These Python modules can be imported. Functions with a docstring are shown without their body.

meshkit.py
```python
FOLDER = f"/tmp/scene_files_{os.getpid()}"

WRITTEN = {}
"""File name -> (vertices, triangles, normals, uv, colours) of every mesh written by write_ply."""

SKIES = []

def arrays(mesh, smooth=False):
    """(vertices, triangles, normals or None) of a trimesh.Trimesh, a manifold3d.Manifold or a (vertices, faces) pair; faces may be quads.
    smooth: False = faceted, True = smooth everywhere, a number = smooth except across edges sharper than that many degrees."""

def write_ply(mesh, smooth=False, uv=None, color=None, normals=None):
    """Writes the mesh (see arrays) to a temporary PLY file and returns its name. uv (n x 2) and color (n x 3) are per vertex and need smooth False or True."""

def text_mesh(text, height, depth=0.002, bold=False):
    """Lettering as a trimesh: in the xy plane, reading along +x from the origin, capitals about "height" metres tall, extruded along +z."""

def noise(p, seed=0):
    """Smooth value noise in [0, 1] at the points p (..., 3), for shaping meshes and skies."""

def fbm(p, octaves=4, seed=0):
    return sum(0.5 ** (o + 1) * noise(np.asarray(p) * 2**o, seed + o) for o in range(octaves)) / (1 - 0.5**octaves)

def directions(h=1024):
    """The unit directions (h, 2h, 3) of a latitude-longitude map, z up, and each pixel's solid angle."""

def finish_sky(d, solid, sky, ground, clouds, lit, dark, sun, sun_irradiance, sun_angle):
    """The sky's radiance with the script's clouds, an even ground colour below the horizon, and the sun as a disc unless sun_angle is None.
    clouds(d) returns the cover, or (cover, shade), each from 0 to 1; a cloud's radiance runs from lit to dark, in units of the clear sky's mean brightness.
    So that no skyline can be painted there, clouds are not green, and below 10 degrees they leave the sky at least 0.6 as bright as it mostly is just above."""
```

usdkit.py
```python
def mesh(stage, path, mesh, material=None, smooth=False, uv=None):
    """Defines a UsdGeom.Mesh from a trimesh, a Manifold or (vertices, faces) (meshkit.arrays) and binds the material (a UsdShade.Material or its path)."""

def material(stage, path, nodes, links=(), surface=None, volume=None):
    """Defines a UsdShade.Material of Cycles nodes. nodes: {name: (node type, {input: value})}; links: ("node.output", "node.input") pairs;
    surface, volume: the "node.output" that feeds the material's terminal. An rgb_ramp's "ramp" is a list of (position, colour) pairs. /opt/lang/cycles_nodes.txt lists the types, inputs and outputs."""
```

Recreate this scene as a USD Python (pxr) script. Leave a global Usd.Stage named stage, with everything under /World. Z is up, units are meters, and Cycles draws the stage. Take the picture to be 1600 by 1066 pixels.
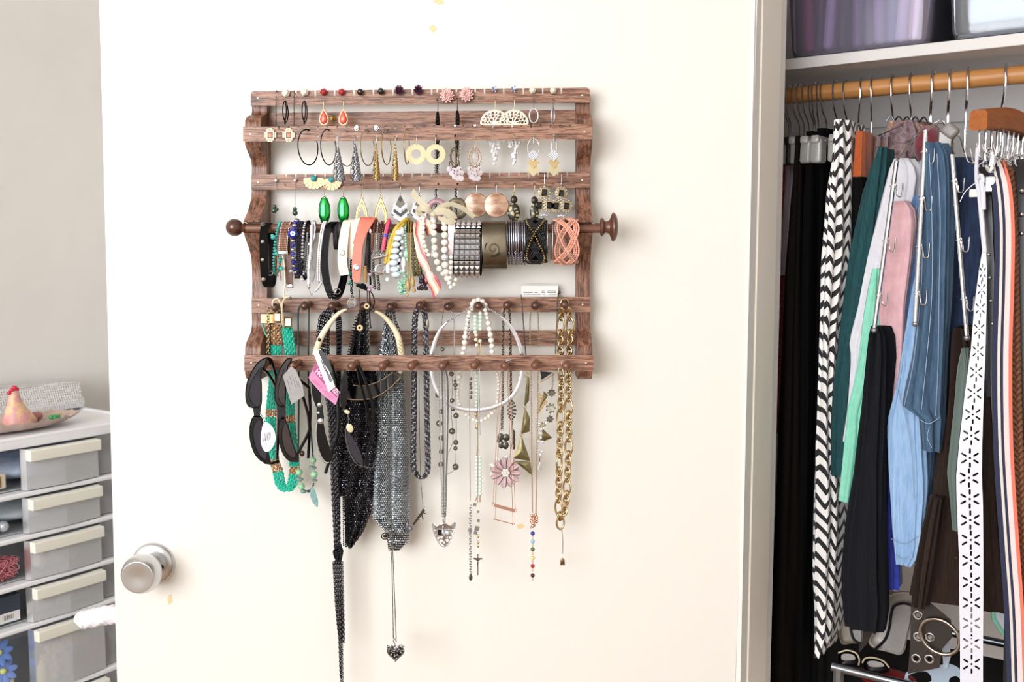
import math, random
import numpy as np, trimesh, usdkit, meshkit
from shapely.geometry import Polygon, Point, LineString, box as sbox
from shapely.ops import unary_union
from pxr import Usd, UsdGeom, UsdLux, UsdShade, Gf, Sdf
rng = np.random.default_rng(7); random.seed(7)
stage = Usd.Stage.CreateInMemory()
UsdGeom.SetStageUpAxis(stage, 'Z'); UsdGeom.SetStageMetersPerUnit(stage, 1.0)
UsdGeom.Xform.Define(stage, '/World'); stage.SetDefaultPrim(stage.GetPrimAtPath('/World')); UsdGeom.Scope.Define(stage, '/World/Looks')
# ------------------------------------------------------------------ camera, light, exposure
F = 1555.0; EYE = 1.40; D = 1.38; PITCH = math.atan(143 / F)
cam = UsdGeom.Camera.Define(stage, '/World/camera')
cam.CreateHorizontalApertureAttr(36.0); cam.CreateFocalLengthAttr(36.0 * F / 1600)
cam.CreateVerticalApertureAttr(36.0 * 1066 / 1600); cam.CreateClippingRangeAttr((0.02, 50.0))
cam.AddTranslateOp().Set(Gf.Vec3d(0, 0, EYE)); cam.AddRotateXOp().Set(90 - math.degrees(PITCH))
cam.CreateExposureAttr(-0.28); cam.CreateFStopAttr(9.0); cam.CreateFocusDistanceAttr(1.32)
CAS = math.radians(-35.2)                                    # direction of the closet wall
E2 = np.array([math.cos(CAS), math.sin(CAS)]); N2 = np.array([-math.sin(CAS), math.cos(CAS)]); HG = np.array([.342, 1.38])
dome = UsdLux.DomeLight.Define(stage, '/World/sky'); dome.CreateIntensityAttr(0.6); dome.CreateColorAttr(Gf.Vec3f(.8, .9, 1))
CORN = np.array([-.825, 2.19])                               # room corner left of the closet, hidden by the door
def room(a, b): return CORN + a * E2 - b * N2                # a along the closet wall, b out into the room
win = UsdLux.RectLight.Define(stage, '/World/window_light')   # daylight through the window behind the camera
wp = room(1.62, 3.17); win.CreateWidthAttr(1.9); win.CreateHeightAttr(1.45); win.CreateIntensityAttr(11.6); win.CreateColorAttr(Gf.Vec3f(.985, .99, 1.0))
win.AddTranslateOp().Set(Gf.Vec3d(wp[0], wp[1], 1.70)); win.AddRotateZOp().Set(math.degrees(CAS)); win.AddRotateXOp().Set(90)
# ------------------------------------------------------------------ helpers: points
def ray(px, py):
    px, py = np.asarray(px, float), np.asarray(py, float); u = (px - 800) / F; v = -(py - 533) / F
    c, s = math.cos(PITCH), math.sin(PITCH)
    return np.stack([u, c + v * s, -s + v * c], -1)
def W(p):
    """(image column, image row, millimetres in front of the door) -> metres"""
    p = np.atleast_2d(np.asarray(p, float)); r = ray(p[:, 0], p[:, 1]); t = (D - p[:, 2] / 1000) / r[:, 1]
    return r * t[:, None] + [0, 0, EYE]
def K(d): return (D - d / 1000) / F
def CW(p):
    """closet coordinates (along the wall, into the closet, height) -> metres"""
    p = np.atleast_2d(np.asarray(p, float)); xy = HG + p[:, :1] * E2 + p[:, 1:2] * N2
    return np.column_stack([xy, p[:, 2]])
def CP(px, py, q):
    r = ray(px, py); t = (q + HG @ N2) / (r[:2] @ N2); w = r * t + [0, 0, EYE]
    return np.array([(w[:2] - HG) @ E2, q, w[2]])
def crop(x0, y0, k): return lambda *a: [(x0 + a[i] / k, y0 + a[i + 1] / k) for i in range(0, len(a), 2)]
cA = crop(340, 120, 4.635); cB = crop(640, 120, 4.635); cC = crop(340, 320, 4.635); cD = crop(640, 320, 4.635); cE = crop(360, 460, 4.635); cG = crop(640, 460, 4.635)
cH = crop(360, 650, 4.635); cI = crop(600, 650, 3.947); cJ = crop(370, 540, 5.333); cL = crop(470, 540, 5.333); cN = crop(750, 560, 5.333); cO = crop(640, 560, 5.333)
def z(pts, d):                                                # add a depth to 2-D points
    d = np.broadcast_to(d, len(pts)); return [(p[0], p[1], dd) for p, dd in zip(pts, d)]
def spl(p, n=8, closed=False):
    p = np.asarray(p, float)
    q = np.vstack([p[-1:], p, p[:2]]) if closed else np.vstack([2 * p[:1] - p[1:2], p, 2 * p[-1:] - p[-2:-1]])
    out = []; t = np.linspace(0, 1, n, endpoint=False)[:, None]
    for i in range(len(p) - (0 if closed else 1)):
        a, b, c, d = q[i], q[i + 1], q[i + 2], q[i + 3]
        out.append(.5 * (2 * b + (c - a) * t + (2 * a - 5 * b + 4 * c - d) * t ** 2 + (3 * b - a - 3 * c + d) * t ** 3))
    return np.vstack(out + ([] if closed else [p[-1:]]))
def resample(p, step, closed=False):
    p = np.asarray(p, float)
    if closed: p = np.vstack([p, p[:1]])
    s = np.r_[0, np.cumsum(np.linalg.norm(np.diff(p, axis=0), axis=1))]; n = max(2, int(round(s[-1] / step)))
    t = np.linspace(0, s[-1], n, endpoint=not closed)
    return np.stack([np.interp(t, s, p[:, k]) for k in range(p.shape[1])], 1)
# ------------------------------------------------------------------ helpers: meshes are (vertices, triangles) in metres
def cat(ms):
    vs, fs, n = [], [], 0
    for v, f in ms: vs.append(v); fs.append(np.asarray(f) + n); n += len(v)
    return np.vstack(vs), np.vstack(fs)
def flip(m): return m[0], m[1][:, ::-1]
def frames(p, closed=False):
    p = np.asarray(p, float); t = (np.roll(p, -1, 0) - np.roll(p, 1, 0)) if closed else np.gradient(p, axis=0)
    t /= np.linalg.norm(t, axis=1, keepdims=True) + 1e-12
    a = np.array([0, 1., 0]) if abs(t[0, 1]) < .9 else np.array([1., 0, 0]); N = []
    for k in range(len(p)):
        a = a - t[k] * (a @ t[k]); a /= np.linalg.norm(a) + 1e-12; N.append(a)
    N = np.array(N); return t, N, np.cross(t, N)
def loft(rings, closed=False, caps=True):
    R = np.asarray(rings); m, n = R.shape[:2]; i, j = np.meshgrid(np.arange(m if closed else m - 1), np.arange(n), indexing='ij'); i2 = (i + 1) % m; j2 = (j + 1) % n
    a, b, c, d = i * n + j, i * n + j2, i2 * n + j2, i2 * n + j
    f = np.concatenate([np.stack([a, b, c], -1).reshape(-1, 3), np.stack([a, c, d], -1).reshape(-1, 3)]); v = R.reshape(-1, 3)
    if caps and not closed:
        k = len(v); v = np.vstack([v, R[0].mean(0), R[-1].mean(0)]); j = np.arange(n); j2 = (j + 1) % n
        f = np.vstack([f, np.stack([j2, j, np.full(n, k)], 1), np.stack([(m - 1) * n + j, (m - 1) * n + j2, np.full(n, k + 1)], 1)])
    return v, f
def tube(p, r, n=6, closed=False):
    p = np.asarray(p, float); t, N, B = frames(p, closed); r = np.broadcast_to(r, len(p)); a = np.arange(n) * 2 * np.pi / n
    return loft(p[:, None] + r[:, None, None] * (np.cos(a)[None, :, None] * N[:, None] + np.sin(a)[None, :, None] * B[:, None]), closed)
def tb(pts, r, n=6, closed=False, res=6, smooth=True):
    pts = np.asarray(pts, float); p = spl(pts, res, closed) if smooth and len(pts) > 2 else pts
    rr = r if np.ndim(r) == 0 else np.interp(np.linspace(0, 1, len(p)), np.linspace(0, 1, len(r)), r)
    return tube(W(p), np.asarray(rr) * K(p[:, 2].mean()), n, closed)
def strap(p, wdir, w, th, closed=False, bulge=0):
    """ribbon of rectangular section swept along p (metres); wdir gives the direction of its width"""
    p = np.asarray(p, float); t, _, _ = frames(p, closed); wd = np.broadcast_to(np.asarray(wdir, float), p.shape)
    wd = wd - t * (wd * t).sum(1, keepdims=True); wd = wd / (np.linalg.norm(wd, axis=1, keepdims=True) + 1e-12); nn = np.cross(t, wd)
    w = np.broadcast_to(w, len(p))[:, None, None] / 2; h = th / 2; c = np.array([(-1, -.5), (-.94, -1), (0, -1 - bulge), (.94, -1), (1, -.5), (1, .5), (.94, 1), (0, 1 + bulge), (-.94, 1), (-1, .5)])
    return loft(p[:, None] + w * c[None, :, :1] * wd[:, None] + h * c[None, :, 1:] * nn[:, None], closed)
_ico = {}
def ico(s):
    if s not in _ico: m = trimesh.creation.icosphere(s); _ico[s] = (np.array(m.vertices), np.array(m.faces))
    return _ico[s]
def ellw(c, r, s=2, rot=None):
    v, f = ico(s); v = v * np.asarray(r); v = v if rot is None else v @ np.asarray(rot).T; return v + c, f
def rotm(ax, deg): return trimesh.transformations.rotation_matrix(math.radians(deg), ax)[:3, :3]
def ell(c, r, s=2, roll=0):
    """ellipsoid, radii in pixels: sideways, upwards, towards the camera; roll turns it in the picture plane"""
    k = K(c[2]); r = np.broadcast_to(r, 3) * k; return ellw(W([c])[0], (r[0], r[2], r[1]), s, rotm([0, 1, 0], roll) if roll else None)
def lathe(c, axis, prof, n=20, k=None):
    """prof: (radius, distance along axis) in pixels; axis 'd' towards the camera, 'v' down, 'h' right"""
    k = k or K(c[2]); pr = np.asarray(prof, float) * k; a = np.arange(n) * 2 * np.pi / n
    A, U, V = {'d': ([0, -1, 0], [1, 0, 0], [0, 0, 1]), 'v': ([0, 0, -1], [1, 0, 0], [0, -1, 0]), 'h': ([1, 0, 0], [0, 1, 0], [0, 0, 1])}[axis]
    A, U, V = map(np.array, (A, U, V)); w = W([c])[0]
    if np.dot(np.cross(U, V), A) < 0: U, V = V, U
    hollow = len(pr) > 2 and np.allclose(pr[0], pr[-1])
    R = w + pr[:, 1][:, None, None] * A + pr[:, 0][:, None, None] * (np.cos(a)[None, :, None] * U + np.sin(a)[None, :, None] * V)
    return loft(R, caps=not hollow)
def ext(poly):
    polys = getattr(poly, 'geoms', [poly]); ms = []
    for g in polys:
        if g.area < 1e-9 or g.geom_type != 'Polygon': continue
        m = trimesh.creation.extrude_polygon(g, 1.0, engine='earcut'); ms.append((np.array(m.vertices), np.array(m.faces)))
    return cat(ms)
def slab(poly, d, th, tilt=None):
    """picture-plane outline (pixels) cut from a sheet th mm thick whose back is d mm off the door; tilt: extra depth as a function of x, y"""
    if not hasattr(poly, 'area'): poly = Polygon(poly)
    if not poly.is_valid: poly = poly.buffer(0)
    v, f = ext(poly); dd = d + v[:, 2] * th + (0 if tilt is None else tilt(v[:, 0], v[:, 1]))
    return W(np.column_stack([v[:, 0], v[:, 1], dd])), f[:, ::-1]
def boxc(lo, hi, f=CW, bev=0):
    lo, hi = np.asarray(lo, float), np.asarray(hi, float)
    if bev:
        import manifold3d as m3
        c = [m3.Manifold.sphere(bev, 8).translate([x, y, zz]) for x in (lo[0] + bev, hi[0] - bev) for y in (lo[1] + bev, hi[1] - bev) for zz in (lo[2] + bev, hi[2] - bev)]
        v, fc, _ = meshkit.arrays(m3.Manifold.batch_hull(c)); return f(v), fc
    m = trimesh.creation.box(hi - lo); return f(np.array(m.vertices) + (lo + hi) / 2), np.array(m.faces)
def inst(tmpl, P, X, Y, Z):
    v, f = tmpl; n = len(P); out = P[:, None] + v[None, :, :1] * X[:, None] + v[None, :, 1:2] * Y[:, None] + v[None, :, 2:] * Z[:, None]
    return out.reshape(-1, 3), (f[None] + (np.arange(n) * len(v))[:, None, None]).reshape(-1, 3)
def torus(a, b, r, n=12, k=5):
    t = np.arange(n) * 2 * np.pi / n; return tube(np.column_stack([a * np.cos(t), b * np.sin(t), 0 * t]), r, k, True)
def chain(path, pitch, wid, wire, n=10, k=4, res=6):
    """a chain of interlocking oval links along a path given in pixels"""
    path = np.asarray(path, float); p = spl(path, res) if len(path) > 2 else path; kk = K(p[:, 2].mean()); w = resample(W(p), pitch * kk); t, N, B = frames(w)
    m = torus(pitch * .68 * kk, wid / 2 * kk, wire * kk, n, k); e = np.arange(len(w)) % 2 == 0; c45 = math.sqrt(.5)
    A = np.where(e[:, None], c45 * (N + B), c45 * (N - B)); C = np.cross(t, A); return inst(m, w, t, A, C)
def beads(path, r, pitch=None, s=1, closed=False, sq=1.0, res=6, smooth=True):
    path = np.asarray(path, float); p = spl(path, res, closed) if smooth and len(path) > 2 else path; kk = K(p[:, 2].mean()); w = resample(W(p), (pitch or 2 * r) * kk, closed); t, N, B = frames(w, closed)
    v, f = ico(s); return inst((v * np.array([sq, 1, 1]) * r * kk, f), w, t, N, B)
def bead_list(path, r, pitch=None, s=2, closed=False, sq=1.0, res=6):
    path = np.asarray(path, float); p = spl(path, res, closed) if len(path) > 2 else path; kk = K(p[:, 2].mean()); w = resample(W(p), (pitch or 2 * r) * kk, closed); t, N, B = frames(w, closed); v, f = ico(s)
    return [inst((v * np.array([sq, 1, 1]) * r * kk, f), w[i:i + 1], t[i:i + 1], N[i:i + 1], B[i:i + 1]) for i in range(len(w))]
def rope(path, r, strands=3, turn=14, n=5, closed=False, res=8):
    path = np.asarray(path, float); p = spl(path, res, closed) if len(path) > 2 else path; kk = K(p[:, 2].mean()); w = resample(W(p), 1.6 * kk * max(1, r / 2), closed); t, N, B = frames(w, closed)
    s = np.r_[0, np.cumsum(np.linalg.norm(np.diff(w, axis=0), axis=1))] / kk; ms = []
    for k in range(strands):
        a = 2 * np.pi * (s / turn + k / strands); ms.append(tube(w + r * .55 * kk * (np.cos(a)[:, None] * N + np.sin(a)[:, None] * B), r * .55 * kk, n, closed))
    return cat(ms)
def ringm(c, rx, ry, wire, yaw=0, n=28, k=6):
    """upright oval ring turned by yaw about the vertical"""
    kk = K(c[2]); t = np.arange(n) * 2 * np.pi / n; y = math.radians(yaw)
    return tube(W([c])[0] + kk * np.column_stack([rx * np.cos(t) * math.cos(y), rx * np.cos(t) * math.sin(y), ry * np.sin(t)]), wire * kk, k, True)
def sheet(fn, nu, nv, th):
    """thin cloth: fn(u, v) -> metres, u, v in 0..1, given thickness th"""
    u, v = np.meshgrid(np.linspace(0, 1, nu), np.linspace(0, 1, nv), indexing='ij'); g = fn(u, v)
    du = np.gradient(g, axis=0); dv = np.gradient(g, axis=1); nn = np.cross(du, dv); nn /= np.linalg.norm(nn, axis=-1, keepdims=True) + 1e-12
    a, b = g + nn * th / 2, g - nn * th / 2
    return loft(np.stack([np.concatenate([a[i], b[i][::-1]]) for i in range(nu)]))
# ------------------------------------------------------------------ helpers: prims
used = {}
ROUND = {'bead', 'pearl', 'petal', 'hoop', 'ring', 'ear_hook', 'seed', 'link', 'chain_link', 'mint_bead', 'olive_bead', 'silver_bead', 'blue_bead', 'crystal_bead', 'turquoise_bead', 'plum_bead', 'oval_bead', 'round_bead', 'brass_bead', 'silver_ball', 'crystal', 'cord', 'braid', 'grey_pearl', 'jade_bead'}
def numbered(parent, name):
    k = (parent, name); n = used.get(k, 0); used[k] = n + 1
    return f'{parent}/{name}' + (f'_{n:03d}' if n else '')
def meta(prim, label=None, cat_=None, group=None, kind=None):
    for k, v in (('label', label), ('category', cat_), ('group', group), ('kind', kind)):
        if v: prim.SetCustomDataByKey(k, v)
class Thing:
    def __init__(s, name, label, cat_, at, group=None, kind=None, rotz=0.0):
        s.path = numbered('/World', name); s.x = UsdGeom.Xform.Define(stage, s.path); s.at = np.asarray(at, float); s.rot = rotz; s.name = name; s.info = (label, cat_, group)
        s.x.AddTranslateOp().Set(Gf.Vec3d(*map(float, s.at)))
        if rotz: s.x.AddRotateZOp().Set(math.degrees(rotz))
        meta(s.x.GetPrim(), label, cat_, group, kind)
    def local(s, v):
        v = np.asarray(v, float) - s.at; c, q = math.cos(s.rot), math.sin(s.rot)
        return np.column_stack([c * v[:, 0] + q * v[:, 1], -q * v[:, 0] + c * v[:, 1], v[:, 2]])
    def part(s, name, m, mt, label=None, smooth=40, parent=None, kind=None):
        path = numbered(parent or s.path, name); v, f = m
        if smooth == 40 and (kind == 'stuff' or name in ROUND): smooth = True
        p = usdkit.mesh(stage, path, (s.local(v), f), mt, smooth=smooth); meta(p.GetPrim(), label=label, kind=kind); return path
def thing(name, label, cat_, px, group=None): return Thing(name, label, cat_, W([px])[0], group)
def cthing(name, label, cat_, at, group=None): return Thing(name, label, cat_, CW([at])[0], group, rotz=CAS)
def dup(t, at, label, group=None):
    path = numbered('/World', t.name); x = UsdGeom.Xform.Define(stage, path); x.GetPrim().GetReferences().AddInternalReference(t.path); x.GetPrim().SetInstanceable(True)
    UsdGeom.XformOp(x.GetPrim().GetAttribute('xformOp:translate')).Set(Gf.Vec3d(*map(float, at))); meta(x.GetPrim(), label, t.info[1], group or t.info[2]); return path
def pair(name, cat_, build, a, b, what, where, group=None):
    """two alike: the first with its parts, the second a copy of it"""
    g = group or what + ' pair'; t = thing(name, f'{what} {where}, left of pair', cat_, a, g); build(t, *a); dup(t, W([b])[0], f'{what} {where}, right of pair', g)
def each(name, cat_, build, spots, what, where, group=None):
    for i, (a, w) in enumerate(zip(spots, ('left', 'right'))): build(thing(name, f'{what} {where}, {w} of pair', cat_, a, group or what + ' pair'), *a, i)
# ------------------------------------------------------------------ materials
def lin(h):
    c = np.array([int(h[i:i + 2], 16) for i in (1, 3, 5)]) / 255; return tuple(np.where(c <= .04045, c / 12.92, ((c + .055) / 1.055) ** 2.4))
_m = {}
def mat(h, rough=.5, metal=0.0, h2=None, scale=60, st=(1, 1, 1), bump=0.0, bs=None, lo=.35, hi=.65, coat=0.0, sheen=0.0, trans=0.0, detail=3.0, film=0.0, ior=1.5, world=False):
    key = repr((h, rough, metal, h2, scale, st, bump, bs, lo, hi, coat, sheen, trans, detail, film, ior, world))
    if key not in _m:
        p = {'base_color': lin(h), 'roughness': rough, 'metallic': metal, 'ior': ior}
        if coat: p.update(coat_weight=coat, coat_roughness=.08)
        if sheen: p.update(sheen_weight=sheen, sheen_roughness=.5)
        if trans: p.update(transmission_weight=trans)
        if film: p.update(thin_film_thickness=film, thin_film_ior=1.6)
        n, l = {'p': ('principled_bsdf', p)}, []
        if h2 or bump:
            n['tc'] = ('geometry', {}) if world else ('texture_coordinate', {}); src = 'tc.position' if world else 'tc.object'
            n['map'] = ('mapping', {'scale': st}); l.append((src, 'map.vector'))
        if h2:
            n['no'] = ('noise_texture', {'scale': scale, 'detail': detail, 'roughness': .6}); n['ra'] = ('rgb_ramp', {'ramp': [(lo, lin(h2)), (hi, lin(h))]})
            l += [('map.vector', 'no.vector'), ('no.fac', 'ra.fac'), ('ra.color', 'p.base_color')]
        if bump:
            n['nb'] = ('noise_texture', {'scale': bs or scale, 'detail': 3.0}); n['bu'] = ('bump', {'strength': .6, 'distance': bump})
            l += [('map.vector', 'nb.vector'), ('nb.fac', 'bu.height'), ('bu.normal', 'p.normal')]
        _m[key] = usdkit.material(stage, f'/World/Looks/look_{len(_m):03d}', n, l, surface='p.BSDF')
    return _m[key]
def wood_mat(name, st, dark, mid, light, bump=.0006, rough=.42):
    return usdkit.material(stage, '/World/Looks/' + name, {'tc': ('texture_coordinate', {}), 'map': ('mapping', {'scale': st}),
        'warp': ('noise_texture', {'scale': .5, 'detail': 2.0}), 'mixv': ('mix_vector', {'fac': .06}),
        'a': ('noise_texture', {'scale': 1.0, 'detail': 4.0, 'roughness': .65, 'distortion': .3}), 'b': ('noise_texture', {'scale': 3.2, 'detail': 3.0, 'roughness': .7}),
        'mx': ('mix', {'mix_type': 'mix', 'fac': .45}), 'ra': ('rgb_ramp', {'ramp': [(.40, lin(dark)), (.48, lin(mid)), (.545, lin(light)), (.8, lin(light))]}),
        'bu': ('bump', {'strength': .5, 'distance': bump}), 'p': ('principled_bsdf', {'roughness': rough})},
        [('tc.object', 'map.vector'), ('map.vector', 'warp.vector'), ('map.vector', 'a.vector'), ('map.vector', 'b.vector'), ('a.color', 'mx.color1'), ('b.color', 'mx.color2'), ('mx.color', 'ra.fac'),
         ('ra.color', 'p.base_color'), ('mx.color', 'bu.height'), ('bu.normal', 'p.normal')], surface='p.BSDF')
def pane_mat(name, h, clear, rough=.3, tl=.4):
    """see-through plastic: CLEAR lets light straight through, the rest scatters"""
    return usdkit.material(stage, '/World/Looks/' + name, {'t': ('transparent_bsdf', {'color': lin(h)}), 'd': ('diffuse_bsdf', {'color': lin(h)}), 'tl': ('translucent_bsdf', {'color': lin(h)}),
        'g': ('glossy_bsdf', {'roughness': rough, 'color': (1, 1, 1)}), 'fr': ('fresnel', {'IOR': 1.45}), 'm0': ('mix_closure', {'fac': tl}), 'm1': ('mix_closure', {'fac': clear}), 'm2': ('mix_closure', {})},
        [('d.BSDF', 'm0.closure1'), ('tl.BSDF', 'm0.closure2'), ('m0.closure', 'm1.closure1'), ('t.BSDF', 'm1.closure2'), ('fr.fac', 'm2.fac'), ('m1.closure', 'm2.closure1'), ('g.BSDF', 'm2.closure2')], surface='m2.closure')
OAK = wood_mat('oak_rail', (22, 80, 300), '#2f1a11', '#774f3c', '#a47a63')
OAKV = wood_mat('oak_side', (230, 80, 24), '#2f1a11', '#6b4534', '#956b56')
PEG = mat('#5a3526', .28, h2='#3c2218', scale=90, coat=.4)
SIL = mat('#c9c9cc', .22, 1.0); CHR = mat('#dcdde2', .12, 1.0); GUN = mat('#55555c', .3, 1.0); DGUN = mat('#2b2b30', .3, 1.0); GOLD = mat('#bfa57a', .25, 1.0); PGOLD = mat('#c2b595', .35, 1.0)
ROSE = mat('#e3b3a0', .28, 1.0); BRON = mat('#8d7753', .35, 1.0); ASIL = mat('#8f8d8a', .35, 1.0, h2='#4a4845', scale=250); BLK = mat('#0b0b0d', .32); BLKG = mat('#08080a', .12, coat=.5); BLKM = mat('#0c0c0e', .8, ior=1.25)
PEARL = mat('#f1ece4', .18, coat=.6, h2='#e6ddd0', scale=100); WHT = mat('#f2f1f3', .4); LEATH = mat('#0a0808', .8, bump=.0003, bs=900, ior=1.25); CREAM = mat('#f0e6d2', .5); GLASS = mat('#ffffff', .03, trans=1.0)
CRYS = mat('#f4f6ff', .04, .6); TURQ = mat('#3fb3a6', .35, h2='#2a8f86', scale=200); JET = mat('#050507', .06, coat=.8)
# ------------------------------------------------------------------ the room
PL = mat('#e2ded9', .8, h2='#ddd9d4', scale=3, bump=.006, bs=7, world=True); PLW = mat('#efece6', .8); WPAINT = mat('#f0e8dd', .45, bump=.0008, bs=30); DOORP = mat('#e4e0d9', .38, bump=.0006, bs=18)
def struct(name, m, mt, smooth=False):
    p = usdkit.mesh(stage, numbered('/World', name), m, mt, smooth=smooth); meta(p.GetPrim(), kind='structure'); return p
RA, RB, RH = 3.7, 3.3, 2.45                                   # room size along the closet wall, out from it, height
def rbox(lo, hi): 
    return boxc(lo, hi, lambda v: np.column_stack([CORN + v[:, :1] * E2 - v[:, 1:2] * N2, v[:, 2]]))
S0 = float((HG - CORN) @ E2)                                  # where along the closet wall the door hangs
def fl(m): return flip(m)                                     # room coordinates mirror
struct('floor', fl(rbox((-.1, -1.2, -.1), (RA + .1, RB + .1, 0))), mat('#9a7d60', .5, h2='#8a6d52', scale=6, st=(1, 12, 1)))
struct('ceiling', fl(rbox((-.1, -1.2, RH), (RA + .1, RB + .1, RH + .1))), PLW)
struct('wall_left', fl(rbox((-.12, -.12, 0), (0, RB + .1, RH))), PL)
struct('wall_right', fl(rbox((RA, -1.2, 0), (RA + .12, RB + .1, RH))), PLW)
struct('wall_closet', fl(rbox((0, -.12, 0), (S0 - .01, 0, RH))), PL)
struct('wall_over_closet', fl(rbox((S0 - .01, -.12, 2.1), (RA, 0, RH))), PL)
wx, ww, wz0, wz1 = 1.62, 1.0, .92, 2.42
struct('wall_back', fl(cat([rbox((0, RB, 0), (wx - ww, RB + .12, RH)), rbox((wx + ww, RB, 0), (RA, RB + .12, RH)), rbox((wx - ww, RB, 0), (wx + ww, RB + .12, wz0)), rbox((wx - ww, RB, wz1), (wx + ww, RB + .12, RH))])), PLW)
struct('window_1', fl(cat([rbox((wx - ww, RB - .02, wz0), (wx - ww + .06, RB + .06, wz1)), rbox((wx + ww - .06, RB - .02, wz0), (wx + ww, RB + .06, wz1)), rbox((wx - ww, RB - .02, wz0), (wx + ww, RB + .06, wz0 + .06)), rbox((wx - ww, RB - .02, wz1 - .06), (wx + ww, RB + .06, wz1))])), PLW)
# closet shell behind its opening
CB, CL, CR = .66, -.42, 1.9
CLO = mat('#e6e3e2', .7, h2='#dfdcdb', scale=4)
struct('wall_closet_back', boxc((CL, CB, 0), (CR, CB + .1, RH)), CLO)
struct('wall_closet_left', boxc((CL - .1, .085, 0), (CL, CB + .1, RH)), CLO)
struct('wall_closet_right', boxc((CR, .085, 0), (CR + .1, CB + .1, RH)), CLO)
a = CP(1240, 188, CB)
struct('trim_1', boxc((CL, CB - .018, CP(1500, 190, CB)[2] - .002), (CR, CB, CP(1500, 190, CB)[2] + .075)), mat('#e6e3e3', .5))
# jamb of the closet opening: stop, jamb board and casing
sj = [CP(1190, 300, 0)[0], CP(1203, 300, 0)[0], CP(1222, 300, 0)[0]]
j1 = CP(1215, 300, .085)[0]; j0 = j1 - .045
jm = Polygon([(j0 - .05, -.012), (j0 + .012, -.012), (j0 + .014, .0), (j0 + .024, .002), (j0 + .0255, .004), (j0 + .0255, .012), (j1 - .002, .012), (j1, .014), (j1, .085), (j0 - .05, .085)])
v, f = ext(jm); v[:, 2] = v[:, 2] * 2.1
struct('trim_2', (CW(v), f), WPAINT)
# the door leaf, slightly out of plumb, on its hinge edge
leaf = Polygon([(152.5, -90), (1188.5, -90), (1147, 1190), (186.5, 1190)])
lz0 = W([(180, 1180, 0)])[0, 2]
dl = Thing('door_1', None, None, W([(670, 560, -18)])[0], kind='structure')
top = W([(152, -300, 0), (1195, -300, 0)]); bot = W([(209.5, 1980, 0), (1121, 1980, 0)])
top[:, 2] = np.minimum(top[:, 2], 2.06); bot[:, 2] = np.maximum(bot[:, 2], .012)
def edge(px0, py0, px1, py1, zt, zb):                         # straight edge through two image points, prolonged to the leaf's top and bottom
    p, q = W([(px0, py0, 0), (px1, py1, 0)]); s = lambda zz: p + (q - p) * (zz - p[2]) / (q[2] - p[2]); return s(zt), s(zb)
lt, lb = edge(155, 0, 183, 1066, 2.05, .012); rt, rb_ = edge(1183.5, 0, 1149, 1066, 2.05, .012)
pol = Polygon([(lt[0], lt[2]), (rt[0], rt[2]), (rb_[0], rb_[2]), (lb[0], lb[2])]).buffer(-.003).buffer(.003)
v, f = ext(pol); dl.part('leaf', (np.column_stack([v[:, 0], D + v[:, 2] * .035, v[:, 1]]), f[:, ::-1]), DOORP, smooth=20)
for zz in (.25, 1.84):
    hx = rt[0] + (rb_[0] - rt[0]) * (2.05 - zz) / 2.04
    dl.part('hinge', boxc((hx, D - .004, zz - .045), (hx + .012, D + .03, zz + .045), lambda v: v), SIL)
KB = mat('#cfd0d2', .28, 1.0)
kc = (240, 880.5, 0)
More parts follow.
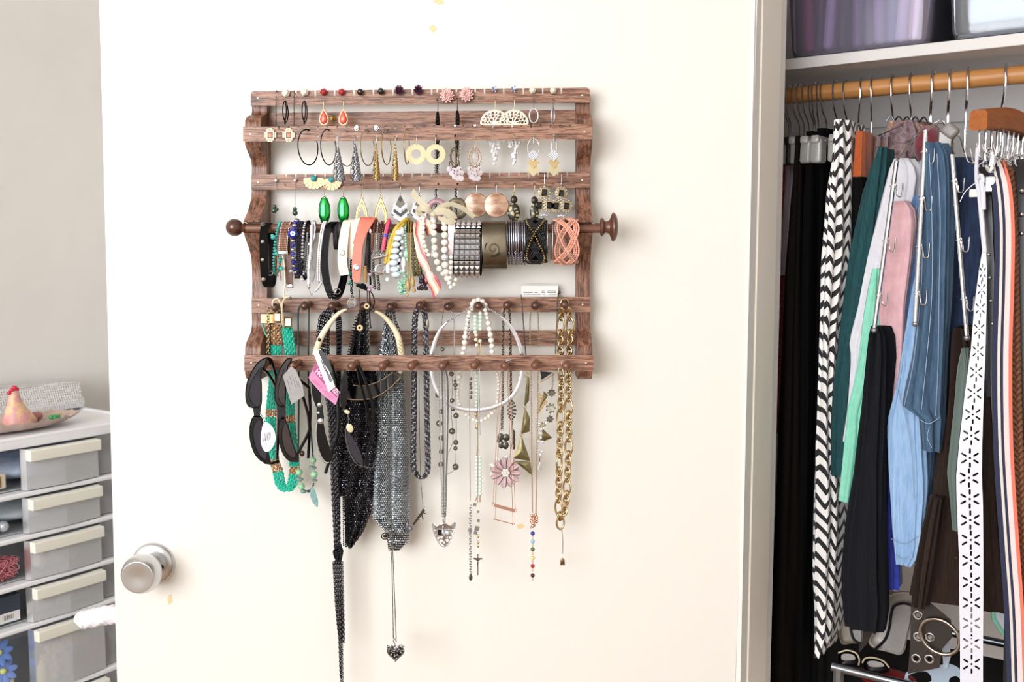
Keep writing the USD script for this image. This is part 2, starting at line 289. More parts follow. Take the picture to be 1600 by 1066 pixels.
ros = dl.part('rosette', lathe(kc, 'd', [(34.5, 0), (34.5, 2), (33, 5), (30, 7.5), (24, 9), (15, 10), (14, 22), (0, 22)], 40), KB)
kx = W([(240, 880.5, 0)])[0]
dl.part('knob', lathe(kc, 'd', [(13, 18), (14, 27), (20, 31), (27, 37), (30, 45), (30.5, 54), (28.5, 62), (25.5, 67), (24.5, 68.5)], 44), KB)
dl.part('knob_face', lathe(kc, 'd', [(24.5, 68), (24.6, 69.5), (23.5, 70), (12, 69.3), (0, 69)], 44), mat('#dcdddf', .24, 1.0))
dl.part('release_hole', lathe((252, 887, 9), 'd', [(4, 0), (4, 1.2), (2.6, 1.6), (2.4, .6), (0, .6)], 14), mat('#33302c', .4, 1.0))
for q in ([(671, 44), (677, 40), (682, 45), (677, 50)], [(678, 2), (685, -2), (693, 4), (686, 6)], [(263, 934), (266, 930), (268, 940), (264, 944)], [(808, 822), (814, 819), (818, 823), (812, 826)]):
    dl.part('paint_chip', slab(Polygon(q).buffer(1.2), -.05, .5), mat('#e3c897', .5))
# ------------------------------------------------------------------ the jewellery rack
rack = Thing('jewelry_rack', 'brown oak rack with slotted rails, scalloped sides, pegs and dowel on the white door', 'jewelry rack', W([(655, 580, 0)])[0])
def rail(xl, yl, yl2, xr, yr, yr2, d0, d1, slots=(), holes=(), rnd=0, name='rail'):
    p = Polygon([(xl, yl), (xr, yr), (xr, yr2), (xl, yl2)])
    if rnd: p = p.buffer(-rnd).buffer(rnd).union(p.intersection(sbox(xl, yl2 - 12, xr, yl2 + 9)))
    yt = lambda x: yl + (yr - yl) * (x - xl) / (xr - xl); yb = lambda x: yl2 + (yr2 - yl2) * (x - xl) / (xr - xl)
    cut = [sbox(x - 1.2, yt(x) - 5, x + 1.2, yt(x) + h) for x, h in slots] + [Point(x, yb(x) - 7.2).buffer(1.7, 3) for x in holes]
    if cut: p = p.difference(unary_union(cut))
    r = rack.part(name, slab(p, d0, d1 - d0), OAK, smooth=False)
    for x in (xl + 11, xr - 12): rack.part('nail', lathe((x, (yt(x) + yb(x)) / 2, d1), 'd', [(1.5, -.5), (1.4, .5), (0, .7)], 8), mat('#d9c4ae', .3, .7)) if d1 > 20 else None
x30 = [432 + 30.3 * k for k in range(16)]
rail(391.5, 142.5, 165, 921.8, 137, 160.5, 24, 32, [(x, 9.5) for x in x30[:9]] + [(x, 5 if k < 3 else 9.5) for k, x in enumerate([683, 713, 742.5, 757, 787, 817.6, 848, 877])], [446 + 29.9 * k for k in range(15)], 6)
rail(414, 176.5, 197, 899, 171.5, 196, 0, 12, name='back_rail')
rail(379.6, 198, 221.5, 925.4, 194, 218, 58, 68, [(436 + 30.3 * k, 5.5) for k in range(16)] + [(451 + 30.3 * k, 3) for k in range(15)], [466 + 30.7 * k for k in range(14)])
rail(392.6, 273, 296.5, 921.8, 269, 293.7, 24, 32, [(432 + 15.15 * k, 9.5 if k % 2 == 0 else 4.5) for k in range(31)], [446 + 29.9 * k for k in range(15)])
rail(393.2, 465.6, 488.8, 922.3, 464, 488, 24, 34)
rail(414, 517.5, 540, 900, 516.5, 540, 0, 12, name='back_rail')
rail(381.6, 555, 579.5, 927.6, 555, 580, 58, 68)
prof = spl([(150, 24), (166, 23), (178, 24), (181, 40), (186, 54), (196, 58), (221, 58), (232, 51), (246, 32), (258, 24), (273, 23.5), (297, 23.5), (312, 28), (330, 44), (342, 60), (347, 66), (351, 67), (362, 65), (376, 52), (392, 34), (410, 24), (440, 21), (466, 23.5), (489, 23.5), (508, 23), (520, 30), (536, 52), (548, 58), (578, 58), (587, 56), (592, 50)], 4)
zy = np.array([W([(800, y, 0)])[0, 2] for y in range(100, 640, 10)])
for xo, xi, c in ((400.3, 423.3, 392), (898.3, 920.3, 922)):
    zz = np.array([W([(800, y, d)])[0, 2] for y, d in prof]); pp = Polygon([(d / 1000, q) for d, q in zip(prof[:, 1], zz)] + [(0, zz[-1]), (0, zz[0])])
    notch = sbox(.048, W([(800, 364, 60)])[0, 2], .075, W([(800, 347.5, 60)])[0, 2]); pp = pp.buffer(0).difference(notch)
    v, f = ext(pp); yy = np.interp(v[:, 1], zy[::-1], np.arange(100, 640, 10)[::-1]); X = W(np.column_stack([xo + v[:, 2] * (xi - xo), yy, 0 * yy]))[:, 0]
    rack.part('side_board', (np.column_stack([X, D - v[:, 0], v[:, 1]]), f[:, ::-1]), OAKV, smooth=28)
DW = 58.0                                                     # dowel's distance from the door
rack.part('dowel', lathe((383, 357, DW), 'h', [(0, 0), (7, 0), (7, 556), (0, 556)], 24), mat('#7d5443', .4, h2='#5d3a2c', scale=8, st=(1, 20, 20)))
rack.part('finial', cat([ell((366.5, 355.5, DW), 13.6, 3), lathe((376, 356.5, DW), 'h', [(0, 0), (5.5, 0), (7, 4), (9, 6), (7.2, 9), (0, 9)], 20)]), PEG, label='round ball end of the dowel')
rack.part('finial', lathe((930, 355, DW), 'h', [(0, 0), (6.2, 0), (6.2, 7), (13, 8.5), (14.5, 10.5), (13, 13), (9.6, 14.5), (9, 18), (11, 22), (17, 24.5), (21.5, 26), (22.5, 28.5), (20, 32), (12, 34.5), (0, 35.5)], 32), mat('#6b4434', .4, h2='#4e2e22', scale=30, coat=.2), label='turned trumpet-shaped end of the dowel')
P5 = [(430, 480.7), (476, 478), (519, 478), (568.7, 478.6), (610, 479.6), (656.3, 477), (700.4, 479), (747.4, 478), (792.5, 476.8), (836.3, 477.5), (882.3, 475.8)]
P7 = [(411.8, 570), (458, 571), (505, 571), (550, 572), (597.8, 571.5), (643, 571.5), (691.5, 572), (741.4, 571), (788.9, 571.5), (836.3, 571), (885.3, 572)]
PEG2 = mat('#7a4f3a', .3, h2='#5f3a29', scale=90, coat=.3)
for P, dr, db, m_ in ((P5, 33, 58, PEG), (P7, 67, 96, PEG2)):
    for x, y in P:
        bx, by = 800 + (x - 800) * (D - db / 1e3) / (D - dr / 1e3) + 2, 390 + (y - 390) * (D - db / 1e3) / (D - dr / 1e3) - 1
        rack.part('peg', cat([tb([(bx, by, dr), (x, y, db)], [5.4, 4.8], 12, smooth=False), ell((x, y, db), 7.3 if dr > 40 else 6.8, 2)]), m_)
rack.part('screw', lathe((520.5, 185, 12), 'd', [(5, 0), (5, .8), (3.5, 1.8), (0, 2.2)], 16), mat('#b08a4a', .35, 1.0), label='brass cross-head screw')
rack.part('screw_slot', slab(sbox(517.5, 184.3, 523.5, 185.7).union(sbox(519.8, 182, 521.2, 188)), 13.6, .8), mat('#5a4422', .4, .8))
# ------------------------------------------------------------------ earrings, row by row
def wire(t, x, y0, y1, d, mt=SIL, w=.55, name='ear_hook'):
    t.part(name, tb([(x - 1.6, y0 + 3, d - 7), (x - 1, y0 - 1, d - 4), (x, y0 - .5, d + 1.5), (x + .4, y0 + 4, d + 2), (x, y1, d + 1)], w, 5), mt)
def rose(t, x, y, d, r, mt, n=5):
    t.part('rose_base', ell((x, y, d + 1), (r * .78, r * .78, r * .22), 2), mt); t.part('rose_core', ell((x, y, d + 5.5), (r * .42, r * .42, r * .35), 2), mt)
    for ringk, (rr, m, dz) in enumerate(((.34, 3, 5.5), (.62, n, 3.8), (.86, n + 1, 2))):
        for k in range(m):
            a = 2 * math.pi * (k + .5 * ringk) / m; c = (x + r * rr * .72 * math.cos(a), y + r * rr * .72 * math.sin(a), d + dz)
            v, f = ell((0, 0, d), (r * .40, r * .2, r * .36), 1); v = v - v.mean(0)
            R = rotm([0, 1, 0], math.degrees(a) + 90 + 14); t.part('petal', (v @ R.T + W([c])[0], f), mt)
def daisy(t, x, y, d, r, mt, n, wid, layers=1, lift=.25, core=None, tip=1.0):
    for L in range(layers):
        for k in range(n):
            a = 2 * math.pi * (k + .5 * L) / n; rr = r * (1 - .22 * L); kk = K(d); m = 7; ts = np.linspace(0, 1, m)
            prof = wid * r * (np.sin(np.pi * np.clip(ts, .03, .985) ** tip) * (.6 + .4 * ts) if tip > 0 else (.25 + .75 * ts ** .8) * np.sqrt(np.clip(1 - ts ** 8, .02, 1))); R = []
            for s_, w_ in zip(ts, prof):
                rad = rr * (.12 + .88 * s_); h = r * lift * math.sin(s_ * 2.2) + r * .16 * L
                R.append([(rad, q * w_, h + e + .1 * r * q * q) for q, e in ((-1, 0), (-.4, -.05 * r), (.4, -.05 * r), (1, 0), (.4, .03 * r), (-.4, .03 * r))])
            v, f = loft(np.array(R)); ca, sa = math.cos(a), math.sin(a); X, Yp = v[:, 0] * ca - v[:, 1] * sa, v[:, 0] * sa + v[:, 1] * ca
            t.part('petal', (W([(x, y, d)])[0] + kk * np.column_stack([X, -v[:, 2], Yp]), f), mt)
    if core: t.part('flower_centre', ell((x, y, d + 3), r * .2, 2), core)
TOPR = 'on the top rail'
each('rose_stud', 'earring', lambda t, x, y, d, i: rose(t, x, y, d, 7.6, mat('#e3dcd0', .6)), [(446.8, 145.5, 33), (476, 144, 33)], 'cream white rose stud earring', TOPR)
each('rose_stud', 'earring', lambda t, x, y, d, i: rose(t, x, y, d, 6.6, mat('#a81f26', .4)), [(505.7, 143.7, 33), (534, 143.9, 33)], 'dark red rose stud earring', TOPR)
def balls(t, x, y, d): t.part('bead', ell((x, y, d + 4), 5.2, 3), JET); t.part('post', lathe((x, y, d), 'd', [(1, -10), (1, 1), (2.5, 1), (2.5, 2)], 8), SIL)
pair('ball_stud', 'earring', balls, (562.9, 143.8, 33), (595, 142.8, 33), 'round black ball stud earring', TOPR)
def pompon(t, x, y, d, i):
    r = np.random.default_rng(i); kk = K(d); m = []
    t.part('bead', ell((x, y, d + 4), 3.2, 2), mat('#2c1226', .5))
    for k in range(110):
        v = r.normal(size=3); v /= np.linalg.norm(v); v[1] = -abs(v[1]) if r.random() < .8 else v[1]; p0 = W([(x, y, d + 4)])[0]; m.append(tube([p0 + v * kk * 2.5, p0 + v * kk * 5.2, p0 + v * kk * 7.6], [kk * .6, kk * .5, kk * .3], 4))
    t.part('spikes', cat(m), mat('#5f2a4d', .4, h2='#3d1733', scale=300), kind='stuff')
each('burst_stud', 'earring', pompon, [(623.7, 141, 33), (654, 140.5, 33)], 'purple spiky burst stud earring', TOPR)
PK = mat('#efc0ba', .5, h2='#e6b0aa', scale=120)
def pinkf(t, x, y, d, i): daisy(t, x, y, d + 2, 11.5, PK, 11, .2, 3, .3, mat('#e9aca6', .5), -1)
each('flower_stud', 'earring', pinkf, [(698.7, 149.6, 33), (729, 148, 33)], 'pink many-petalled flower stud earring', TOPR)
def bluef(t, x, y, d, i): daisy(t, x, y, d + 1.5, 5.6, mat('#8b9cc4', .2, .6), 5, .3, 1, .1, CRYS)
each('flower_stud', 'earring', bluef, [(773, 139.4, 33), (803, 139.4, 33)], 'tiny blue enamel flower stud earring', TOPR)
each('rose_stud', 'earring', lambda t, x, y, d, i: rose(t, x, y, d, 6.4, mat('#dedccb', .5)), [(832, 141.6, 33), (864.4, 141.6, 33)], 'pale sage rose stud earring', TOPR)
# hanging from the top rail
def threader(t, x, y, d): t.part('chain', chain([(x, y, d + 2), (x - 1, y + 5, d + 3), (x - 1, y + 54, d + 3)], 2, 1.8, .3, 6, 3), GUN, kind='stuff'); t.part('bar', tb([(x, y - 1, d + 3), (x, y + 1, d - 10), (x + 7, y + 18, d - 14)], .5, 5), GUN)
pair('threader_earring', 'earring', threader, (432.5, 142.5, 33), (460.5, 142.5, 33), 'fine black chain threader earring', 'hanging from a top rail slot')
def lever(t, x, y, d): 
    t.part('hoop', ringm((x, y + 16, d), 9, 15.5, .9, 76), DGUN); t.part('catch', tb([(x, y, d), (x + 1.4, y + 12, d + 3), (x + .6, y + 27, d + 3)], .9, 6), DGUN); t.part('drop', tb([(x - .4, y + 26, d + 4), (x - .6, y + 36, d + 4)], 1.3, 6), DGUN)
pair('leverback_earring', 'earring', lever, (446, 158.5, 34), (476, 158.5, 34), 'narrow black leverback hoop earring', 'below the cream rose studs')
COR = mat('#e8604a', .25, coat=.4)
def drop_outline(x, y, w, h, n=40, p=1.5):
    out = []
    for k in range(n):
        a = 2 * math.pi * k / n; c = math.cos(a); out.append((x + w / 2 * math.sin(a) * (math.sin(abs(a if a <= math.pi else 2 * math.pi - a) / 2)) ** p * (1.12 if p > 1 else 1), y - h / 2 * c))
    return Polygon(out).buffer(0)
def coral(t, x, y, d):
    t.part('back_plate', slab(drop_outline(x, y, 20, 28, p=1.0), d, 2), PGOLD)
    o = drop_outline(x, y + .6, 15.5, 22.5, p=1.0); pts = np.array(o.exterior.coords)[:-1]; m = []
    for s_, dz in ((1, 1.5), (.93, 3.4), (.62, 5.6), (.3, 6.2)): m.append(W(np.column_stack([x + (pts[:, 0] - x) * s_, y + 2 + (pts[:, 1] - y - 2) * s_, np.full(len(pts), d + dz)])))
    t.part('coral_stone', flip(loft(np.array(m)[:, ::2])), COR, smooth=25)
    o = np.array(drop_outline(x, y, 18.5, 26.5, p=1.0).exterior.coords)[:-1]; t.part('beaded_rim', beads(z(o, d + 2.2), .85, 1.8, 1, True, smooth=False), mat('#d8b48a', .35, .8), kind='stuff'); wire(t, x, y - 24.6, y - 13, d, PGOLD)
pair('teardrop_earring', 'earring', coral, (505.7, 182.6, 36), (536, 182.6, 36), 'coral teardrop earring in a gold rim', 'hanging from the top rail')
def tassel(t, x, y, d, i):
    wire(t, x, y, y + 20, d + 4, DGUN); t.part('cap', ell((x, y + 21, d), (2.2, 2.6, 2.2), 1), DGUN); m = []
    for k in range(9):
        ox = (k % 3 - 1) * 2.0 + (.6 if i else -.2); oz = (k // 3 - 1) * 1.8; L = (46, 118, 112, 40, 160, 60, 150, 168, 44)[k]
        m.append(chain([(x + ox * .4, y + 23, d + oz), (x + ox, y + 34, d + oz), (x + ox - 2 * i - (2 - 2 * i) * L / 160, y + 23 + L, 16 + oz)], 2.6, 2.4, .5, 6, 3))
    t.part('chains', cat(m), DGUN, kind='stuff')
each('tassel_earring', 'earring', tassel, [(684, 156, 34), (714.4, 154, 34)], 'long black multi-chain tassel earring', 'hanging down behind the rails')
def fan_ear(t, x, y, d, i):
    wire(t, x, y, y + 16, d, PGOLD); cx, cy, R = x, y + 38, 22.5
    half = Polygon([(cx + R * math.cos(a), cy - 22 * math.sin(a)) for a in np.linspace(0, math.pi, 30)] + [(cx - R * .8, cy + 2), (cx + R * .8, cy + 2)]); r = np.random.default_rng(3); holes = []
    for rad, n in ((18.5, 10), (13.5, 8), (8.5, 5)):
        for k in range(n):
            a = math.pi * (k + .5) / n; holes.append(Point(cx + rad * math.cos(a), cy - rad * .96 * math.sin(a)).buffer(1.5 + .7 * ((k + int(rad)) % 2), 4)); holes.append(Point(cx + (rad - 2.6) * math.cos(a + .14), cy - (rad - 2.6) * math.sin(a + .14)).buffer(.9, 3))
    t.part('filigree_fan', slab(half.difference(unary_union(holes)), d + 2 * i, 1.2), mat('#d6cfb8', .4, .85)); t.part('rim', tb([(cx + R * math.cos(a), cy - 22 * math.sin(a), d + 1.4 + 2 * i) for a in np.linspace(0, math.pi, 12)], .9, 5), mat('#d6cfb8', .4, .85))
    for ox in (-16, 16): t.part('dangle', cat([tb([(x + ox, cy + 1, d + 1), (x + ox, cy + 6, d + 1)], .5, 4), ell((x + ox, cy + 7, d + 1), (1.5, 2.6, 1.2), 1), ell((x + ox + .5, cy + 10, d + 1), (1.2, 1.4, 1), 1)]), PGOLD)
    t.part('crystal', boxg(x, cy + 5.5, d + 3.5, 7.4, 8, 4, 6 * (1 - 2 * i)), CRYS, label='square clear crystal drop')
def boxg(x, y, d, w, h, th, roll=0):
    c, s_ = math.cos(math.radians(roll)), math.sin(math.radians(roll)); P = [(a, b) for a, b in ((-1, -1), (1, -1), (1, 1), (-1, 1))]; R = []
    for k, dz in ((.55, 0), (1, th * .4), (1, th * .6), (.6, th)): R.append(W([(x + k * (w / 2 * a * c - h / 2 * b * s_), y + k * (w / 2 * a * s_ + h / 2 * b * c), d + dz - th / 2) for a, b in P]))
    return flip(loft(np.array(R)))
each('fan_earring', 'earring', fan_ear, [(773, 156, 35), (803, 156, 36.5)], 'pale gold filigree half-moon earring', 'with crystal drop, below the top rail')
def cluster(t, x, y, d, i):
    r = np.random.default_rng(20 + i); t.part('strand', tb([(x, y - 24, d - 4), (x, y + 8, d)], .5, 4), SIL); t.part('bead', ell((x - 1, y + 35, d + 3), (2.2, 3, 2.2), 1), WHT)
    for k in range(34):
        v = r.random(); w_ = 11.5 * (1 - v ** .8) + 1.5; a = r.uniform(-1, 1); t.part('bead', ell((x + a * w_ + (v * 2 - 1), y - 6 + v * 38, d + 5 * r.uniform(-.4, 1) * math.sqrt(1 - a * a * .9)), (r.uniform(2, 3), r.uniform(2.2, 3.2), 2.4), 1), WHT)
    for k in range(5): t.part('bead', ell((x - 14 + 7 * k, y - 2 + 3 * (k % 2), d), (2.6, 3, 2.4), 1), WHT)
each('cluster_earring', 'earring', cluster, [(773, 221, 44), (803, 221, 44)], 'white bead cluster earring', 'hanging like grapes behind the second rail')
def ovalhoop(t, x, y, d, i):
    wire(t, x, y, y + 15, d, GUN); t.part('hoop', ringm((x, y + 26, d), 6.8, 11, 1.5, 0 if i == 0 else 66), mat('#d7d2d8', .3, .7)); t.part('drop', cat([ell((x, y + 40, d), (1.6, 2.4, 1.4), 1), tb([(x, y + 37, d), (x, y + 46, d)], .5, 4)]), ASIL)
each('oval_hoop', 'earring', ovalhoop, [(834, 155, 35), (864, 155, 35)], 'small silver oval hoop earring with dark drop', 'right end of top rail')
# second rail
R2 = 'on the second rail'
def square_stud(t, x, y, d):
    o = sbox(x - 8, y - 9, x + 8, y + 9).buffer(-3).buffer(3, 2).union(sbox(x - 4, y - 11, x + 4, y + 11)).union(sbox(x - 10, y - 4, x + 10, y + 4)); cuts = [sbox(x + sx * 7 - 1.2, y + sy * 6.5 - 1.6, x + sx * 7 + 1.2, y + sy * 6.5 + 1.6) for sx in (-1, 1) for sy in (-1, 1)]
    t.part('filigree_frame', slab(o.difference(unary_union(cuts)), d, 2), mat('#8f8672', .4, .9, h2='#676050', scale=400)); t.part('bezel', slab(sbox(x - 5.6, y - 7, x + 5.6, y + 7).difference(sbox(x - 4.4, y - 5.6, x + 4.4, y + 5.6)), d + 2, 1.6), mat('#b5a888', .35, .9)); t.part('brown_stone', boxg(x, y, d + 3, 9, 11.4, 4), mat('#a37259', .3))
pair('square_stud', 'earring', square_stud, (422, 211, 68), (451, 211, 68), 'ornate square stud earring with brown stone', R2)
def hoop(yaw, mt, rx=26):
    def f(t, x, y, d): t.part('hoop', ringm((x, y, d), rx, rx + 1, .95, yaw, 40), mt); t.part('post', tb([(x - 1, y - rx - .5, d - 8), (x, y - rx - 1, d + 2)], .7, 5), mt)
    return f
HP = 'hanging from the second rail'; HG_ = 'plain thin hoop earrings on the second rail'
for x, y, yaw, mt, lab in ((481.3, 230, 66, DGUN, 'dark steel hoop earring, widest turned, leftmost hoop on the second rail'), (513, 230, 74, GUN, 'dark steel hoop earring, second hoop from left on the second rail'), (541, 232, 70, SIL, 'silver hoop earring overlapping the silver mesh drops on the second rail'),
        (574, 231, 74, mat('#b5ab98', .25, 1.0), 'champagne silver hoop earring left of the first gold mesh drop'), (603.6, 229.5, 81, GOLD, 'thin gold hoop earring between the two gold mesh drops'), (635.6, 229, 87, GOLD, 'thin gold hoop earring seen edge-on beside the gold washer disc')):
    hoop(yaw, mt)(thing('hoop_earring', lab, 'earring', (x, y, 71), HG_), x, y, 71)
def meshdrop(mt, w, hgt):
    def f(t, x, y, d, i):
        wire(t, x - (4 if hgt > 60 else 0), y, y + 12, d, mt); kk = K(d); m = trimesh.creation.icosphere(0); pts = []; nrm = []
        for r in range(int(hgt / 2.6)):
            v = (r * 2.6) / hgt; hw = (.12 + .88 * v ** .9) * w / 2 * (1 if v < .86 else 1 - (v - .86) * 2.6); n = max(2, int(hw * 2 * 1.5 / 2.4))
            for k in range(n):
                a = np.pi * 2 * (k + .5 * (r % 2)) / n; fold = 1 + .12 * math.sin(3 * a + v * 5 + i); pts.append((x - (4 if hgt > 60 else 0) + (5 * v * (1 if i == 0 else .6) if hgt > 60 else 0) + hw * math.cos(a) * fold, y + 12 + v * hgt, d + .5 * hw * math.sin(a) * fold)); nrm.append((math.cos(a), -math.sin(a), 0))
        P = W(pts); Nn = np.array(nrm); Zv = np.tile([0, 0, 1.], (len(P), 1)); Tt = np.cross(Zv, Nn); tm = (np.array(m.vertices) * kk * np.array([1.35, 1.45, .55]), np.array(m.faces)); t.part('mesh_plates', inst(tm, P, Tt, Zv, Nn), mt, kind='stuff', smooth=False)
        pr = [(0, 12)] + [(max(.5, (.12 + .88 * v ** .9) * w / 2 * .8), 12 + v * hgt) for v in np.linspace(0, .9, 6)] + [(0, 12 + hgt * .93)]
        v_, f_ = lathe((x - (4 if hgt > 60 else 0), y, d), 'v', pr, 10); c = W([(x, y, d)])[0]; v_[:, 1] = c[1] + (v_[:, 1] - c[1]) * .4; hh = (c[2] - v_[:, 2]) / kk / hgt; v_[:, 0] += (5 * hh * (1 if i == 0 else .6) if hgt > 60 else 0) * kk; t.part('lining', (v_, f_), mat('#5b5b60', .4, .8) if mt is SIL2 else mat('#8a6f3e', .4, .8))
    return f
SIL2 = mat('#c4c9cf', .18, 1.0); GOLD2 = mat('#c5aa78', .2, 1.0)
each('mesh_earring', 'earring', meshdrop(SIL2, 21, 62), [(530, 213, 70), (558, 213, 70)], 'silver metal mesh drop earring', HP)
each('mesh_earring', 'earring', meshdrop(GOLD2, 14, 58), [(588, 215, 70), (617.5, 215, 70)], 'slim gold metal mesh drop earring', HP)
def washer(mt, ro, ri, hook=PGOLD):
    def f(t, x, y, d):
        wire(t, x, y - ro - 11, y - ro + 3, d, hook); t.part('disc', slab(Point(x, y).buffer(ro, 16).difference(Point(x, y).buffer(ri, 14)).difference(Point(x, y - ro + 1.8).buffer(.8, 3)), d, 1.4), mt)
    return f
pair('washer_earring', 'earring', washer(mat('#b5a888', .45, .75, h2='#a99c7c', scale=500), 15.6, 7.4), (650, 241, 70), (680.5, 241, 71.5), 'matt gold flat ring disc earring', HP)
def rhine(t, x, y, d): t.part('setting', lathe((x, y, d), 'd', [(4, 0), (4.2, 1), (3.6, 2), (0, 2)], 14), SIL); t.part('crystal', lathe((x, y, d), 'd', [(3.4, 2), (2.6, 4), (1.6, 4.6), (0, 4.6)], 8), CRYS, smooth=False)
pair('crystal_stud', 'earring', rhine, (557.5, 200.3, 68), (588, 200, 68), 'round clear crystal stud earring', 'above the mesh drops on the second rail')
def rhine2(t, x, y, d): t.part('setting', lathe((x, y, d), 'd', [(2.3, 0), (2.4, 1), (2, 2), (0, 2)], 12), SIL); t.part('crystal', lathe((x, y, d), 'd', [(2, 2), (1.6, 3), (0, 3.4)], 8), CRYS, smooth=False)
pair('crystal_stud', 'earring', rhine2, (711.5, 197, 68), (742.5, 196.6, 68), 'tiny clear crystal stud earring', 'on the second rail above the chandelier earrings')
def shellchand(ix):
    def f(t, x, y, d, i):
        mt = (mat('#8c7a66', .35, .9), mat('#cdb8a4', .35, .8))[i]; wire(t, x, y, y + 18, d, mt); yw = (58, 0)[i]
        t.part('outer_drop', ringm((x, y + 32, d), 9 * (.7 if i == 0 else 1), 14.5, 1.1, yw * .5), mt); t.part('inner_drop', ringm((x, y + 31, d), 5.5, 9.5, .7, yw * .5), mt); sh = mat('#c9d0cf', .2, .3, h2='#b7a98f', scale=160, film=400)
        for k in range(16): a = 2 * math.pi * k / 16; t.part('link', ell((x + 10 * math.cos(a) * (.75 if i == 0 else 1), y + 34 + 14 * math.sin(a), d + 1), 1.3, 1), mt) if i == 1 or k % 2 else None
        if i == 1: t.part('shell_disc', slab(Point(x, y + 30).buffer(4.6, 8), d + 1, .8), sh)
        r = np.random.default_rng(i)
        for k in range(11):
            ox, oy = ((k % 4) - 1.5) * 5 + (2 if k > 7 else 0), 50 + (k // 4) * 6 + 3 * math.cos(((k % 4) - 1.5)); m = lathe((x + ox + 3 * (1 - i) * (k // 4), y + oy, d + 1 + .5 * k), 'd', [(0, 0), (4.5, 0), (4.5, .8), (0, .8)], 14); t.part('shell_disc', m, sh, smooth=False); t.part('link', tb([(x + ox, y + oy - 11, d), (x + ox + 3 * (1 - i) * (k // 4), y + oy - 4, d + 2.2 + .5 * k)], .5, 4), mt)
    return f
each('chandelier_earring', 'earring', shellchand(0), [(710, 214, 70), (742, 214, 70)], 'chandelier earring with pale shell discs', HP)
def diamond(t, x, y, d, i):
    s_ = SIL; wire(t, x, y, y + 12, d, SIL); t.part('hoop', ringm((x, y + 17, d), 9 if i == 0 else 5, 14, .9, 0 if i == 0 else 30), SIL)
    dm = lambda cy, r: Polygon([(x, cy - r), (x + r, cy), (x, cy + r), (x - r, cy)]).buffer(-.8).buffer(.8)
    t.part('pave_square', slab(dm(y + 29, 9.5), d + 2, 1.5), SIL)
    for a in range(-2, 3):
        for b in range(-2, 3): t.part('crystal', ell((x + (a + b) * 1.9, y + 29 + (a - b) * 1.9, d + 4), 1.3, 1), CRYS)
    t.part('gold_square', slab(dm(y + 40, 9.6), d + 1, 1), mat('#b49d74', .35, 1.0)); t.part('gold_square', slab(dm(y + 51, 11), d - .5, 1), mat('#b3a888', .4, .9))
each('diamond_earring', 'earring', diamond, [(833.5, 214, 70), (865.5, 214, 70)], 'earring of crystal diamond above gold squares', HP)
# third rail
def fan2(t, x, y, d, i):
    t.part('turquoise_stone', ell((x, y, d + 4), 4.7, 2), mat('#2f9aa0', .3)); ms = []
    for k in range(9):
        a = math.radians(200 - 180 * k / 8 + (-12 if i == 0 else -14)); a = math.radians(-10 + 25 * k - (8 if i else 0)); c, s_ = math.cos(a), math.sin(a)
        q = Polygon([(x + 4 * c - s_ * .8, y + 4 * s_ + c * .8), (x + 4 * c + s_ * .8, y + 4 * s_ - c * .8), (x + 15 * c + s_ * 2.7, y + 4 + 12 * s_ - c * 2.3), (x + 16 * c, y + 4 + 13 * s_), (x + 15 * c - s_ * 2.7, y + 4 + 12 * s_ + c * 2.3)]); t.part('fan_blade', slab(q.buffer(.15), d + (k % 2) * .8, 1.2), mat('#cdb68f', .5, .5))
each('fan_stud', 'earring', fan2, [(490, 279, 33), (517.8, 280.5, 36)], 'turquoise bead stud over gold fan', 'on the third rail')
def drop2(t, x, y, d, i):
    t.part('pearl', ell((x, y, d + 2), 2.5, 2), mat('#e8e4e0', .2, .4)); t.part('thread', chain([(x, y, d), (x + (0 if i else 1), y + 45, d + 6)], 1.5, 1.2, .25, 6, 3), SIL, kind='stuff'); mm = mat('#46604f', .15, .3, h2='#2c3a35', scale=300, coat=.6)
    for k, (ox, oy, r) in enumerate(((-2, 41, 3.2), (-2.6, 47, 4.4), (2.2, 45, 2.6)) if i == 0 else ((0, 45, 3.4), (0, 51, 4.3))): t.part('green_bead', ell((x + ox, y + oy, d + 8), r, 2), mm)
    t.part('chain_end', chain([(x, y + 48, d + 8), (x, y + (70 if i == 0 else 60), d + 8)], 1.5, 1.2, .25, 6, 3), SIL, kind='stuff')
each('bead_drop_earring', 'earring', drop2, [(431, 282, 34), (461, 282, 34)], 'pearl stud earring with dark green bead drop', 'left end of third rail')
GRN = usdkit.material(stage, '/World/Looks/beetle_green', {'lw': ('layer_weight', {'blend': .35}), 'ra': ('rgb_ramp', {'ramp': [(0, lin('#0fae3c')), (.35, lin('#0b7a4a')), (.7, lin('#0b4f63')), (1, lin('#10304f'))]}), 'p': ('principled_bsdf', {'metallic': .85, 'roughness': .14, 'coat_weight': .8})}, [('lw.facing', 'ra.fac'), ('ra.color', 'p.base_color')], surface='p.BSDF')
def beetle(t, x, y, d):
    wire(t, x, y - 39, y - 21, d + 1, BRON); t.part('cap', ell((x, y - 20, d), (2.6, 2, 2), 1), SIL)
    prof = [(0, -21)] + [(9.4 * math.sin(math.pi * (.08 + .84 * u)) ** .75, -21 + 43 * u) for u in np.linspace(.03, .97, 14)] + [(0, 23)]
    v, f = lathe((x, y, d), 'v', prof, 20); c = W([(x, y, d)])[0]; v[:, 1] = c[1] + (v[:, 1] - c[1]) * .5; t.part('green_wing', (v, f), GRN, smooth=60)
pair('wing_earring', 'earring', beetle, (507, 329, 37), (536.5, 329, 37), 'shiny green beetle-wing drop earring', 'hanging from the third rail')
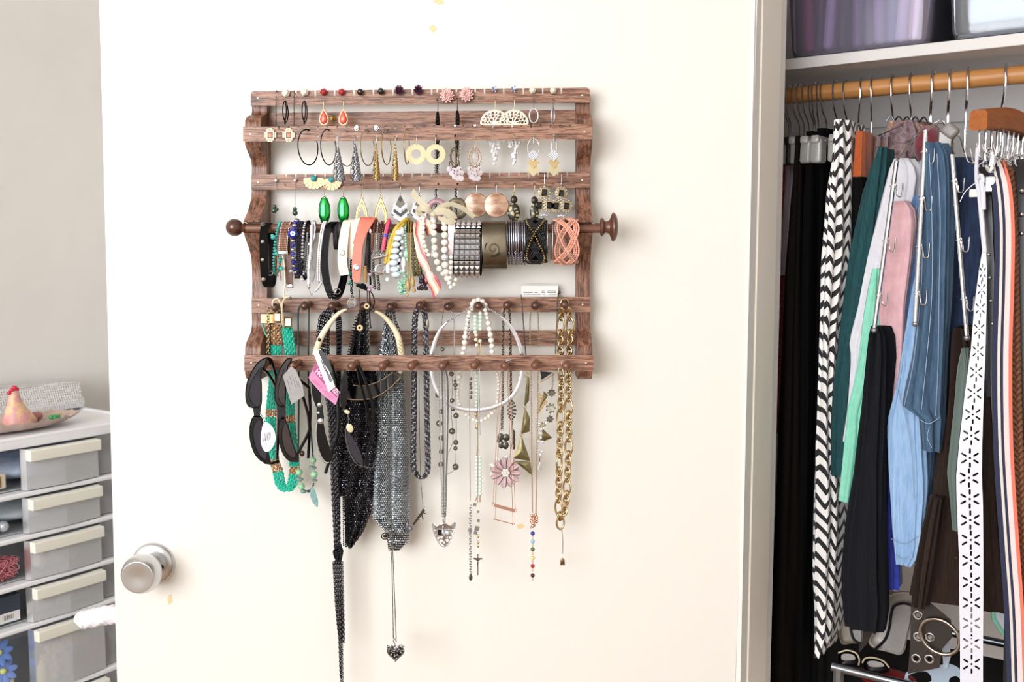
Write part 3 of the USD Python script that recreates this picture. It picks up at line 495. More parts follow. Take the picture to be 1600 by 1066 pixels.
def goldtear(t, x, y, d):
    wire(t, x, y, y + 16, d, BRON); t.part('link', ringm((x, y + 19, d), 2, 3, .6), GOLD); o = drop_outline(x, y + 42, 24, 46, p=1.0); i_ = drop_outline(x, y + 45, 13, 30, p=1.1)
    t.part('gold_frame', slab(o.difference(i_), d, 2.5), mat('#c6a566', .25, 1.0)); e = np.array(o.buffer(-2.8).exterior.coords)[:-1]; t.part('glitter', beads(z(e, d + 2.6), 1.1, 2.2, 1, True, smooth=False), mat('#e9d9a8', .2, .9), kind='stuff'); t.part('dark_edge', tube(W(z(np.array(o.exterior.coords)[:-1:2], d + 1)), .9 * K(d), 5, True), mat('#4d3a25', .3, .8))
pair('open_teardrop_earring', 'earring', goldtear, (565, 290, 37), (595, 290, 37), 'open gold teardrop frame earring', 'hanging from the third rail')
def chev(t, x, y, d, i):
    wire(t, x, y, y + 12, d, SIL); w = WHT; k = mat('#141416', .4); sk = 5 * i
    t.part('top_diamond', slab(Polygon([(x, y + 13), (x + 9, y + 30), (x + 2, y + 40), (x - 8, y + 30)]), d, 1.5), mat('#5d5a52', .4, .5)); t.part('black_spot', slab(Polygon([(x + 0, y + 15), (x + 4, y + 21), (x, y + 25), (x - 4, y + 21)]), d + 1.5, .8), k)
    for j in range(3): t.part('stripe', slab(Polygon([(x - 10, y + 27 + j * 8), (x, y + 35 + j * 8), (x + 10, y + 26 + j * 8), (x + 11, y + 31 + j * 8), (x, y + 40 + j * 8), (x - 11, y + 32 + j * 8)]), d + 1.2 + j * .3, 1.1), (w, k, w)[j])
    t.part('base_plate', slab(Polygon([(x - 9, y + 27), (x, y + 20), (x + 9, y + 27), (x + 14, y + 42), (x, y + 56), (x - 14, y + 42)]), d - 1, 1.5), w); t.part('stripe', slab(Polygon([(x - 14, y + 42), (x, y + 54), (x + 14, y + 42), (x + 13, y + 45), (x, y + 58), (x - 13, y + 45)]), d + .6, 1), k)
each('chevron_earring', 'earring', chev, [(625.4, 291, 38), (655.5, 291, 38)], 'black and white chevron earring', 'partly hidden above the bracelets')
def mauve(c):
    def f(t, x, y, d, i):
        wire(t, x, y - 28, y - 14, d, SIL); t.part('shell_ring', lathe((x, y, d), 'd', [(8, .4), (9, 2.2), (12, 2.8), (15.5, 2.2), (17, .8), (16.5, -.6), (9, -.6), (8, .4)], 30), (mat('#b59aa4', .25, .2, h2='#9d808d', scale=60, film=350), mat('#6f5c58', .25, .2, h2='#574641', scale=60, film=300))[i])
    return f
each('shell_ring_earring', 'earring', mauve(0), [(683, 327, 38), (714.5, 326, 38)], 'mauve grey shell ring earring', 'behind the ribbon bow')
MOP = mat('#cdaa92', .22, .2, h2='#94684e', scale=45, st=(1, 1, 2.5), coat=.4, lo=.38, hi=.62)
def mop(t, x, y, d): wire(t, x, y - 32, y - 17, d, SIL); t.part('shell_disc', lathe((x, y, d), 'd', [(0, 0), (18.5, 0), (19.3, .8), (18.4, 2), (10, 3), (0, 3.3)], 36), MOP)
pair('shell_disc_earring', 'earring', mop, (744, 320.6, 38), (775.5, 320.6, 39), 'large copper pink mother-of-pearl disc earring', 'under the third rail')
SNK = usdkit.material(stage, '/World/Looks/snakeskin', {'tc': ('texture_coordinate', {}), 'v': ('voronoi_texture', {'scale': 150.0, 'feature': 'distance_to_edge'}), 'ra': ('rgb_ramp', {'ramp': [(.0, lin('#1a1712')), (.16, lin('#2a241a')), (.22, lin('#b7a878')), (1, lin('#9a8a5c'))]}), 'p': ('principled_bsdf', {'roughness': .25})}, [('tc.object', 'v.vector'), ('v.distance', 'ra.fac'), ('ra.color', 'p.base_color')], surface='p.BSDF')
def snake(t, x, y, d, i):
    wire(t, x, y, y + 14, d, GOLD); t.part('link', ringm((x, y + 15, d), 1.6, 2.4, .6), GOLD); t.part('dark_gem', lathe((x, y + 24, d), 'd', [(5.6, 0), (5.8, 1.5), (4.2, 2), (3.4, 3.6), (0, 4)], 12), mat('#3a3128', .2, .6)); r = 10 if i == 0 else 7
    v, f = lathe((x, y + 44, d), 'v', [(0, -14.5)] + [(r * math.sin(math.pi * (.1 + .86 * u)) ** .8, -14 + 30 * u) for u in np.linspace(.04, .96, 12)] + [(0, 17)], 18); c = W([(x, y, d)])[0]; v[:, 1] = c[1] + (v[:, 1] - c[1]) * .35; t.part('snake_drop', (v, f), SNK)
each('snake_drop_earring', 'earring', snake, [(803, 288, 38), (835, 289, 38)], 'snake-pattern oval drop earring', 'behind the silver bangles')
def gemchand(t, x, y, d, i):
    wire(t, x, y - 18, y, d, SIL); gm = mat('#101014', .05, coat=.8); st = mat('#ab9d84', .4, .85, h2='#857558', scale=500)
    for ox, oy in ((0, 12), (-8, 32), (8, 32)):
        t.part('filigree', lathe((x + ox, y + oy, d), 'd', [(10, 0), (10, 1.4), (7, 2), (0, 2)], 12), st); 
        for k in range(12): a = 2 * math.pi * k / 12; t.part('seed', ell((x + ox + 8.7 * math.cos(a), y + oy + 9.6 * math.sin(a), d + 2.4), 1.5, 1), mat('#dcd3c2', .2, .7))
        t.part('black_gem', boxg(x + ox, y + oy, d + 4, 8, 10.5, 5, 8), gm)
    t.part('crystal', cat([ell((x + k * 4, y + 47 + abs(k), d + 2), 2.2, 1) for k in (-1, 0, 1)]), CRYS)
each('gem_chandelier_earring', 'earring', gemchand, [(850.5, 289, 36), (877, 290, 36)], 'gold chandelier earring with three black gems', 'right end of third rail')
# ------------------------------------------------------------------ bracelets on the dowel
q1 = crop(400, 330, 7.108); q2 = crop(490, 330, 7.108); q3 = crop(580, 330, 7.108); q4 = crop(680, 330, 6.667)
DY = 357.0
def loop(pxf, yt, yb, b, drift=0, n=44, p=1.0, d0=DW, a0=0, a1=2 * math.pi):
    """hanging ring in a plane across the dowel: over the dowel at yt, lowest at yb, b mm to the front and back"""
    out = []; mid, a = (yt + yb) / 2, (yb - yt) / 2; full = a1 - a0 > 6
    for t in np.linspace(a0, a1, n, endpoint=not full):
        c, s = math.cos(t), math.sin(t); c2, s2 = math.copysign(abs(c) ** p, c), math.copysign(abs(s) ** p, s); d = d0 + b * s2; y = mid - a * c2; v = (y - yt) / (yb - yt)
        k = (D - (d0 + b) / 1e3) / (D - d / 1e3); out.append((800 + (pxf + drift * v - 800) * k, 390 + (y - 390) * k, d))
    return np.array(out)
def band(pts, wpx, th, closed=True, wdir=(1, 0, 0), bulge=0): return strap(W(pts), wdir, np.asarray(wpx) * K(DW), th / 1000, closed, bulge)
ON = 'hanging on the dowel'
def bracelet(label, pxf, y=400): return thing('bracelet', label, 'bracelet', (pxf, y, DW))
t = bracelet('black leather snap bracelet with round silver studs, leftmost on the dowel', 411)
lp = loop(410.5, 348.5, 449, 25, 3, p=.8); t.part('leather_band', band(lp, 12.5, 2.2), LEATH)
for x, y in q1(75, 340, 75, 540, 85, 755): t.part('stud', lathe((x, y, 83), 'd', [(3.4, 0), (3.2, 1.5), (2, 2.8), (0, 3.2)], 14), SIL)
t.part('snap', lathe((411, 350.5, 73), 'd', [(3.8, 0), (3.6, 1.5), (0, 2)], 14), mat('#3a3830', .4, .9))
t = bracelet('turquoise bead bracelet beside the black studded leather one', 429)
lp = loop(433, 347, 429, 22, -8)
for k, m in enumerate(bead_list(lp[:24], 2.4, 4.6, 2, sq=.85)): t.part('turquoise_bead', m, TURQ)
t.part('back_strand', beads(lp[24:], 2.2, 4.4, 1), TURQ, kind='stuff')
for x, y, r in ((427, 371, 4.4), (425.5, 368, 3), (430, 392, 3), (432, 396.5, 3.4), (436.5, 407, 2.8), (439.5, 419.7, 3.8)): t.part('turquoise_chip', ell((x, y, 82), (r, r * .8, r * .7), 1), TURQ)
t.part('charm_chain', cat([chain(z([(430, 390), (431, 410), (434, 430)], 80), 2.4, 2.4, .5, 8, 4), chain(z([(434, 395), (437, 415), (439, 436)], 79), 2.4, 2.4, .5, 8, 4)]), mat('#a8795a', .3, .9), kind='stuff')
t.part('clasp_ring', ringm((422.5, 427, 80), 3.4, 3.4, .6), SIL)
t = bracelet('flat brown and white seed bead band with silver end clasp', 443)
lp = loop(443, 346.5, 440, 22, -2, a0=-1.2, a1=1.62); t.part('fabric_back', band(lp, 15, 1.2, False), mat('#3a241a', .6))
lp = loop(443, 346.3, 440, 22.6, -2, a0=-.25, a1=1.56, n=60); w = resample(W(lp), 2.7 * K(80)); T_, _, _ = frames(w)
for c in range(7):
    P = w + np.array([(c - 3) * 2.05 * K(80), 0, 0]); Xd = np.tile([1., 0, 0], (len(P), 1)); v, f = ico(1); t.part('bead_row', inst((v * np.array([1.0, 1.15, .9]) * K(80), f), P, Xd, T_, np.cross(Xd, T_)), mat('#e9e2da', .25) if c in (0, 2, 4, 6) and c not in (2, 4) else mat('#b27a5f', .25), kind='stuff')
t.part('clasp', boxg(442, 394.6, 81, 15.4, 6, 3, 0), mat('#d3d1d0', .3, .9)); t.part('cord', tb(z([(441, 399), (444, 412), (445, 440), (443.5, 462), (447, 465), (452, 463)], 78), 1.0, 6), mat('#e6d7b5', .7)); t.part('cord_tip', ell((454, 466, 76), (2.6, 2, 2), 1), ASIL)
t = bracelet('brown leather strap bracelet with square silver end, behind the blue beads', 452)
t.part('leather_strap', band([(456, 350, 60), (452, 353, 70), (450.5, 370, 72), (450, 400, 72), (451.5, 425, 71), (452.5, 444, 70)], 11, 2.5, False), mat('#5d3322', .4, bump=.0002, bs=500)); t.part('strap_end', boxg(452.5, 446.5, 70.5, 12, 6, 5, 3), SIL); t.part('tip_ring', ringm((450, 452, 70), 2, 2.2, .5), SIL)
t.part('back_strap', band(loop(456, 349, 440, 18, 2, a0=3.6, a1=6.2), 9, 2.5, False), mat('#4a2a1c', .4))
t = bracelet('cobalt blue and silver bead bracelet with large blue eye bead', 457.5)
lp = loop(457.5, 344, 429, 25, 0); BL = mat('#20209a', .1, coat=.6)
for k, m in enumerate(bead_list(lp, 3.6, 6.6, 2, True, sq=.85)): t.part('silver_bead' if k % 2 else 'blue_bead', m, SIL if k % 2 else BL)
t.part('eye_bead', ell((457, 365, 84), (8.2, 7, 6), 3), BL)
for r, d, c in ((4, 89.3, '#8fb6e6'), (2.8, 89.9, '#f2f4fa'), (1.6, 90.4, '#2d4fa8')): t.part('eye_disc', lathe((457.5, 365, d), 'd', [(0, 0), (r, 0), (r, .5), (0, .6)], 16), mat(c, .2))
t.part('charm', cat([ell((455, 424, 83), 4, 2), ell((461.5, 425.5, 82), 2.4, 1), ell((459, 427, 83), 2.2, 1)]), SIL)
t = bracelet('bracelet of dark navy seed beads next to the blue eye beads', 465.5)
for o in (-1.6, 1.8): t.part('seed_strand', beads(loop(465.5 + o, 346, 430, 22, 0), 1.7, 3.2, 1, True), mat('#22263f', .2, .3), kind='stuff')
t = bracelet('silver ball and grey curb chain bracelet with black cord edge', 472)
lp = loop(473, 346, 434, 24, -1); half = len(lp) // 4
for k, m in enumerate(bead_list(lp[:14], 2.6, 4.8, 2)): t.part('silver_ball', m, SIL)
t.part('curb_chain', chain(lp[13:], 3.6, 5.2, 1.1, 10, 5), GUN, kind='stuff'); t.part('black_cord', rope(loop(477, 345, 437, 22, -6), 1.8, 3, 7, 4, True), BLKM); t.part('crystal_drop', ell((472, 437, 82), (3, 2.4, 2.4), 1), CRYS)
def heart(x, y, d, w, h, th):
    a = np.linspace(0, 2 * math.pi, 40, endpoint=False); X = 16 * np.sin(a) ** 3 / 16; Y = -(13 * np.cos(a) - 5 * np.cos(2 * a) - 2 * np.cos(3 * a) - np.cos(4 * a)) / 15
    R = [W(np.column_stack([x + X * w / 2 * s, y + (Y + .1) * h / 2 * s, np.full(40, d + e * th)])) for s, e in ((.3, -.5), (.75, -.42), (1, 0), (.82, .32), (.5, .46), (.15, .5))]; return flip(loft(np.array(R)))
t = bracelet('clear crystal bead loop with hanging silver heart charm', 485)
for k, m in enumerate(bead_list(loop(487, 346, 378, 16, -1), 2.5, 4.4, 2, True)): t.part('crystal_bead', m, mat('#d9dde2', .06, .4))
t.part('heart_charm', heart(484.4, 382, 76, 11.5, 11.5, 5), mat('#d8d7da', .15, .9))
t.part('strand', beads(z([(480, 365), (477, 385), (476, 405), (474.5, 428)], 74), 2, 3.4, 1), mat('#b9bdc6', .1, .6), kind='stuff')
t = bracelet('white woven cord bracelet in two thin hanging strands with silver clasp', 484)
t.part('cord', rope(z([(487, 352), (485.5, 390), (482.5, 420), (482.5, 445)], 78), 2.7, 3, 8, 5), mat('#dcdde2', .4)); t.part('cord', rope(z([(490, 352), (488, 395), (486, 415), (491, 425), (488, 440)], 66), 2.0, 3, 8, 5), mat('#c9cbd2', .4)); t.part('cord', rope(z([(503, 440), (497, 450), (491, 456)], 70), 2.2, 3, 7, 5), mat('#d0d1d6', .4))
t.part('clasp', cat([ell((482.5, 448, 78), (2.4, 4, 2.2), 2), tb(z([(483, 450), (484.5, 457), (487, 461), (488.5, 458)], 78), 1, 6)]), SIL); t.part('white_cord', tb(z([(491, 347), (492.5, 356), (491, 370), (488, 378)], 76), 1.0, 6), WHT)
t = bracelet('slim white beaded band next to the black sparkle wrap', 500)
t.part('beaded_band', cat([beads(np.array(loop(503 + o, 346, 442, 24, -8, n=30)), 1.6, 2.8, 1, True) for o in (-1.6, 1.6)]), mat('#e9e9ee', .3), kind='stuff')
t = bracelet('wide black suede wrap bracelet with rows of crystal dots and snap rings', 520)
bp = spl([(519, 349, 64), (512, 360, 75), (508, 382, 82), (507, 410, 84), (509.5, 435, 83), (514.5, 455, 80), (521, 466, 76), (529, 461, 70), (535, 444, 62), (538.5, 425, 54), (538, 395, 48), (534, 365, 46), (528, 350, 52)], 6, True)
t.part('suede_band', band(bp, np.full(len(bp), 13.0), 2.6, True, (1, -.55, 0)), mat('#050505', .9, ior=1.2))
fr = bp[5:42]; 
for o in (-4, -1, 2, 4.6): t.part('crystal_row', beads(np.array(fr) + [o, 0, 2.0 + .35 * o], .62, 2.6, 0, smooth=False), mat('#a9abb6', .1, 1.0), kind='stuff')
for x, y in q2(262, 890, 225, 975): t.part('snap_ring', ringm((x, y, 75), 5 if y < 460 else 4, 4.4 if y < 460 else 3, .9, 30), SIL)
t.part('wrap_turns', cat([band(loop(523 + 7 * k, 347.5, (389, 372, 386, 366)[k], 10, 1, p=.8), 6.5, 2.2) for k in range(3)]), mat('#101012', .6)); t.part('crystal_row', cat([beads(loop(523 + 7 * k, 347.2, (389, 372, 386)[k], 11.3, 1, p=.8)[:22], .6, 2.6, 0, smooth=False) for k in range(3)]), mat('#a9abb6', .1, 1.0), kind='stuff')
CL_ = mat('#efe3cf', .55, bump=.0002, bs=500); CO_ = mat('#ee7b68', .5, bump=.0002, bs=500)
t = bracelet('cream leather multi-wrap bracelet with silver snaps', 540)
for pts, w in (([(550, 348, 52), (545, 345, 64), (541, 351, 74), (536.5, 380, 83), (535.5, 410, 86), (538.5, 430, 86)], [9, 11, 13, 15, 15, 14]), ([(556, 347, 52), (552, 344, 64), (549, 350, 72), (548, 380, 77), (545, 402, 78)], [9, 11, 12, 10, 7]), ([(562, 344, 52), (559.5, 341, 64), (558, 347, 73), (552.5, 378, 78), (547, 404, 78)], [7, 8, 9, 9, 7])):
    pp = spl(pts, 6); t.part('leather_band', band(pp, np.interp(np.linspace(0, 1, len(pp)), np.linspace(0, 1, len(w)), w), 2.2, False), CL_)
for x, y in ((535, 395), (534, 420)): t.part('snap', lathe((x, y, 86), 'd', [(4.6, 0), (4.6, 1.2), (3.4, 1.6), (2.8, .8), (0, 1.0)], 16), SIL)
t = bracelet('coral pink leather wrap bracelet with one silver snap', 562)
for pts, w in (([(587, 345, 52), (583, 341.5, 64), (578, 346, 76), (566, 366, 85), (559.5, 388, 89), (557.5, 412, 90), (557, 435, 89)], [8, 10, 12, 13, 14, 15, 13]), ([(578, 343, 54), (573, 340.5, 65), (568, 347, 76), (561.5, 365, 80), (555, 382, 80)], [10, 13, 14, 11, 7])):
    pp = spl(pts, 6); t.part('leather_band', band(pp, np.interp(np.linspace(0, 1, len(pp)), np.linspace(0, 1, len(w)), w), 2.4, False), CO_)
t.part('band_tip', lathe((557, 435, 89), 'd', [(0, -1.2), (6.6, -1.2), (6.6, 1.2), (0, 1.2)], 20), CO_); t.part('snap', lathe((556.8, 418, 91), 'd', [(5.2, 0), (5.2, 1.2), (4, 1.6), (3.2, .8), (0, 1.0)], 16), SIL)
t = bracelet('green nugget and black chain bracelet with round coin charm', 549, 430)
for x, y, r in ((546, 428, 4.6), (548, 441, 3), (556, 441, 3.4), (545.5, 443.5, 2.4)): t.part('green_nugget', ell((x, y, 84), (r, r * .85, r * .8), 1), mat('#3f8577', .35, h2='#2b6a60', scale=300))
t.part('chain', cat([chain(z([(556, 352), (551, 390), (548, 425), (550, 440)], 73), 3, 3.6, .8), chain(z([(550, 440), (549, 453), (550.5, 464)], 82), 3, 3.6, .8)]), DGUN, kind='stuff'); t.part('coin', lathe((551, 473.5, 84), 'd', [(0, 0), (7.8, 0), (8.2, .6), (8, 1.6), (6.8, 1.7), (6.4, 1.1), (0, 1.2)], 28), mat('#7d7871', .4, .9, h2='#504c47', scale=350, bump=.0005)); t.part('coin_loop', ringm((551, 464.5, 84), 1.6, 1.8, .6), ASIL)
t = bracelet('tan cord-wrapped wooden bracelet with black knot and trailing cords', 570, 430)
for k in range(9): t.part('cord_turn', lathe((570.5, 417 + 2.9 * k, 84), 'v', [(0, -1.3), (3.6 - abs(k - 5) * .18, -1.3), (4.3 - abs(k - 5) * .18, 0), (3.6 - abs(k - 5) * .18, 1.3), (0, 1.3)], 14), mat('#b08d5e', .6))
t.part('band', band(loop(577, 348, 446, 22, -8, a0=-.6, a1=2.4), 5, 2.6, False), mat('#2a1712', .6)); t.part('knot', cat([ell((566.5, 447.5, 84), (6, 4.6, 4.5), 2), ell((560, 446, 84), (4, 3, 3), 1), ell((573, 452, 83), (4.6, 3, 3), 1)]), BLKM)
for p, m in (([(562, 452), (561.5, 470), (563, 490), (562.5, 508)], mat('#4a2f25', .6)), ([(574, 455), (574, 468), (573.4, 476)], mat('#4a2f25', .6)), ([(575, 452), (582, 460), (585, 472), (582, 482), (577, 484)], BLKM), ([(577, 455), (578, 470), (577.5, 490), (579, 510)], BLKM)): t.part('cord', tb(z(p, 86), .95, 6), m)
for x, y, r in ((562.3, 512.5, 5), (573.3, 478.6, 4.7)): t.part('donut_bead', lathe((x, y, 86), 'd', [(1.7, .5), (2.4, 1.8), (3.6, 2.2), (r, .8), (r, -.8), (3.6, -2), (1.7, -.5), (1.7, .5)], 20), mat('#d8bf95', .4))
t.part('cord_tip', ell((579.3, 511.5, 86), (1.6, 2.4, 1.6), 1), BLK)
t = bracelet('multi-strand dark red, silver and black bead bracelet with toggle clasp', 590)
for o, c, r, mt, yy in ((-12, -3, 1.9, BLK, 425), (-4.5, -4.5, 2.1, mat('#6b2f22', .25, coat=.3), 396), (1, -3.5, 1.9, SIL, 393), (7, -4, 2.0, mat('#4b1f1b', .2, coat=.3), 392), (18.5, -8, 2.2, mat('#5c1c22', .25, coat=.3), 392)):
    lp = spl(z([(590 + o + 1, 349), (590 + o, 347)], [58, 66]) + z([(590 + o - 1, 351), (590 + o + c * .5, 370), (590 + o + c, yy)], [74, 80, 81]), 8); t.part('bead_strand', beads(lp, r, r * 1.7, 1, smooth=False), mt, kind='stuff')
t.part('gold_strand', beads(z([(599, 347), (597, 370), (593, 390)], [70, 79, 80]), 1.6, 3.6, 1), GOLD, kind='stuff'); t.part('white_bead', ell((578.5, 361, 80), (2.2, 3.6, 2.2), 2), WHT)
t.part('end_chain', cat([chain(z([(x, 393), (x - 1, 402)], 82), 2.6, 3, .7) for x in (582, 588, 594, 598)]), SIL, kind='stuff')
t.part('clasp_bar', tb(z([(581.5, 404.5), (607, 399)], 84), 2.1, 8, smooth=False), SIL); t.part('toggle_ring', ringm((594, 421, 85), 7.2, 7.2, 1.7, 12), SIL); t.part('toggle_bar', tb(z([(577.5, 423.5), (608, 428)], 88), 1.3, 8, smooth=False), SIL)
t.part('bead_tail', cat([beads(z([(583, 405), (583.5, 425), (586, 450)], 83), 2.4, 3.7, 1), beads(z([(590, 432), (592, 445), (592, 452)], 83), 2.4, 3.6, 1), chain(z([(594, 402), (594, 413)], 84), 2.6, 3, .7)]), ASIL, kind='stuff')
t = bracelet('string of mauve pearl beads on black cord by the toggle clasp', 579, 440)
t.part('cord', tb(z([(578, 352), (578, 390), (578, 420), (579, 445)], [73, 82, 82, 83]), 1.6, 6), BLKM)
for x, y, r in ((578.6, 429, 3.4), (581.4, 448, 3.2), (577, 453, 3.6)): t.part('mauve_bead', ell((x, y, 85), (r, r * .9, r * .9), 2), mat('#b193ab', .2, .2))
t = bracelet('bright pink wrapped cord bracelet with tiny blue bead', 602)
t.part('pink_cord', tb([(609, 349, 60), (608, 344.5, 67), (606.5, 348, 76), (602, 368, 84), (598.5, 391, 84)], [3, 3.2, 3.3, 3, 2.8], 10), mat('#e4557f', .5, bump=.0002, bs=600)); t.part('blue_bead', cat([lathe((602, 368.5, 84), 'h', [(0, -3), (3.6, -3), (3.6, 3), (0, 3)], 12)]), mat('#3d57b5', .3))
t = bracelet('two braided yellow cords looped over the dowel', 618)
for o in (0, 6): t.part('braid', rope([(640 - o * .3, 350, 52), (637 - o * .4, 343.5 + o * .4, 64), (624 + o * .6, 351 + o * .5, 78), (613 + o * .7, 368, 84), (606 + o * .7, 393, 84), (602 + o * .8, 412, 80)], 3.3, 3, 9, 6), mat('#d9bf52', .5, h2='#c2a53c', scale=300))
t = bracelet('stretch bracelet of pale blue oval beads with white drop beads', 618)
PB = mat('#d5e1ea', .15, coat=.5)
for x, y in q3(318, 235, 290, 300, 270, 370, 262, 440, 260, 508, 245, 575, 255, 645, 275, 705): t.part('oval_bead', ell((x, y, 84), (7.6, 4.5, 4.5), 2, -3), PB)
for x, y in q3(350, 255, 345, 340, 340, 410, 330, 475, 310, 545, 300, 620, 210, 400, 345, 200): t.part('round_bead', ell((x, y, 81), 3.3, 2), PB)
for x, y, w, h in ((606, 420, 3.6, 9), (605.5, 437, 3.4, 4), (630.5, 411, 3.9, 9.5), (630.5, 423, 3.2, 3.2)): t.part('drop_bead', ell((x, y, 86), (w, h, w), 2), mat('#e3ebf0', .15, coat=.5))
t.part('back_beads', beads(loop(620, 349, 432, 22, -4)[20:40], 3.4, 6.2, 1), mat('#2b2527', .4), kind='stuff')
t = bracelet('mint green bead bracelet ending in a drooping bead bunch', 633)
MT = mat('#a9dcc4', .15, coat=.5, h2='#93cdb2', scale=120); r_ = np.random.default_rng(5)
t.part('bead_strand', beads([(634, 349, 70), (633, 360, 78), (634, 380, 82), (635, 390, 83)], 2.1, 4, 1), MT, kind='stuff'); t.part('large_bead', ell((635, 397, 84), (4.4, 6.4, 4.2), 2), MT); t.part('large_bead', ell((637, 406, 83), (3.6, 4, 3.6), 2), MT)
for k in range(46): v = r_.random(); t.part('mint_bead', ell((631 + 9 * r_.uniform(-1, 1) * (1 - .45 * v) - 3 * v, 424 + 36 * v, 82 + 5 * r_.uniform(-1, 1)), (r_.uniform(1.9, 3), r_.uniform(1.8, 2.8), 2.3), 1), MT)
t = bracelet('gold cord bracelet with tan wooden drop beads', 641)
for x in (637.5, 641.5): t.part('cord', tb([(x + 3, 350, 58), (x + 2, 345, 66), (x + .5, 352, 76), (x, 390, 86), (x - .4, 440, 87)], .9, 6), mat('#a98e4a', .4, .4))
for x, y, w, h in ((637.7, 447, 4, 10), (645, 441, 3.2, 9), (647, 454, 3, 3.4), (636, 461, 2.6, 2.8)): t.part('tan_drop', ell((x, y, 88), (w, h, w), 2, -4), mat('#bfa16a', .3, h2='#a98a52', scale=60))
t = bracelet('olive green glass bead bracelet left of the patterned scarf', 649)
OV = mat('#857a48', .15, h2='#6b6238', scale=200, coat=.5)
for o in (0, 5.6, 10):
    for m in bead_list(loop(645 + o, 362 - o * 1.4, 430, 20, 1, n=40)[2:22], 3.0, 6.2, 2): t.part('olive_bead', m, OV)
t = bracelet('dark plum bead cluster hanging below the patterned scarf', 661, 440)
for k in range(15): t.part('plum_bead', ell((660.5 + 6.5 * r_.uniform(-1, 1), 441 + 11 * r_.uniform(-1, 1), 82 + 4 * r_.uniform(-1, 1)), 3.4, 2), mat('#33202c', .15, coat=.6))
t.part('cord', tb([(656, 352, 66), (656, 400, 74), (659, 432, 80)], .8, 5), BLKM)
SWIRL = usdkit.material(stage, '/World/Looks/swirl_silk', {'tc': ('texture_coordinate', {}), 'map': ('mapping', {'scale': (1, 1, .7), 'rotation': (0, .5, 0)}), 'w': ('wave_texture', {'scale': 24.0, 'distortion': 7.0, 'detail': 1.0, 'detail_scale': 1.2}), 'ra': ('rgb_ramp', {'interpolate': False, 'ramp': [(0, lin('#f3e7d2')), (.2, lin('#f0b98c')), (.36, lin('#e68b52')), (.5, lin('#f4ead8')), (.62, lin('#a5262c')), (.74, lin('#f0c39a')), (.86, lin('#2a1f3d')), (.94, lin('#c9485a'))]}), 'p': ('principled_bsdf', {'roughness': .35, 'sheen_weight': .3})}, [('tc.object', 'map.vector'), ('map.vector', 'w.vector'), ('w.fac', 'ra.fac'), ('ra.color', 'p.base_color')], surface='p.BSDF')
t = bracelet('multicolour swirl silk scarf tied as bracelet, orange, cream and plum', 660)
for pts, w in (([(664, 352, 50), (657, 344.5, 62), (653, 350, 74), (653, 368, 82), (656, 390, 85), (662, 410, 86), (669, 425, 86), (666, 440, 84)], [12, 14, 14, 13, 13, 15, 9, 4]), ([(668, 423, 87), (675, 436, 88), (680, 449, 87), (678, 465, 85)], [6, 17, 19, 2]), ([(650, 351, 62), (656, 347, 72), (667, 350, 76), (672, 358, 74), (666, 366, 72)], [5, 10, 14, 14, 8])):
    pp = spl(pts, 8); t.part('silk', band(pp, np.interp(np.linspace(0, 1, len(pp)), np.linspace(0, 1, len(w)), w), 1.6, False, (1, -.2, .25), .4), SWIRL)
def pearls(label, front, r, pxf, back=True, sparkle=()):
    t = bracelet(label, pxf)
    for k, m in enumerate(bead_list(front, r, 2 * r - .15, 2)): t.part('crystal_ball' if k in sparkle else 'pearl', m, CRYS if k in sparkle else PEARL)
    return t
pearls('small cream pearl bracelet nearest the silk scarf', [(663, 341, 68), (661.5, 350, 77), (661, 362, 82), (661.5, 374, 84), (664, 385, 85), (668, 395, 85), (671, 400, 83), (676, 396, 78), (677, 380, 72)], 3.5, 665)
pearls('medium cream pearl bracelet, middle one of the three pearl strings', [(677, 340.5, 66), (677, 347, 76), (678, 362, 83), (678.5, 380, 85), (680, 395, 86), (682.5, 408, 86), (686, 419, 85), (692, 427, 80), (700, 428, 72)], 5.0, 680)
pearls('large white pearl bracelet with one crystal ball beside the pink band', [(695, 342, 66), (694.7, 352, 78), (694.7, 370, 84), (694.5, 390, 86), (695, 410, 87), (697, 428, 86), (699, 435, 82)], 5.4, 695, sparkle=(6,))
pearls('dangling tail of small pearls left of the pyramid stud cuff', [(705, 402, 84), (704.5, 418, 86), (703.5, 432, 86), (702, 447, 85), (708, 448, 84), (712, 437, 82)], 3.5, 704)
t = bracelet('pale pink flat ribbon band left of the pyramid stud cuff', 705.5)
t.part('ribbon', band(loop(705.5, 344.5, 402, 24, 0, p=.45), 11, 1.5), mat('#ecd9dc', .6))
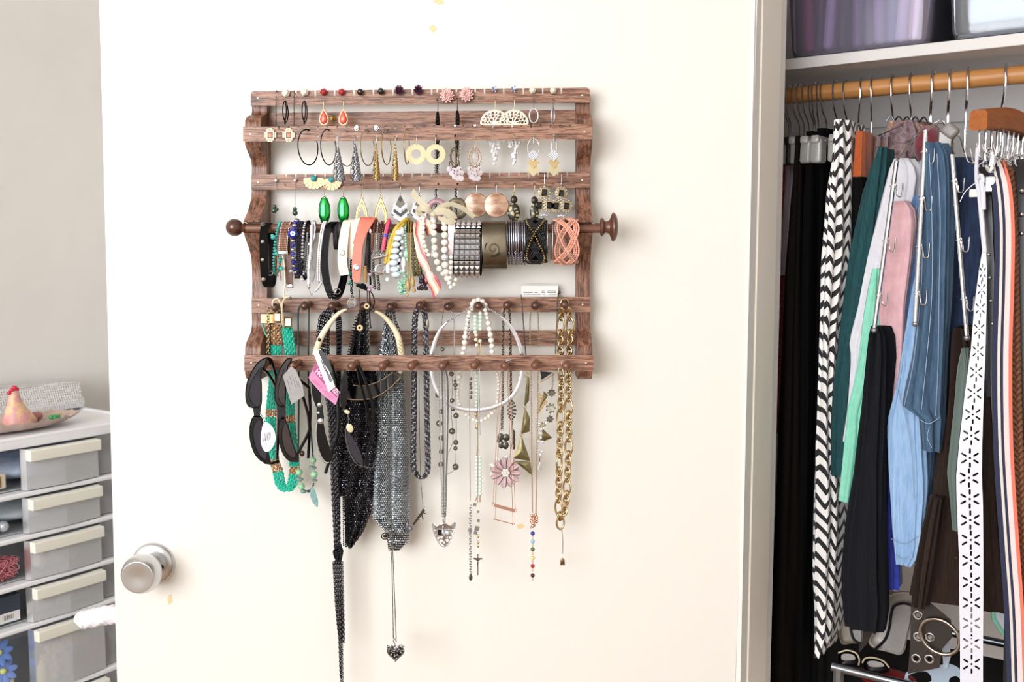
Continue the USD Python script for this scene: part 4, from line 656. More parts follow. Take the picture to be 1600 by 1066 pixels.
# pyramid stud cuff
t = bracelet('wide cuff of silver pyramid studs', 731)
lp = loop(731.5, 347, 431, 28, -3, n=60, p=.8); t.part('leather_band', band(lp, 42, 2.0), BLKM); w = resample(W(loop(731.5, 346, 432.5, 29.2, -3, n=90, p=.8, a0=-.15, a1=3.0)), 8.1 * K(82)); T_, _, _ = frames(w); pr = (np.array([(-1, -1, 0), (1, -1, 0), (1, 1, 0), (-1, 1, 0), (-.2, -.2, 1), (.2, -.2, 1), (.2, .2, 1), (-.2, .2, 1)]), np.array([(0, 1, 5), (0, 5, 4), (1, 2, 6), (1, 6, 5), (2, 3, 7), (2, 7, 6), (3, 0, 4), (3, 4, 7), (4, 5, 6), (4, 6, 7)]))
kk = K(84)
for r in range(len(w)):
    Nn = np.cross([1., 0, 0], T_[r]); Nn = Nn if True else Nn
    out = w[r] - W([(731, 388, DW)])[0]; Nn = Nn * (1 if Nn @ out > 0 else -1)
    for c in range(5):
        Pc = w[r] + np.array([(c - 2) * 8.3 * kk, 0, 0]); Y = np.cross(Nn, [1., 0, 0]); t.part('pyramid_stud', inst((pr[0] * np.array([3.85, 3.75, 3.1]) * kk, pr[1]), Pc[None], np.array([[1., 0, 0]]), Y[None], Nn[None]), SIL, smooth=False)
t.part('black_edge', band(loop(753, 348, 430, 27, -3, n=60, p=.8), 3, 2.4), BLK)
# brass cuff
BRS = mat('#7b7263', .33, 1.0, h2='#696051', scale=30)
t = bracelet('antique brass cuff with a cut-out spiral', 772)
lp = loop(771.5, 346, 420.5, 30, 1.5, n=70, p=.75, a0=-2.2, a1=3.75); t.part('cuff_band', band(lp, 36.5, 1.6, False), BRS)
sp = [(770.7 + (1.2 + 1.02 * a) * math.cos(a * 1.0 - .4), 388.5 + (1.2 + 1.02 * a) * math.sin(a - .4), 89.3) for a in np.linspace(0, 8.4, 60)]
t.part('spiral', tube(W(sp), .95 * K(88), 6), mat('#8f8468', .3, 1.0)); t.part('spiral_groove', tube(W(np.array([(770.7 + (2.4 + 1.02 * a) * math.cos(a - .4), 388.5 + (2.4 + 1.02 * a) * math.sin(a - .4), 88.7) for a in np.linspace(.5, 8, 60)])), .6 * K(88), 5), mat('#453c2b', .6, .6))
for a0, a1, rr in ((.5, 1.9, 12.5), (2.95, 3.9, 13)): t.part('spiral_slot', tube(W([(770.7 + rr * math.cos(a), 388.5 + rr * math.sin(a), 88.6) for a in np.linspace(a0, a1, 14)]), np.r_[.2, np.full(12, 1.1), .2] * K(88), 6), mat('#15120d', .7))
ORD = 'first second third fourth fifth sixth seventh eighth ninth tenth eleventh twelfth'.split()
BNG = mat('#c9c9d2', .1, 1.0)
for k in range(9):
    t = thing('bangle', f'thin shiny silver bangle, {ORD[k]} in the stack right of the brass cuff', 'bangle', (792 + 3.4 * k, 380, DW), 'stack of thin silver bangles')
    lp = loop(792 + 3.4 * k, 343.5 + .2 * k, 401 + (k % 3), 29, 1.2, n=48, p=.82); t.part('ring', tube(W(lp), 1.15 * K(80), 7, True), BNG if k % 3 else mat('#8f909c', .15, 1.0))
t = thing('bangle', 'navy black bangle band inside the silver bangle stack', 'bangle', (805, 382, DW), 'stack of thin silver bangles')
t.part('ring', band(loop(806, 345.5, 400, 27, 1, n=48, p=.82), 26, 1.4), mat('#23233a', .3, .4))
t = thing('bangle', 'diamond-cut silver bangle row showing below the bangle stack', 'bangle', (805, 408, DW), 'stack of thin silver bangles')
for k in range(6): t.part('ring', chain(loop(793 + 5 * k, 345, 413, 24, 2.5, n=48), 2.2, 2.8, .9, 6, 4, 1), mat('#9a9aa6', .15, 1.0), kind='stuff')
def woven(label, pxf, yt, yb, b, wid, groups, mats, r, extra=None):
    t = bracelet(label, pxf)
    for g in range(groups):
        n = 150; lp = loop(pxf, yt, yb, b, 0, n=n, p=.85); ph = 2 * math.pi * g / groups; tt = np.linspace(0, 2 * math.pi, n, endpoint=False)
        for s in range(-1, 2):
            off = wid * .36 * np.sin(1.6 * tt + ph) + s * r * 2.05; lift = 1.4 * np.cos(3.2 * tt + 2 * ph); q = lp.copy(); q[:, 0] += off; cx = np.array([800 + (pxf - 800) * .98, (yt + yb) / 2, DW]); q[:, 2] += lift * np.sin(tt); q[:, 1] -= lift * np.cos(tt)
            t.part('bead_strand', beads(np.vstack([q, q[:1]]) if False else q, r, r * 1.7, 1, True, smooth=False), mats[(g + (s == 0)) % len(mats)], kind='stuff')
    return t
t = woven('black braided seed bead bracelet with lines of brass beads', 837, 343, 411, 29, 40, 4, [BLK, mat('#15151a', .25)], 1.7)
for k, ph in enumerate((1.2, 4.0)):
    tt = np.linspace(.1, 2.9, 60); lp = loop(837, 341.5, 412, 31.5, 0, n=60, p=.85, a0=.1, a1=2.9); lp[:, 0] += 14 * np.sin(1.6 * tt + ph)
    for m in bead_list(lp, 1.9, 4.0, 1, res=1): t.part('brass_bead', m, mat('#94815a', .3, 1.0))
for x in (855.5, 864): 
    t = thing('bangle', ('thin silver bangle touching the black braided bracelet' if x < 860 else 'thin silver bangle just left of the pink braided bracelet'), 'bangle', (x, 380, DW), 'loose thin bangles'); t.part('ring', tube(W(loop(x, 345, 409, 28, -1, n=48, p=.8)), .95 * K(80), 7, True), SIL)
woven('peach pink braided seed bead bracelet, rightmost on the dowel', 886, 342, 412, 28, 42, 4, [mat('#e3a48e', .4), mat('#dd9a84', .4), mat('#a98678', .3, .3)], 1.75)
# ribbon bow
SHEER = pane_mat('sheer_ribbon', '#fdf8e2', .3, .3)
t = thing('ribbon_bow', 'sheer pale yellow organza ribbon bow tied over the pearl bracelets', 'ribbon', (680, 332, 86))
for pts, w in (([(676, 334, 88), (664, 322, 90), (652, 310, 88), (644, 299, 84)], [6, 12, 13, 13]), ([(676, 334, 88), (688, 324, 94), (703, 319, 96), (722, 325, 92), (741, 339, 84)], [6, 8, 8, 8, 8]), ([(676, 334, 88), (690, 330, 96), (703, 335, 96), (708, 343, 92), (700, 346, 90), (684, 340, 88)], [6, 12, 14, 13, 10, 6]), ([(676, 334, 88), (668, 328, 94), (658, 326, 92), (652, 332, 90), (664, 337, 88)], [6, 10, 11, 9, 5])):
    pp = spl(pts, 8); t.part('ribbon_tail' if len(pts) == 4 or pts[-1][0] > 730 else 'bow_loop', strap(W(pp), (.2, -.5, .8), np.interp(np.linspace(0, 1, len(pp)), np.linspace(0, 1, len(w)), w) * K(88), .0006), SHEER)
t.part('knot', ell((677, 335, 89), (5, 4.5, 4), 2), SHEER)
t = thing('paper_tag', 'small white printed jewelry card behind the upper peg rail', 'card', (843, 455, 18))
t.part('card', slab([(814.5, 445), (872, 445.5), (872, 490), (814.5, 490)], 14, .6), mat('#eceae6', .6)); t.part('fold', slab([(814.5, 444.3), (872, 444.8), (872, 447), (814.5, 446.5)], 14.4, 1), mat('#c9c7c2', .6))
for y, segs in ((454.5, [(846, 851), (855, 869)]), (457, [(818, 832), (835, 840), (846, 852), (855, 869)]), (459.6, [(818, 821), (823, 845), (848, 852), (857, 869)]), (462, [(858, 868)])):
    t.part('print', cat([slab(sbox(a, y, b, y + .9), 14.61, .04) for a, b in segs]), mat('#8f8d8a', .7))
# ------------------------------------------------------------------ necklaces and sunglasses on the pegs
UP = 'on the upper peg rail'; LOW = 'on the lower peg rail'
def neck(label, x, y, d): return thing('necklace', label, 'necklace', (x, y, d))
MIX = lambda a, b, t: tuple(np.array(a) * (1 - t) + np.array(b) * t)
# 1 turquoise woven collar
t = neck('chunky woven turquoise and gold necklace with card tag, hanging from the leftmost upper peg', 438, 500, 46)
TQ = mat('#2ec0a2', .4, h2='#1f9d86', scale=500); GB = mat('#c9a988', .25, .9)
path = spl(z([(433, 508), (432, 530), (431, 560), (428, 600), (424, 640), (423, 680), (428, 718), (434, 735), (438, 755), (447, 765), (456, 757), (460, 738), (459, 715), (455, 680), (452, 640), (453, 600), (454, 560), (451, 530), (448, 512)], 44), 10)
w = resample(W(path), 1.0 * K(44)); T_, Nn, Bb = frames(w); s_ = np.arange(len(w)); tot = len(w)
def seg_col(i):
    y = 533 - 0; f = i / tot; return GB if (f < .06 or .095 < (f * 1.0) % .155 < .118 or .40 < f < .44) else TQ
cuts = [0]; 
for i in range(1, tot):
    if seg_col(i) is not seg_col(i - 1): cuts.append(i)
cuts.append(tot)
for a, b in zip(cuts[:-1], cuts[1:]):
    if b - a < 3: continue
    ms = []
    for c in range(5):
        ph = c * 1.256; off = (c - 2) * 3.4
        pp = w[a:b] + (np.array([1., 0, 0]) - T_[a:b] * T_[a:b, :1]) * off * K(44) * (1 + .06 * np.sin(s_[a:b, None] * .9 + ph)) + np.array([0, -1., 0]) * K(44) * (2.2 - .45 * (c - 2) ** 2 + .9 * np.sin(s_[a:b, None] * .78 + c * 3.14))
        ms.append(tube(pp, (1.9 + .35 * np.sin(s_[a:b] * .78 * 2 + ph)) * K(44), 6))
    t.part('gold_wrap' if seg_col(a) is GB else 'woven_cord', cat(ms), seg_col(a))
for x, y in ((433.5, 496), (450, 503.5)): t.part('end_cap', boxg(x, y, 50, 13, 18, 10, 2), mat('#d9bf9c', .3, .9, h2='#b99a70', scale=300))
t.part('card_tag', slab([(408, 491), (441, 491), (441, 505), (408, 505)], 40, .8), mat('#e0bf84', .4, .4)); t.part('extension_chain', chain(z([(419.5, 484), (419, 500), (419, 530), (418.5, 552)], 52), 4, 4.4, .9), GOLD, kind='stuff')
t.part('cord', tb([(433, 488, 54), (426, 478, 62), (427.5, 469, 64), (434, 467, 62), (438, 474, 60), (440, 484, 56), (441, 505, 52)], 1.3, 6), mat('#e8dcc0', .6)); t.part('cord', rope([(449, 463, 60), (442, 471, 60), (440.5, 485, 58), (441.5, 502, 54)], 1.6, 2, 6, 5), mat('#e3d3a8', .6)); t.part('loose_end', tb(z([(409, 506), (414, 520), (418, 527)], 44), 1.2, 5), TQ)
# 2 jade
t = neck('dark teal cord necklace with jade beads and leaf pendant, second upper peg', 480, 560, 48); JD = mat('#9fd3ac', .2, h2='#86bd93', scale=100, coat=.4); AQ = mat('#7f9d93', .25, h2='#5c7d73', scale=150)
t.part('cord', tb([(466, 718, 46), (467, 600, 46), (466, 520, 44), (466, 490, 46), (469, 478, 50), (476, 472, 50), (482, 479, 50), (482.5, 500, 46), (482, 600, 46), (488, 700, 46), (489.5, 714, 46)], 1.3, 6), mat('#26383a', .6))
for x, y, r in ((489.5, 719.5, 5), (491, 741.5, 5.6), (467.4, 738, 5.6), (471, 760.5, 5.4)): t.part('jade_bead', ell((x, y, 46), r, 2), JD)
for x, y, rx, ry in ((488.5, 730.5, 6.6, 2.6), (491.5, 750.5, 5, 2), (468, 748.5, 6.5, 3), (474, 768, 5, 3.4)): t.part('flat_stone', ell((x, y, 46), (rx, ry, 5), 2, 8), AQ)
t.part('silver_ring', cat([lathe((x, y, 46), 'v', [(0, -.6), (2.4, -.6), (2.4, .6), (0, .6)], 10) for x, y in ((489.5, 725.5), (490.5, 734.5), (491.5, 747), (467.5, 743.8), (469.5, 753))]), SIL)
t.part('knot', cat([ell((482, 768, 46), (3, 2, 2), 1), tb(z([(476, 768), (484, 766), (489, 759), (490, 755)], 46), 1.2, 5)]), mat('#26383a', .6))
v, f = slab(Polygon(spl([(486, 762), (484.5, 772), (488, 784), (496, 793), (497, 782), (493, 768), (489, 761)], 5, True)), 44, 4); t.part('leaf_pendant', (v, f), mat('#86aaa6', .3, h2='#6f918f', scale=150))
# 3 gunmetal lariat
t = neck('very long gunmetal multi-chain lariat with knotted tassel reaching lowest on the door', 525, 600, 46)
for k in range(6):
    ox = (k - 2.5) * 2.6; t.part('chain', chain([(517 + ox * .5, 482, 52), (507 + ox * 1.2, 500, 46), (505 + ox * 1.3, 560, 44), (518 + ox * .8, 640, 44), (524 + ox * .75, 760, 44), (527 + ox * .5, 850, 44), (528 + ox * .6, 870, 44)], 4.2, 4.2, .85, 8, 4), DGUN if k % 2 else mat('#77777d', .3, 1.0), kind='stuff')
for k in range(4): t.part('chain', chain([(521 + k * .6, 482, 52), (526 + k * 2, 500, 46), (527 + k * 1.6, 560, 44), (524 + k * 2, 700, 42), (526 + k * 1.4, 850, 42)], 3.2, 3.6, .8, 7, 4), DGUN, kind='stuff')
r_ = np.random.default_rng(9)
t.part('knot', cat([beads([(523 + r_.uniform(0, 10), 852, 45), (520 + r_.uniform(0, 16), 862, 47 + 4 * r_.random()), (523 + r_.uniform(0, 9), 882, 45)], 1.7, 3, 1) for _ in range(14)]), DGUN, kind='stuff')
for k, L in enumerate((1000, 1004, 1058, 1066, 1001, 1085, 996, 1003)):
    ox = (k - 3.5) * 1.9; t.part('tassel_chain', chain([(528 + ox, 880, 44 + (k % 2) * 2), (531 + ox * .8, 950, 44), (534 + ox * .5, L, 44)], 3.8, 3.8, .8, 8, 4), (DGUN, mat('#77777d', .3, 1.0))[k % 2], kind='stuff')
# metal mesh scarves
def scarf(t, xl, xr, y0, y1, d0, folds, amp, pitch, r, mt, back, ph=0):
    """draped metal mesh: small plates over a dark cloth; xl, xr: left and right edge against the row"""
    fy = lambda tab, y: np.interp(y, [p[0] for p in tab], [p[1] for p in tab])
    def surf(u, v):
        y = y0 + (y1 - y0) * v; L, R = fy(xl, y), fy(xr, y); x = L + (R - L) * u; return x, y, d0 + amp * np.sin(2 * np.pi * folds * u + ph + 1.2 * v) * np.clip(v * 4, .2, 1) - 6 * (2 * u - 1) ** 2
    P = []; rows = int((y1 - y0) / pitch)
    for i in range(rows):
        v = (i + .5) / rows; y = y0 + (y1 - y0) * v; n = max(2, int((fy(xr, y) - fy(xl, y)) * 1.15 / pitch)); 
        for k in range(n): P.append(((k + .5 * (i % 2) + .25) / n, v))
    P = np.array(P); P = P[P[:, 0] < 1]
    g = lambda u, v: W(np.column_stack(surf(u, v)))
    p0 = g(P[:, 0], P[:, 1]); pu = g(P[:, 0] + .01, P[:, 1]) - g(P[:, 0] - .01, P[:, 1]); pv = g(P[:, 0], P[:, 1] + .005) - g(P[:, 0], P[:, 1] - .005); X = pu / np.linalg.norm(pu, axis=1, keepdims=True); N_ = np.cross(X, pv); N_ /= np.linalg.norm(N_, axis=1, keepdims=True); Y = np.cross(N_, X)
    kk = K(d0); rr_ = np.random.default_rng(len(P)); N2_ = N_ * -np.sign(N_[:, 1:2]) + rr_.normal(0, .3, N_.shape); N2_ /= np.linalg.norm(N2_, axis=1, keepdims=True); X = np.cross(Y, N2_); X /= np.linalg.norm(X, axis=1, keepdims=True); Y = np.cross(N2_, X); oc = [(math.cos(q), math.sin(q)) for q in np.linspace(0, 2 * math.pi, 8, endpoint=False)]; o = loft(np.array([[(c * s_, q * s_, h) for c, q in oc] for s_, h in ((1, -.3), (1, .15), (.55, .45))])); tm = (o[0] * r * kk, o[1]); t.part('mesh_plates', inst(tm, p0 - N_ * np.sign(N_[:, 1:2]) * .0012, X, Y, N2_), mt, kind='stuff', smooth=False)
    U = lambda u, v: W(np.column_stack([np.ravel(q) for q in surf(u, v)])).reshape(u.shape + (3,)) + [0, .0014, 0]
    t.part('backing', sheet(U, 48, 40, .0006), back)
t = neck('black beaded mesh scarf necklace with spiky edge, hanging from the fourth upper peg', 560, 600, 46); BM = mat('#77777f', .22, 1.0, h2='#1c1c22', scale=500, lo=.45, hi=.6); 
scarf(t, [(484, 562), (520, 553), (560, 545), (600, 535), (680, 528), (770, 519)], [(484, 572), (520, 573), (560, 578), (600, 592), (680, 594), (784, 583)], 484, 776, 44, 2.5, 5, 3.3, 1.6, BM, mat('#0a0a0c', .7))
scarf(t, [(770, 537), (850, 540), (858, 546)], [(770, 583), (800, 580), (830, 568), (858, 548)], 770, 858, 40, 2, 4, 3.3, 1.6, BM, mat('#0a0a0c', .7), 1)
t.part('net_strip', cat([beads(z([(536 + 3.2 * k, 772 + k), (537 + 3.2 * k, 852 + 2 * (k % 2))], 46), 1.3, 2.9, 1, smooth=False) for k in range(4)]), mat('#18181c', .3, .7), kind='stuff')
for i in range(17): y = 496 + i * 4.2; x = np.interp(y, [484, 520, 560], [562, 552, 545]); t.part('spike', tb([(x + 4, y, 46), (x - 3.5, y - 1, 47)], [1.3, 1.0], 6, smooth=False), BLK)
t.part('side_chain', chain(z([(574, 488), (575, 520), (576, 556)], 48), 4.4, 4.6, 1.1), ASIL, kind='stuff'); t.part('side_chain', chain(z([(566, 488), (571, 520), (571, 556)], 50), 3.2, 3.2, .8), DGUN, kind='stuff')
t = neck('long silver metal mesh scarf necklace, fifth upper peg', 612, 620, 46); SM = mat('#b8bfc5', .33, 1.0); SMB = mat('#3a3d42', .5, .6)
scarf(t, [(484, 603), (520, 598), (560, 591), (640, 586), (720, 584), (812, 582), (832, 604)], [(484, 610), (520, 616), (560, 626), (600, 631), (700, 638), (850, 640)], 484, 836, 45, 2.2, 4.2, 3.0, 1.6, SM, SMB, 2.4)
scarf(t, [(826, 601), (860, 607)], [(826, 640), (846, 639), (862, 622)], 826, 861, 42, 1.5, 3, 3.2, 1.55, mat('#c2c7cc', .18, 1.0), SMB, 2)
t.part('side_chain', chain(z([(615, 486), (617, 500), (623, 514)], 50), 4, 4.4, 1), GUN, kind='stuff'); t.part('end_ring', cat([ringm((601.7, 838, 46), 5.6, 5, .9, 15), ell((601.7, 838, 46), (3.2, 2.6, 2), 2)]), mat('#3d332f', .2, .8))
# ivory collar
t = neck('rigid ivory horn-like collar necklace with metal tips, fourth upper peg', 560, 540, 50); IV = mat('#efe2c6', .35, h2='#e2d0aa', scale=40)
for pts in ([(544, 482, 54), (529, 490, 55), (514, 507, 55), (502, 527, 54), (494, 550, 53), (492.5, 568, 52), (495, 584, 51)], [(583.5, 485, 54), (598, 493, 55), (612, 508, 55), (622, 527, 54), (627, 552, 53), (627.5, 568, 52), (625, 583, 51)]): t.part('horn', tb(pts, [1.6, 3.2, 4.4, 5.0, 5.3, 5.0, 3.4], 12), IV)
t.part('metal_tip', cat([tb([(540, 483.5, 54), (546, 480.5, 54)], 2.2, 8, smooth=False), tb([(579, 481.5, 54), (586, 486.5, 54)], 2.2, 8, smooth=False)]), ASIL); t.part('chain', chain([(546, 480.5, 54), (556, 476, 58), (562, 472, 60), (570, 471, 60), (575, 476, 58), (579, 481.5, 55)], 2.6, 2.8, .6), SIL, kind='stuff'); t.part('rivet', ell((498.8, 531, 58.5), (2.4, 3, 1.6), 2), mat('#3a3836', .2, .9))
for k in range(4): t.part('carved_line', tb([(622.5 + k * .2, 531 + k * 5.5, 58.2), (626, 535 + k * 5.5, 58.6), (630, 530 + k * 5.5, 57.4)], .35, 4), mat('#a58d62', .5))
# dark collar plate with gold edge
t = neck('curved black collar plate edged in gold, in front of the mesh scarves', 580, 610, 58)
up = spl(z([(552, 602), (565, 603.5), (582, 600), (598, 593), (615, 581.5)], 60), 8); lo = spl(z([(626, 589.5), (612, 604), (594, 617), (575, 624), (550, 624.5), (536, 622)], 60), 8); t.part('black_plate', slab([tuple(p[:2]) for p in np.vstack([up, lo])] + [(545, 612)], 57, 2.4), mat('#0b0d14', .12, coat=.6))
t.part('gold_edge', cat([tube(W(up + [0, 0, -.4]), .8 * K(60), 6), tube(W(lo + [0, 0, -.4]), .8 * K(60), 6), tb(z([(615, 581.5), (626, 589.5)], 59.6), .8, 6, smooth=False)]), mat('#c9b08c', .3, 1.0))
# 6 gunmetal rope, twig pendant
t = neck('thick gunmetal rope chain necklace, sixth upper peg', 657, 600, 46)
rp = [(652, 482, 54), (648.5, 500, 47), (647.5, 560, 44), (647, 640, 44), (646, 700, 44), (646.5, 730, 44), (652, 743, 45), (659, 747, 46), (666, 741, 45), (668.5, 725, 44), (667, 640, 44), (666, 560, 44), (664.5, 500, 47), (661, 482, 54)]
t.part('core', tb(rp, 2.2, 7), DGUN); q_ = resample(spl(rp, 10), 2.0); l_ = np.arange(len(q_)) * 2.0 / 17 * 2 * np.pi
for k in range(5): o_ = l_ + k * 1.2566; t.part('link_strand', chain(q_ + np.column_stack([2.9 * np.cos(o_), 0 * o_, 2.9 * np.sin(o_) * 1.0]), 3.3, 3.4, .85, 7, 4, 1), mat('#b5b5ba', .25, 1.0) if k % 2 else mat('#5c5c62', .3, 1.0), kind='stuff')
t.part('shell_charm', ell((668, 507, 51), (2.6, 9, 1.2), 2), mat('#6e6a5a', .2, .5))
t = neck('thin silver chain with dark twig pendant and blue stone, behind the rope chain', 659, 770, 40)
t.part('chain', tb(z([(655, 590), (655, 640), (657, 740), (661, 792)], 36), .55, 5), ASIL); t.part('ring', ringm((661.7, 792.5, 38), 2, 2.2, .5), SIL); t.part('twig', cat([tb(z([(663, 797), (656, 806), (646, 820)], 38), [1.8, 2, 1.6], 7), tb(z([(661, 795), (659, 803), (661, 812)], 38), 1, 5), tb(z([(652, 808), (655, 813)], 39), 1, 5), tb(z([(657, 800), (665, 803)], 39), .9, 5)]), mat('#4e463c', .4, .8)); t.part('blue_stone', ell((641, 826, 40), (4, 5, 4), 2), mat('#3c5fa8', .1, .2, h2='#a98d5a', scale=300)); t.part('pale_stone', ell((636, 822, 39), (2, 4.5, 2), 2), CRYS)
# 7 grey pearl station necklace and fine chains
GP = mat('#7b746f', .15, .75, coat=.4)
t = neck('station necklace of grey metallic pearls on fine wire, seventh upper peg', 700, 600, 46)
t.part('wire', cat([tb([(695, 480, 52), (691, 500, 47), (690, 560, 44), (706, 590, 44), (705, 640, 44), (707, 670, 44), (707.5, 690, 44), (700, 710, 44)], .45, 5), tb([(704, 480, 52), (709, 500, 47), (709.5, 560, 44), (711.5, 600, 44), (713, 660, 44), (712, 720, 44), (709, 735, 44), (699, 741, 44)], .45, 5)]), ASIL)
for x, y, r in ((691.5, 546, 3.4), (705.5, 584.5, 4), (711.5, 602, 3.6), (711, 596, 2.4), (711.5, 608, 2.2), (706.5, 626, 3.8), (707.5, 639, 3.8), (712.6, 649.7, 4.6), (706.5, 674, 5.2), (712.3, 691.5, 4.4), (711.6, 700.8, 3.6), (711.8, 729.7, 5.3), (684.8, 617, 5), (689.3, 643.4, 4.2), (686.5, 661.7, 5.2), (689.2, 684.8, 4.3), (689.7, 706.3, 4.2), (689, 726, 4.4)): t.part('grey_pearl', ell((x, y, 46), r, 2), GP)
t = neck('fine silver ball chain looped on the seventh upper peg', 705, 520, 48)
t.part('chain', beads([(703, 484, 54), (709, 495, 49), (709.5, 530, 46), (710, 580, 44)], 1.1, 2.2, 1), SIL, kind='stuff')
# 8 pearl rope and pale green beads, silver collar
t = neck('graduated white pearl necklace, eighth upper peg', 747, 560, 48)
pp = spl([(733, 488, 54), (731, 500, 50), (727.5, 520, 47), (725, 545, 46), (720, 570, 44), (716.5, 600, 44), (716, 625, 44), (724, 643, 45), (736, 654, 46), (749, 658, 46), (762, 652, 46), (773, 640, 45), (778.5, 620, 44), (778, 590, 44), (770, 560, 45), (768.5, 540, 46), (765, 515, 48), (761, 495, 51), (758, 484, 55)], 8)
kk = K(46); w = W(pp); s = np.r_[0, np.cumsum(np.linalg.norm(np.diff(w, axis=0), axis=1))]; at = 0.0
while at < s[-1]:
    f_ = at / s[-1]; r = 3.4 + (1.2 if .1 < f_ < .28 or .82 < f_ < .95 else 0) - .5 * (.3 < f_ < .4 or .68 < f_ < .8); c = [np.interp(at, s, w[:, k]) for k in range(3)]; t.part('pearl', ellw(c, np.full(3, r * kk), 2), PEARL); at += 2 * r * kk
for x, y in ((738, 475), (741, 470.5), (747.5, 468.5), (754, 471), (758, 476.5), (737, 482)): t.part('pearl', ell((x, y, 50), 4.2, 2), PEARL)
t.part('clasp_chain', chain(z([(732, 490), (733, 510), (733, 530)], 52), 3, 3, .7), SIL, kind='stuff')
t = neck('pale green and cream bead necklace with gold links inside the pearls', 747, 640, 47); LG = mat('#d8ead9', .2, h2='#c8dfcd', scale=90); CG = mat('#e6dfc6', .25)
for x0, ys in ((742.6, range(495, 520, 6)), (750.6, range(490, 520, 6))):
    for y in ys: t.part('bead', ell((x0, y, 50), 3.3, 2), LG)
for x, y in ((744, 523.5), (744.8, 539.5), (750, 533), (743.7, 531)): t.part('bead', ell((x, y, 49), 3, 2), CG)
for m in bead_list(z([(744.5, 582), (744.5, 634)], 45), 2.6, 5.2): t.part('bead', m, LG)
for o in (0, 5):
    for m in bead_list(z([(745 + o, 714), (745.5 + o, 772)], 44), 2.7, 5.4): t.part('bead', m, mat('#dbe9da', .25))
t.part('gold_links', cat([tb(z(p, 46), .9, 5) for p in ([(746, 528), (746, 545), (746.5, 560)], [(751, 536), (750, 552)], [(745, 640), (744, 652), (747, 668), (745, 712)], [(746, 775), (743, 783)], [(750, 774), (750, 785)])] + [ell((744, 648, 46), (2.4, 4, 2), 1), ell((745, 667, 46), (2.4, 4.6, 1.4), 1)]), mat('#c9ad77', .3, .9))
t = neck('rigid silver-white ring collar on a short chain, eighth upper peg', 747, 570, 49)
ring = spl([(699, 503), (686, 519), (677, 543), (673.8, 572), (681, 606), (698, 629), (722, 639.5), (748, 641), (774, 636), (797, 623), (812, 600), (816.5, 568), (812, 540), (800, 514), (787, 499), (779, 492.5)], 8); dd = np.interp(np.linspace(0, 1, len(ring)), [0, .25, .5, .75, 1], [52, 49, 50, 49, 52]); w = W(np.column_stack([ring, dd])); wd = np.array([1200 * 0, 0, 0]) + 0
cen = W([(746, 570, 49)])[0]; rad = w - cen; t.part('collar', strap(w, rad / np.linalg.norm(rad, axis=1, keepdims=True), np.interp(np.linspace(0, 1, len(w)), [0, .12, .5, .88, 1], [3, 6, 6.6, 6, 3]) * K(49), .0028, False, .5), mat('#d5d4da', .25, .85))
t.part('chain', cat([chain(z([(699, 503), (714, 494), (727, 487), (738, 481)], 53), 3, 3, .7), chain(z([(779, 492.5), (771, 487), (762, 482), (756, 476)], 54), 3, 3, .7)]), SIL, kind='stuff')
# 9 butterfly charm chains
t = neck('bronze chain with two dark clover charms and filigree oval, ninth upper peg', 792, 600, 46)
t.part('chain', cat([chain([(789, 482, 54), (786.8, 500, 47), (786, 560, 44), (785, 640, 44), (784.5, 668, 44)], 3.6, 3.8, .95), chain([(795, 480, 54), (797, 500, 47), (798, 560, 44), (798.5, 625, 44)], 3.6, 3.8, .95), chain(z([(799, 655), (801, 672)], 44), 3, 3, .8)]), mat('#7c756c', .3, 1.0), kind='stuff'); t.part('clasp_ring', cat([ringm((787, 487, 53), 3, 3.4, .8), ringm((784.7, 671, 45), 2.2, 2.4, .6)]), SIL)
r_ = np.random.default_rng(4); t.part('filigree_oval', cat([ell((799.5 + 6 * math.cos(a) * q, 641 + 14 * math.sin(a) * q, 47 + 3 * (1 - q)), 1.7, 1) for q, n in ((1, 14), (.65, 9), (.3, 5)) for a in np.linspace(0, 2 * math.pi, n, endpoint=False)]), ASIL)
for cx, cy, rx, ry in ((782.5, 683, 5.5, 6), (791, 684, 5.5, 6), (783, 695, 4.5, 6.5), (790, 696, 5, 6.5), (779.5, 689, 3, 4)): t.part('clover_leaf', ell((cx, cy, 46), (rx, ry, 2), 2), mat('#67655f', .3, .9, h2='#45433e', scale=200))
for cy in (678, 688, 697): t.part('side_charm', ell((803, cy, 46), (2.4, 6, 5), 2), mat('#5e5344', .35, .8))
# pink flower pendant
t = neck('dusty pink enamel flower pendant with pearl centre', 790, 738, 60); DP = mat('#c9adb0', .3, h2='#bf9fa3', scale=60)
daisy(t, 790, 738, 58, 25, DP, 11, .23, 1, .16, None, -1); daisy(t, 787, 733, 53, 24, mat('#e9e6e2', .3), 9, .2, 1, .1, None, -1)
for a in np.linspace(0, 2 * math.pi, 7)[:-1]: t.part('pearl', ell((790 + 4.6 * math.cos(a), 739 + 4.6 * math.sin(a), 66), 2.5, 2), PEARL)
t.part('pearl', ell((790, 739, 68), 2.6, 2), PEARL); t.part('chain', tb(z([(799, 640), (800, 690), (796, 716)], 52), .5, 5), ROSE)
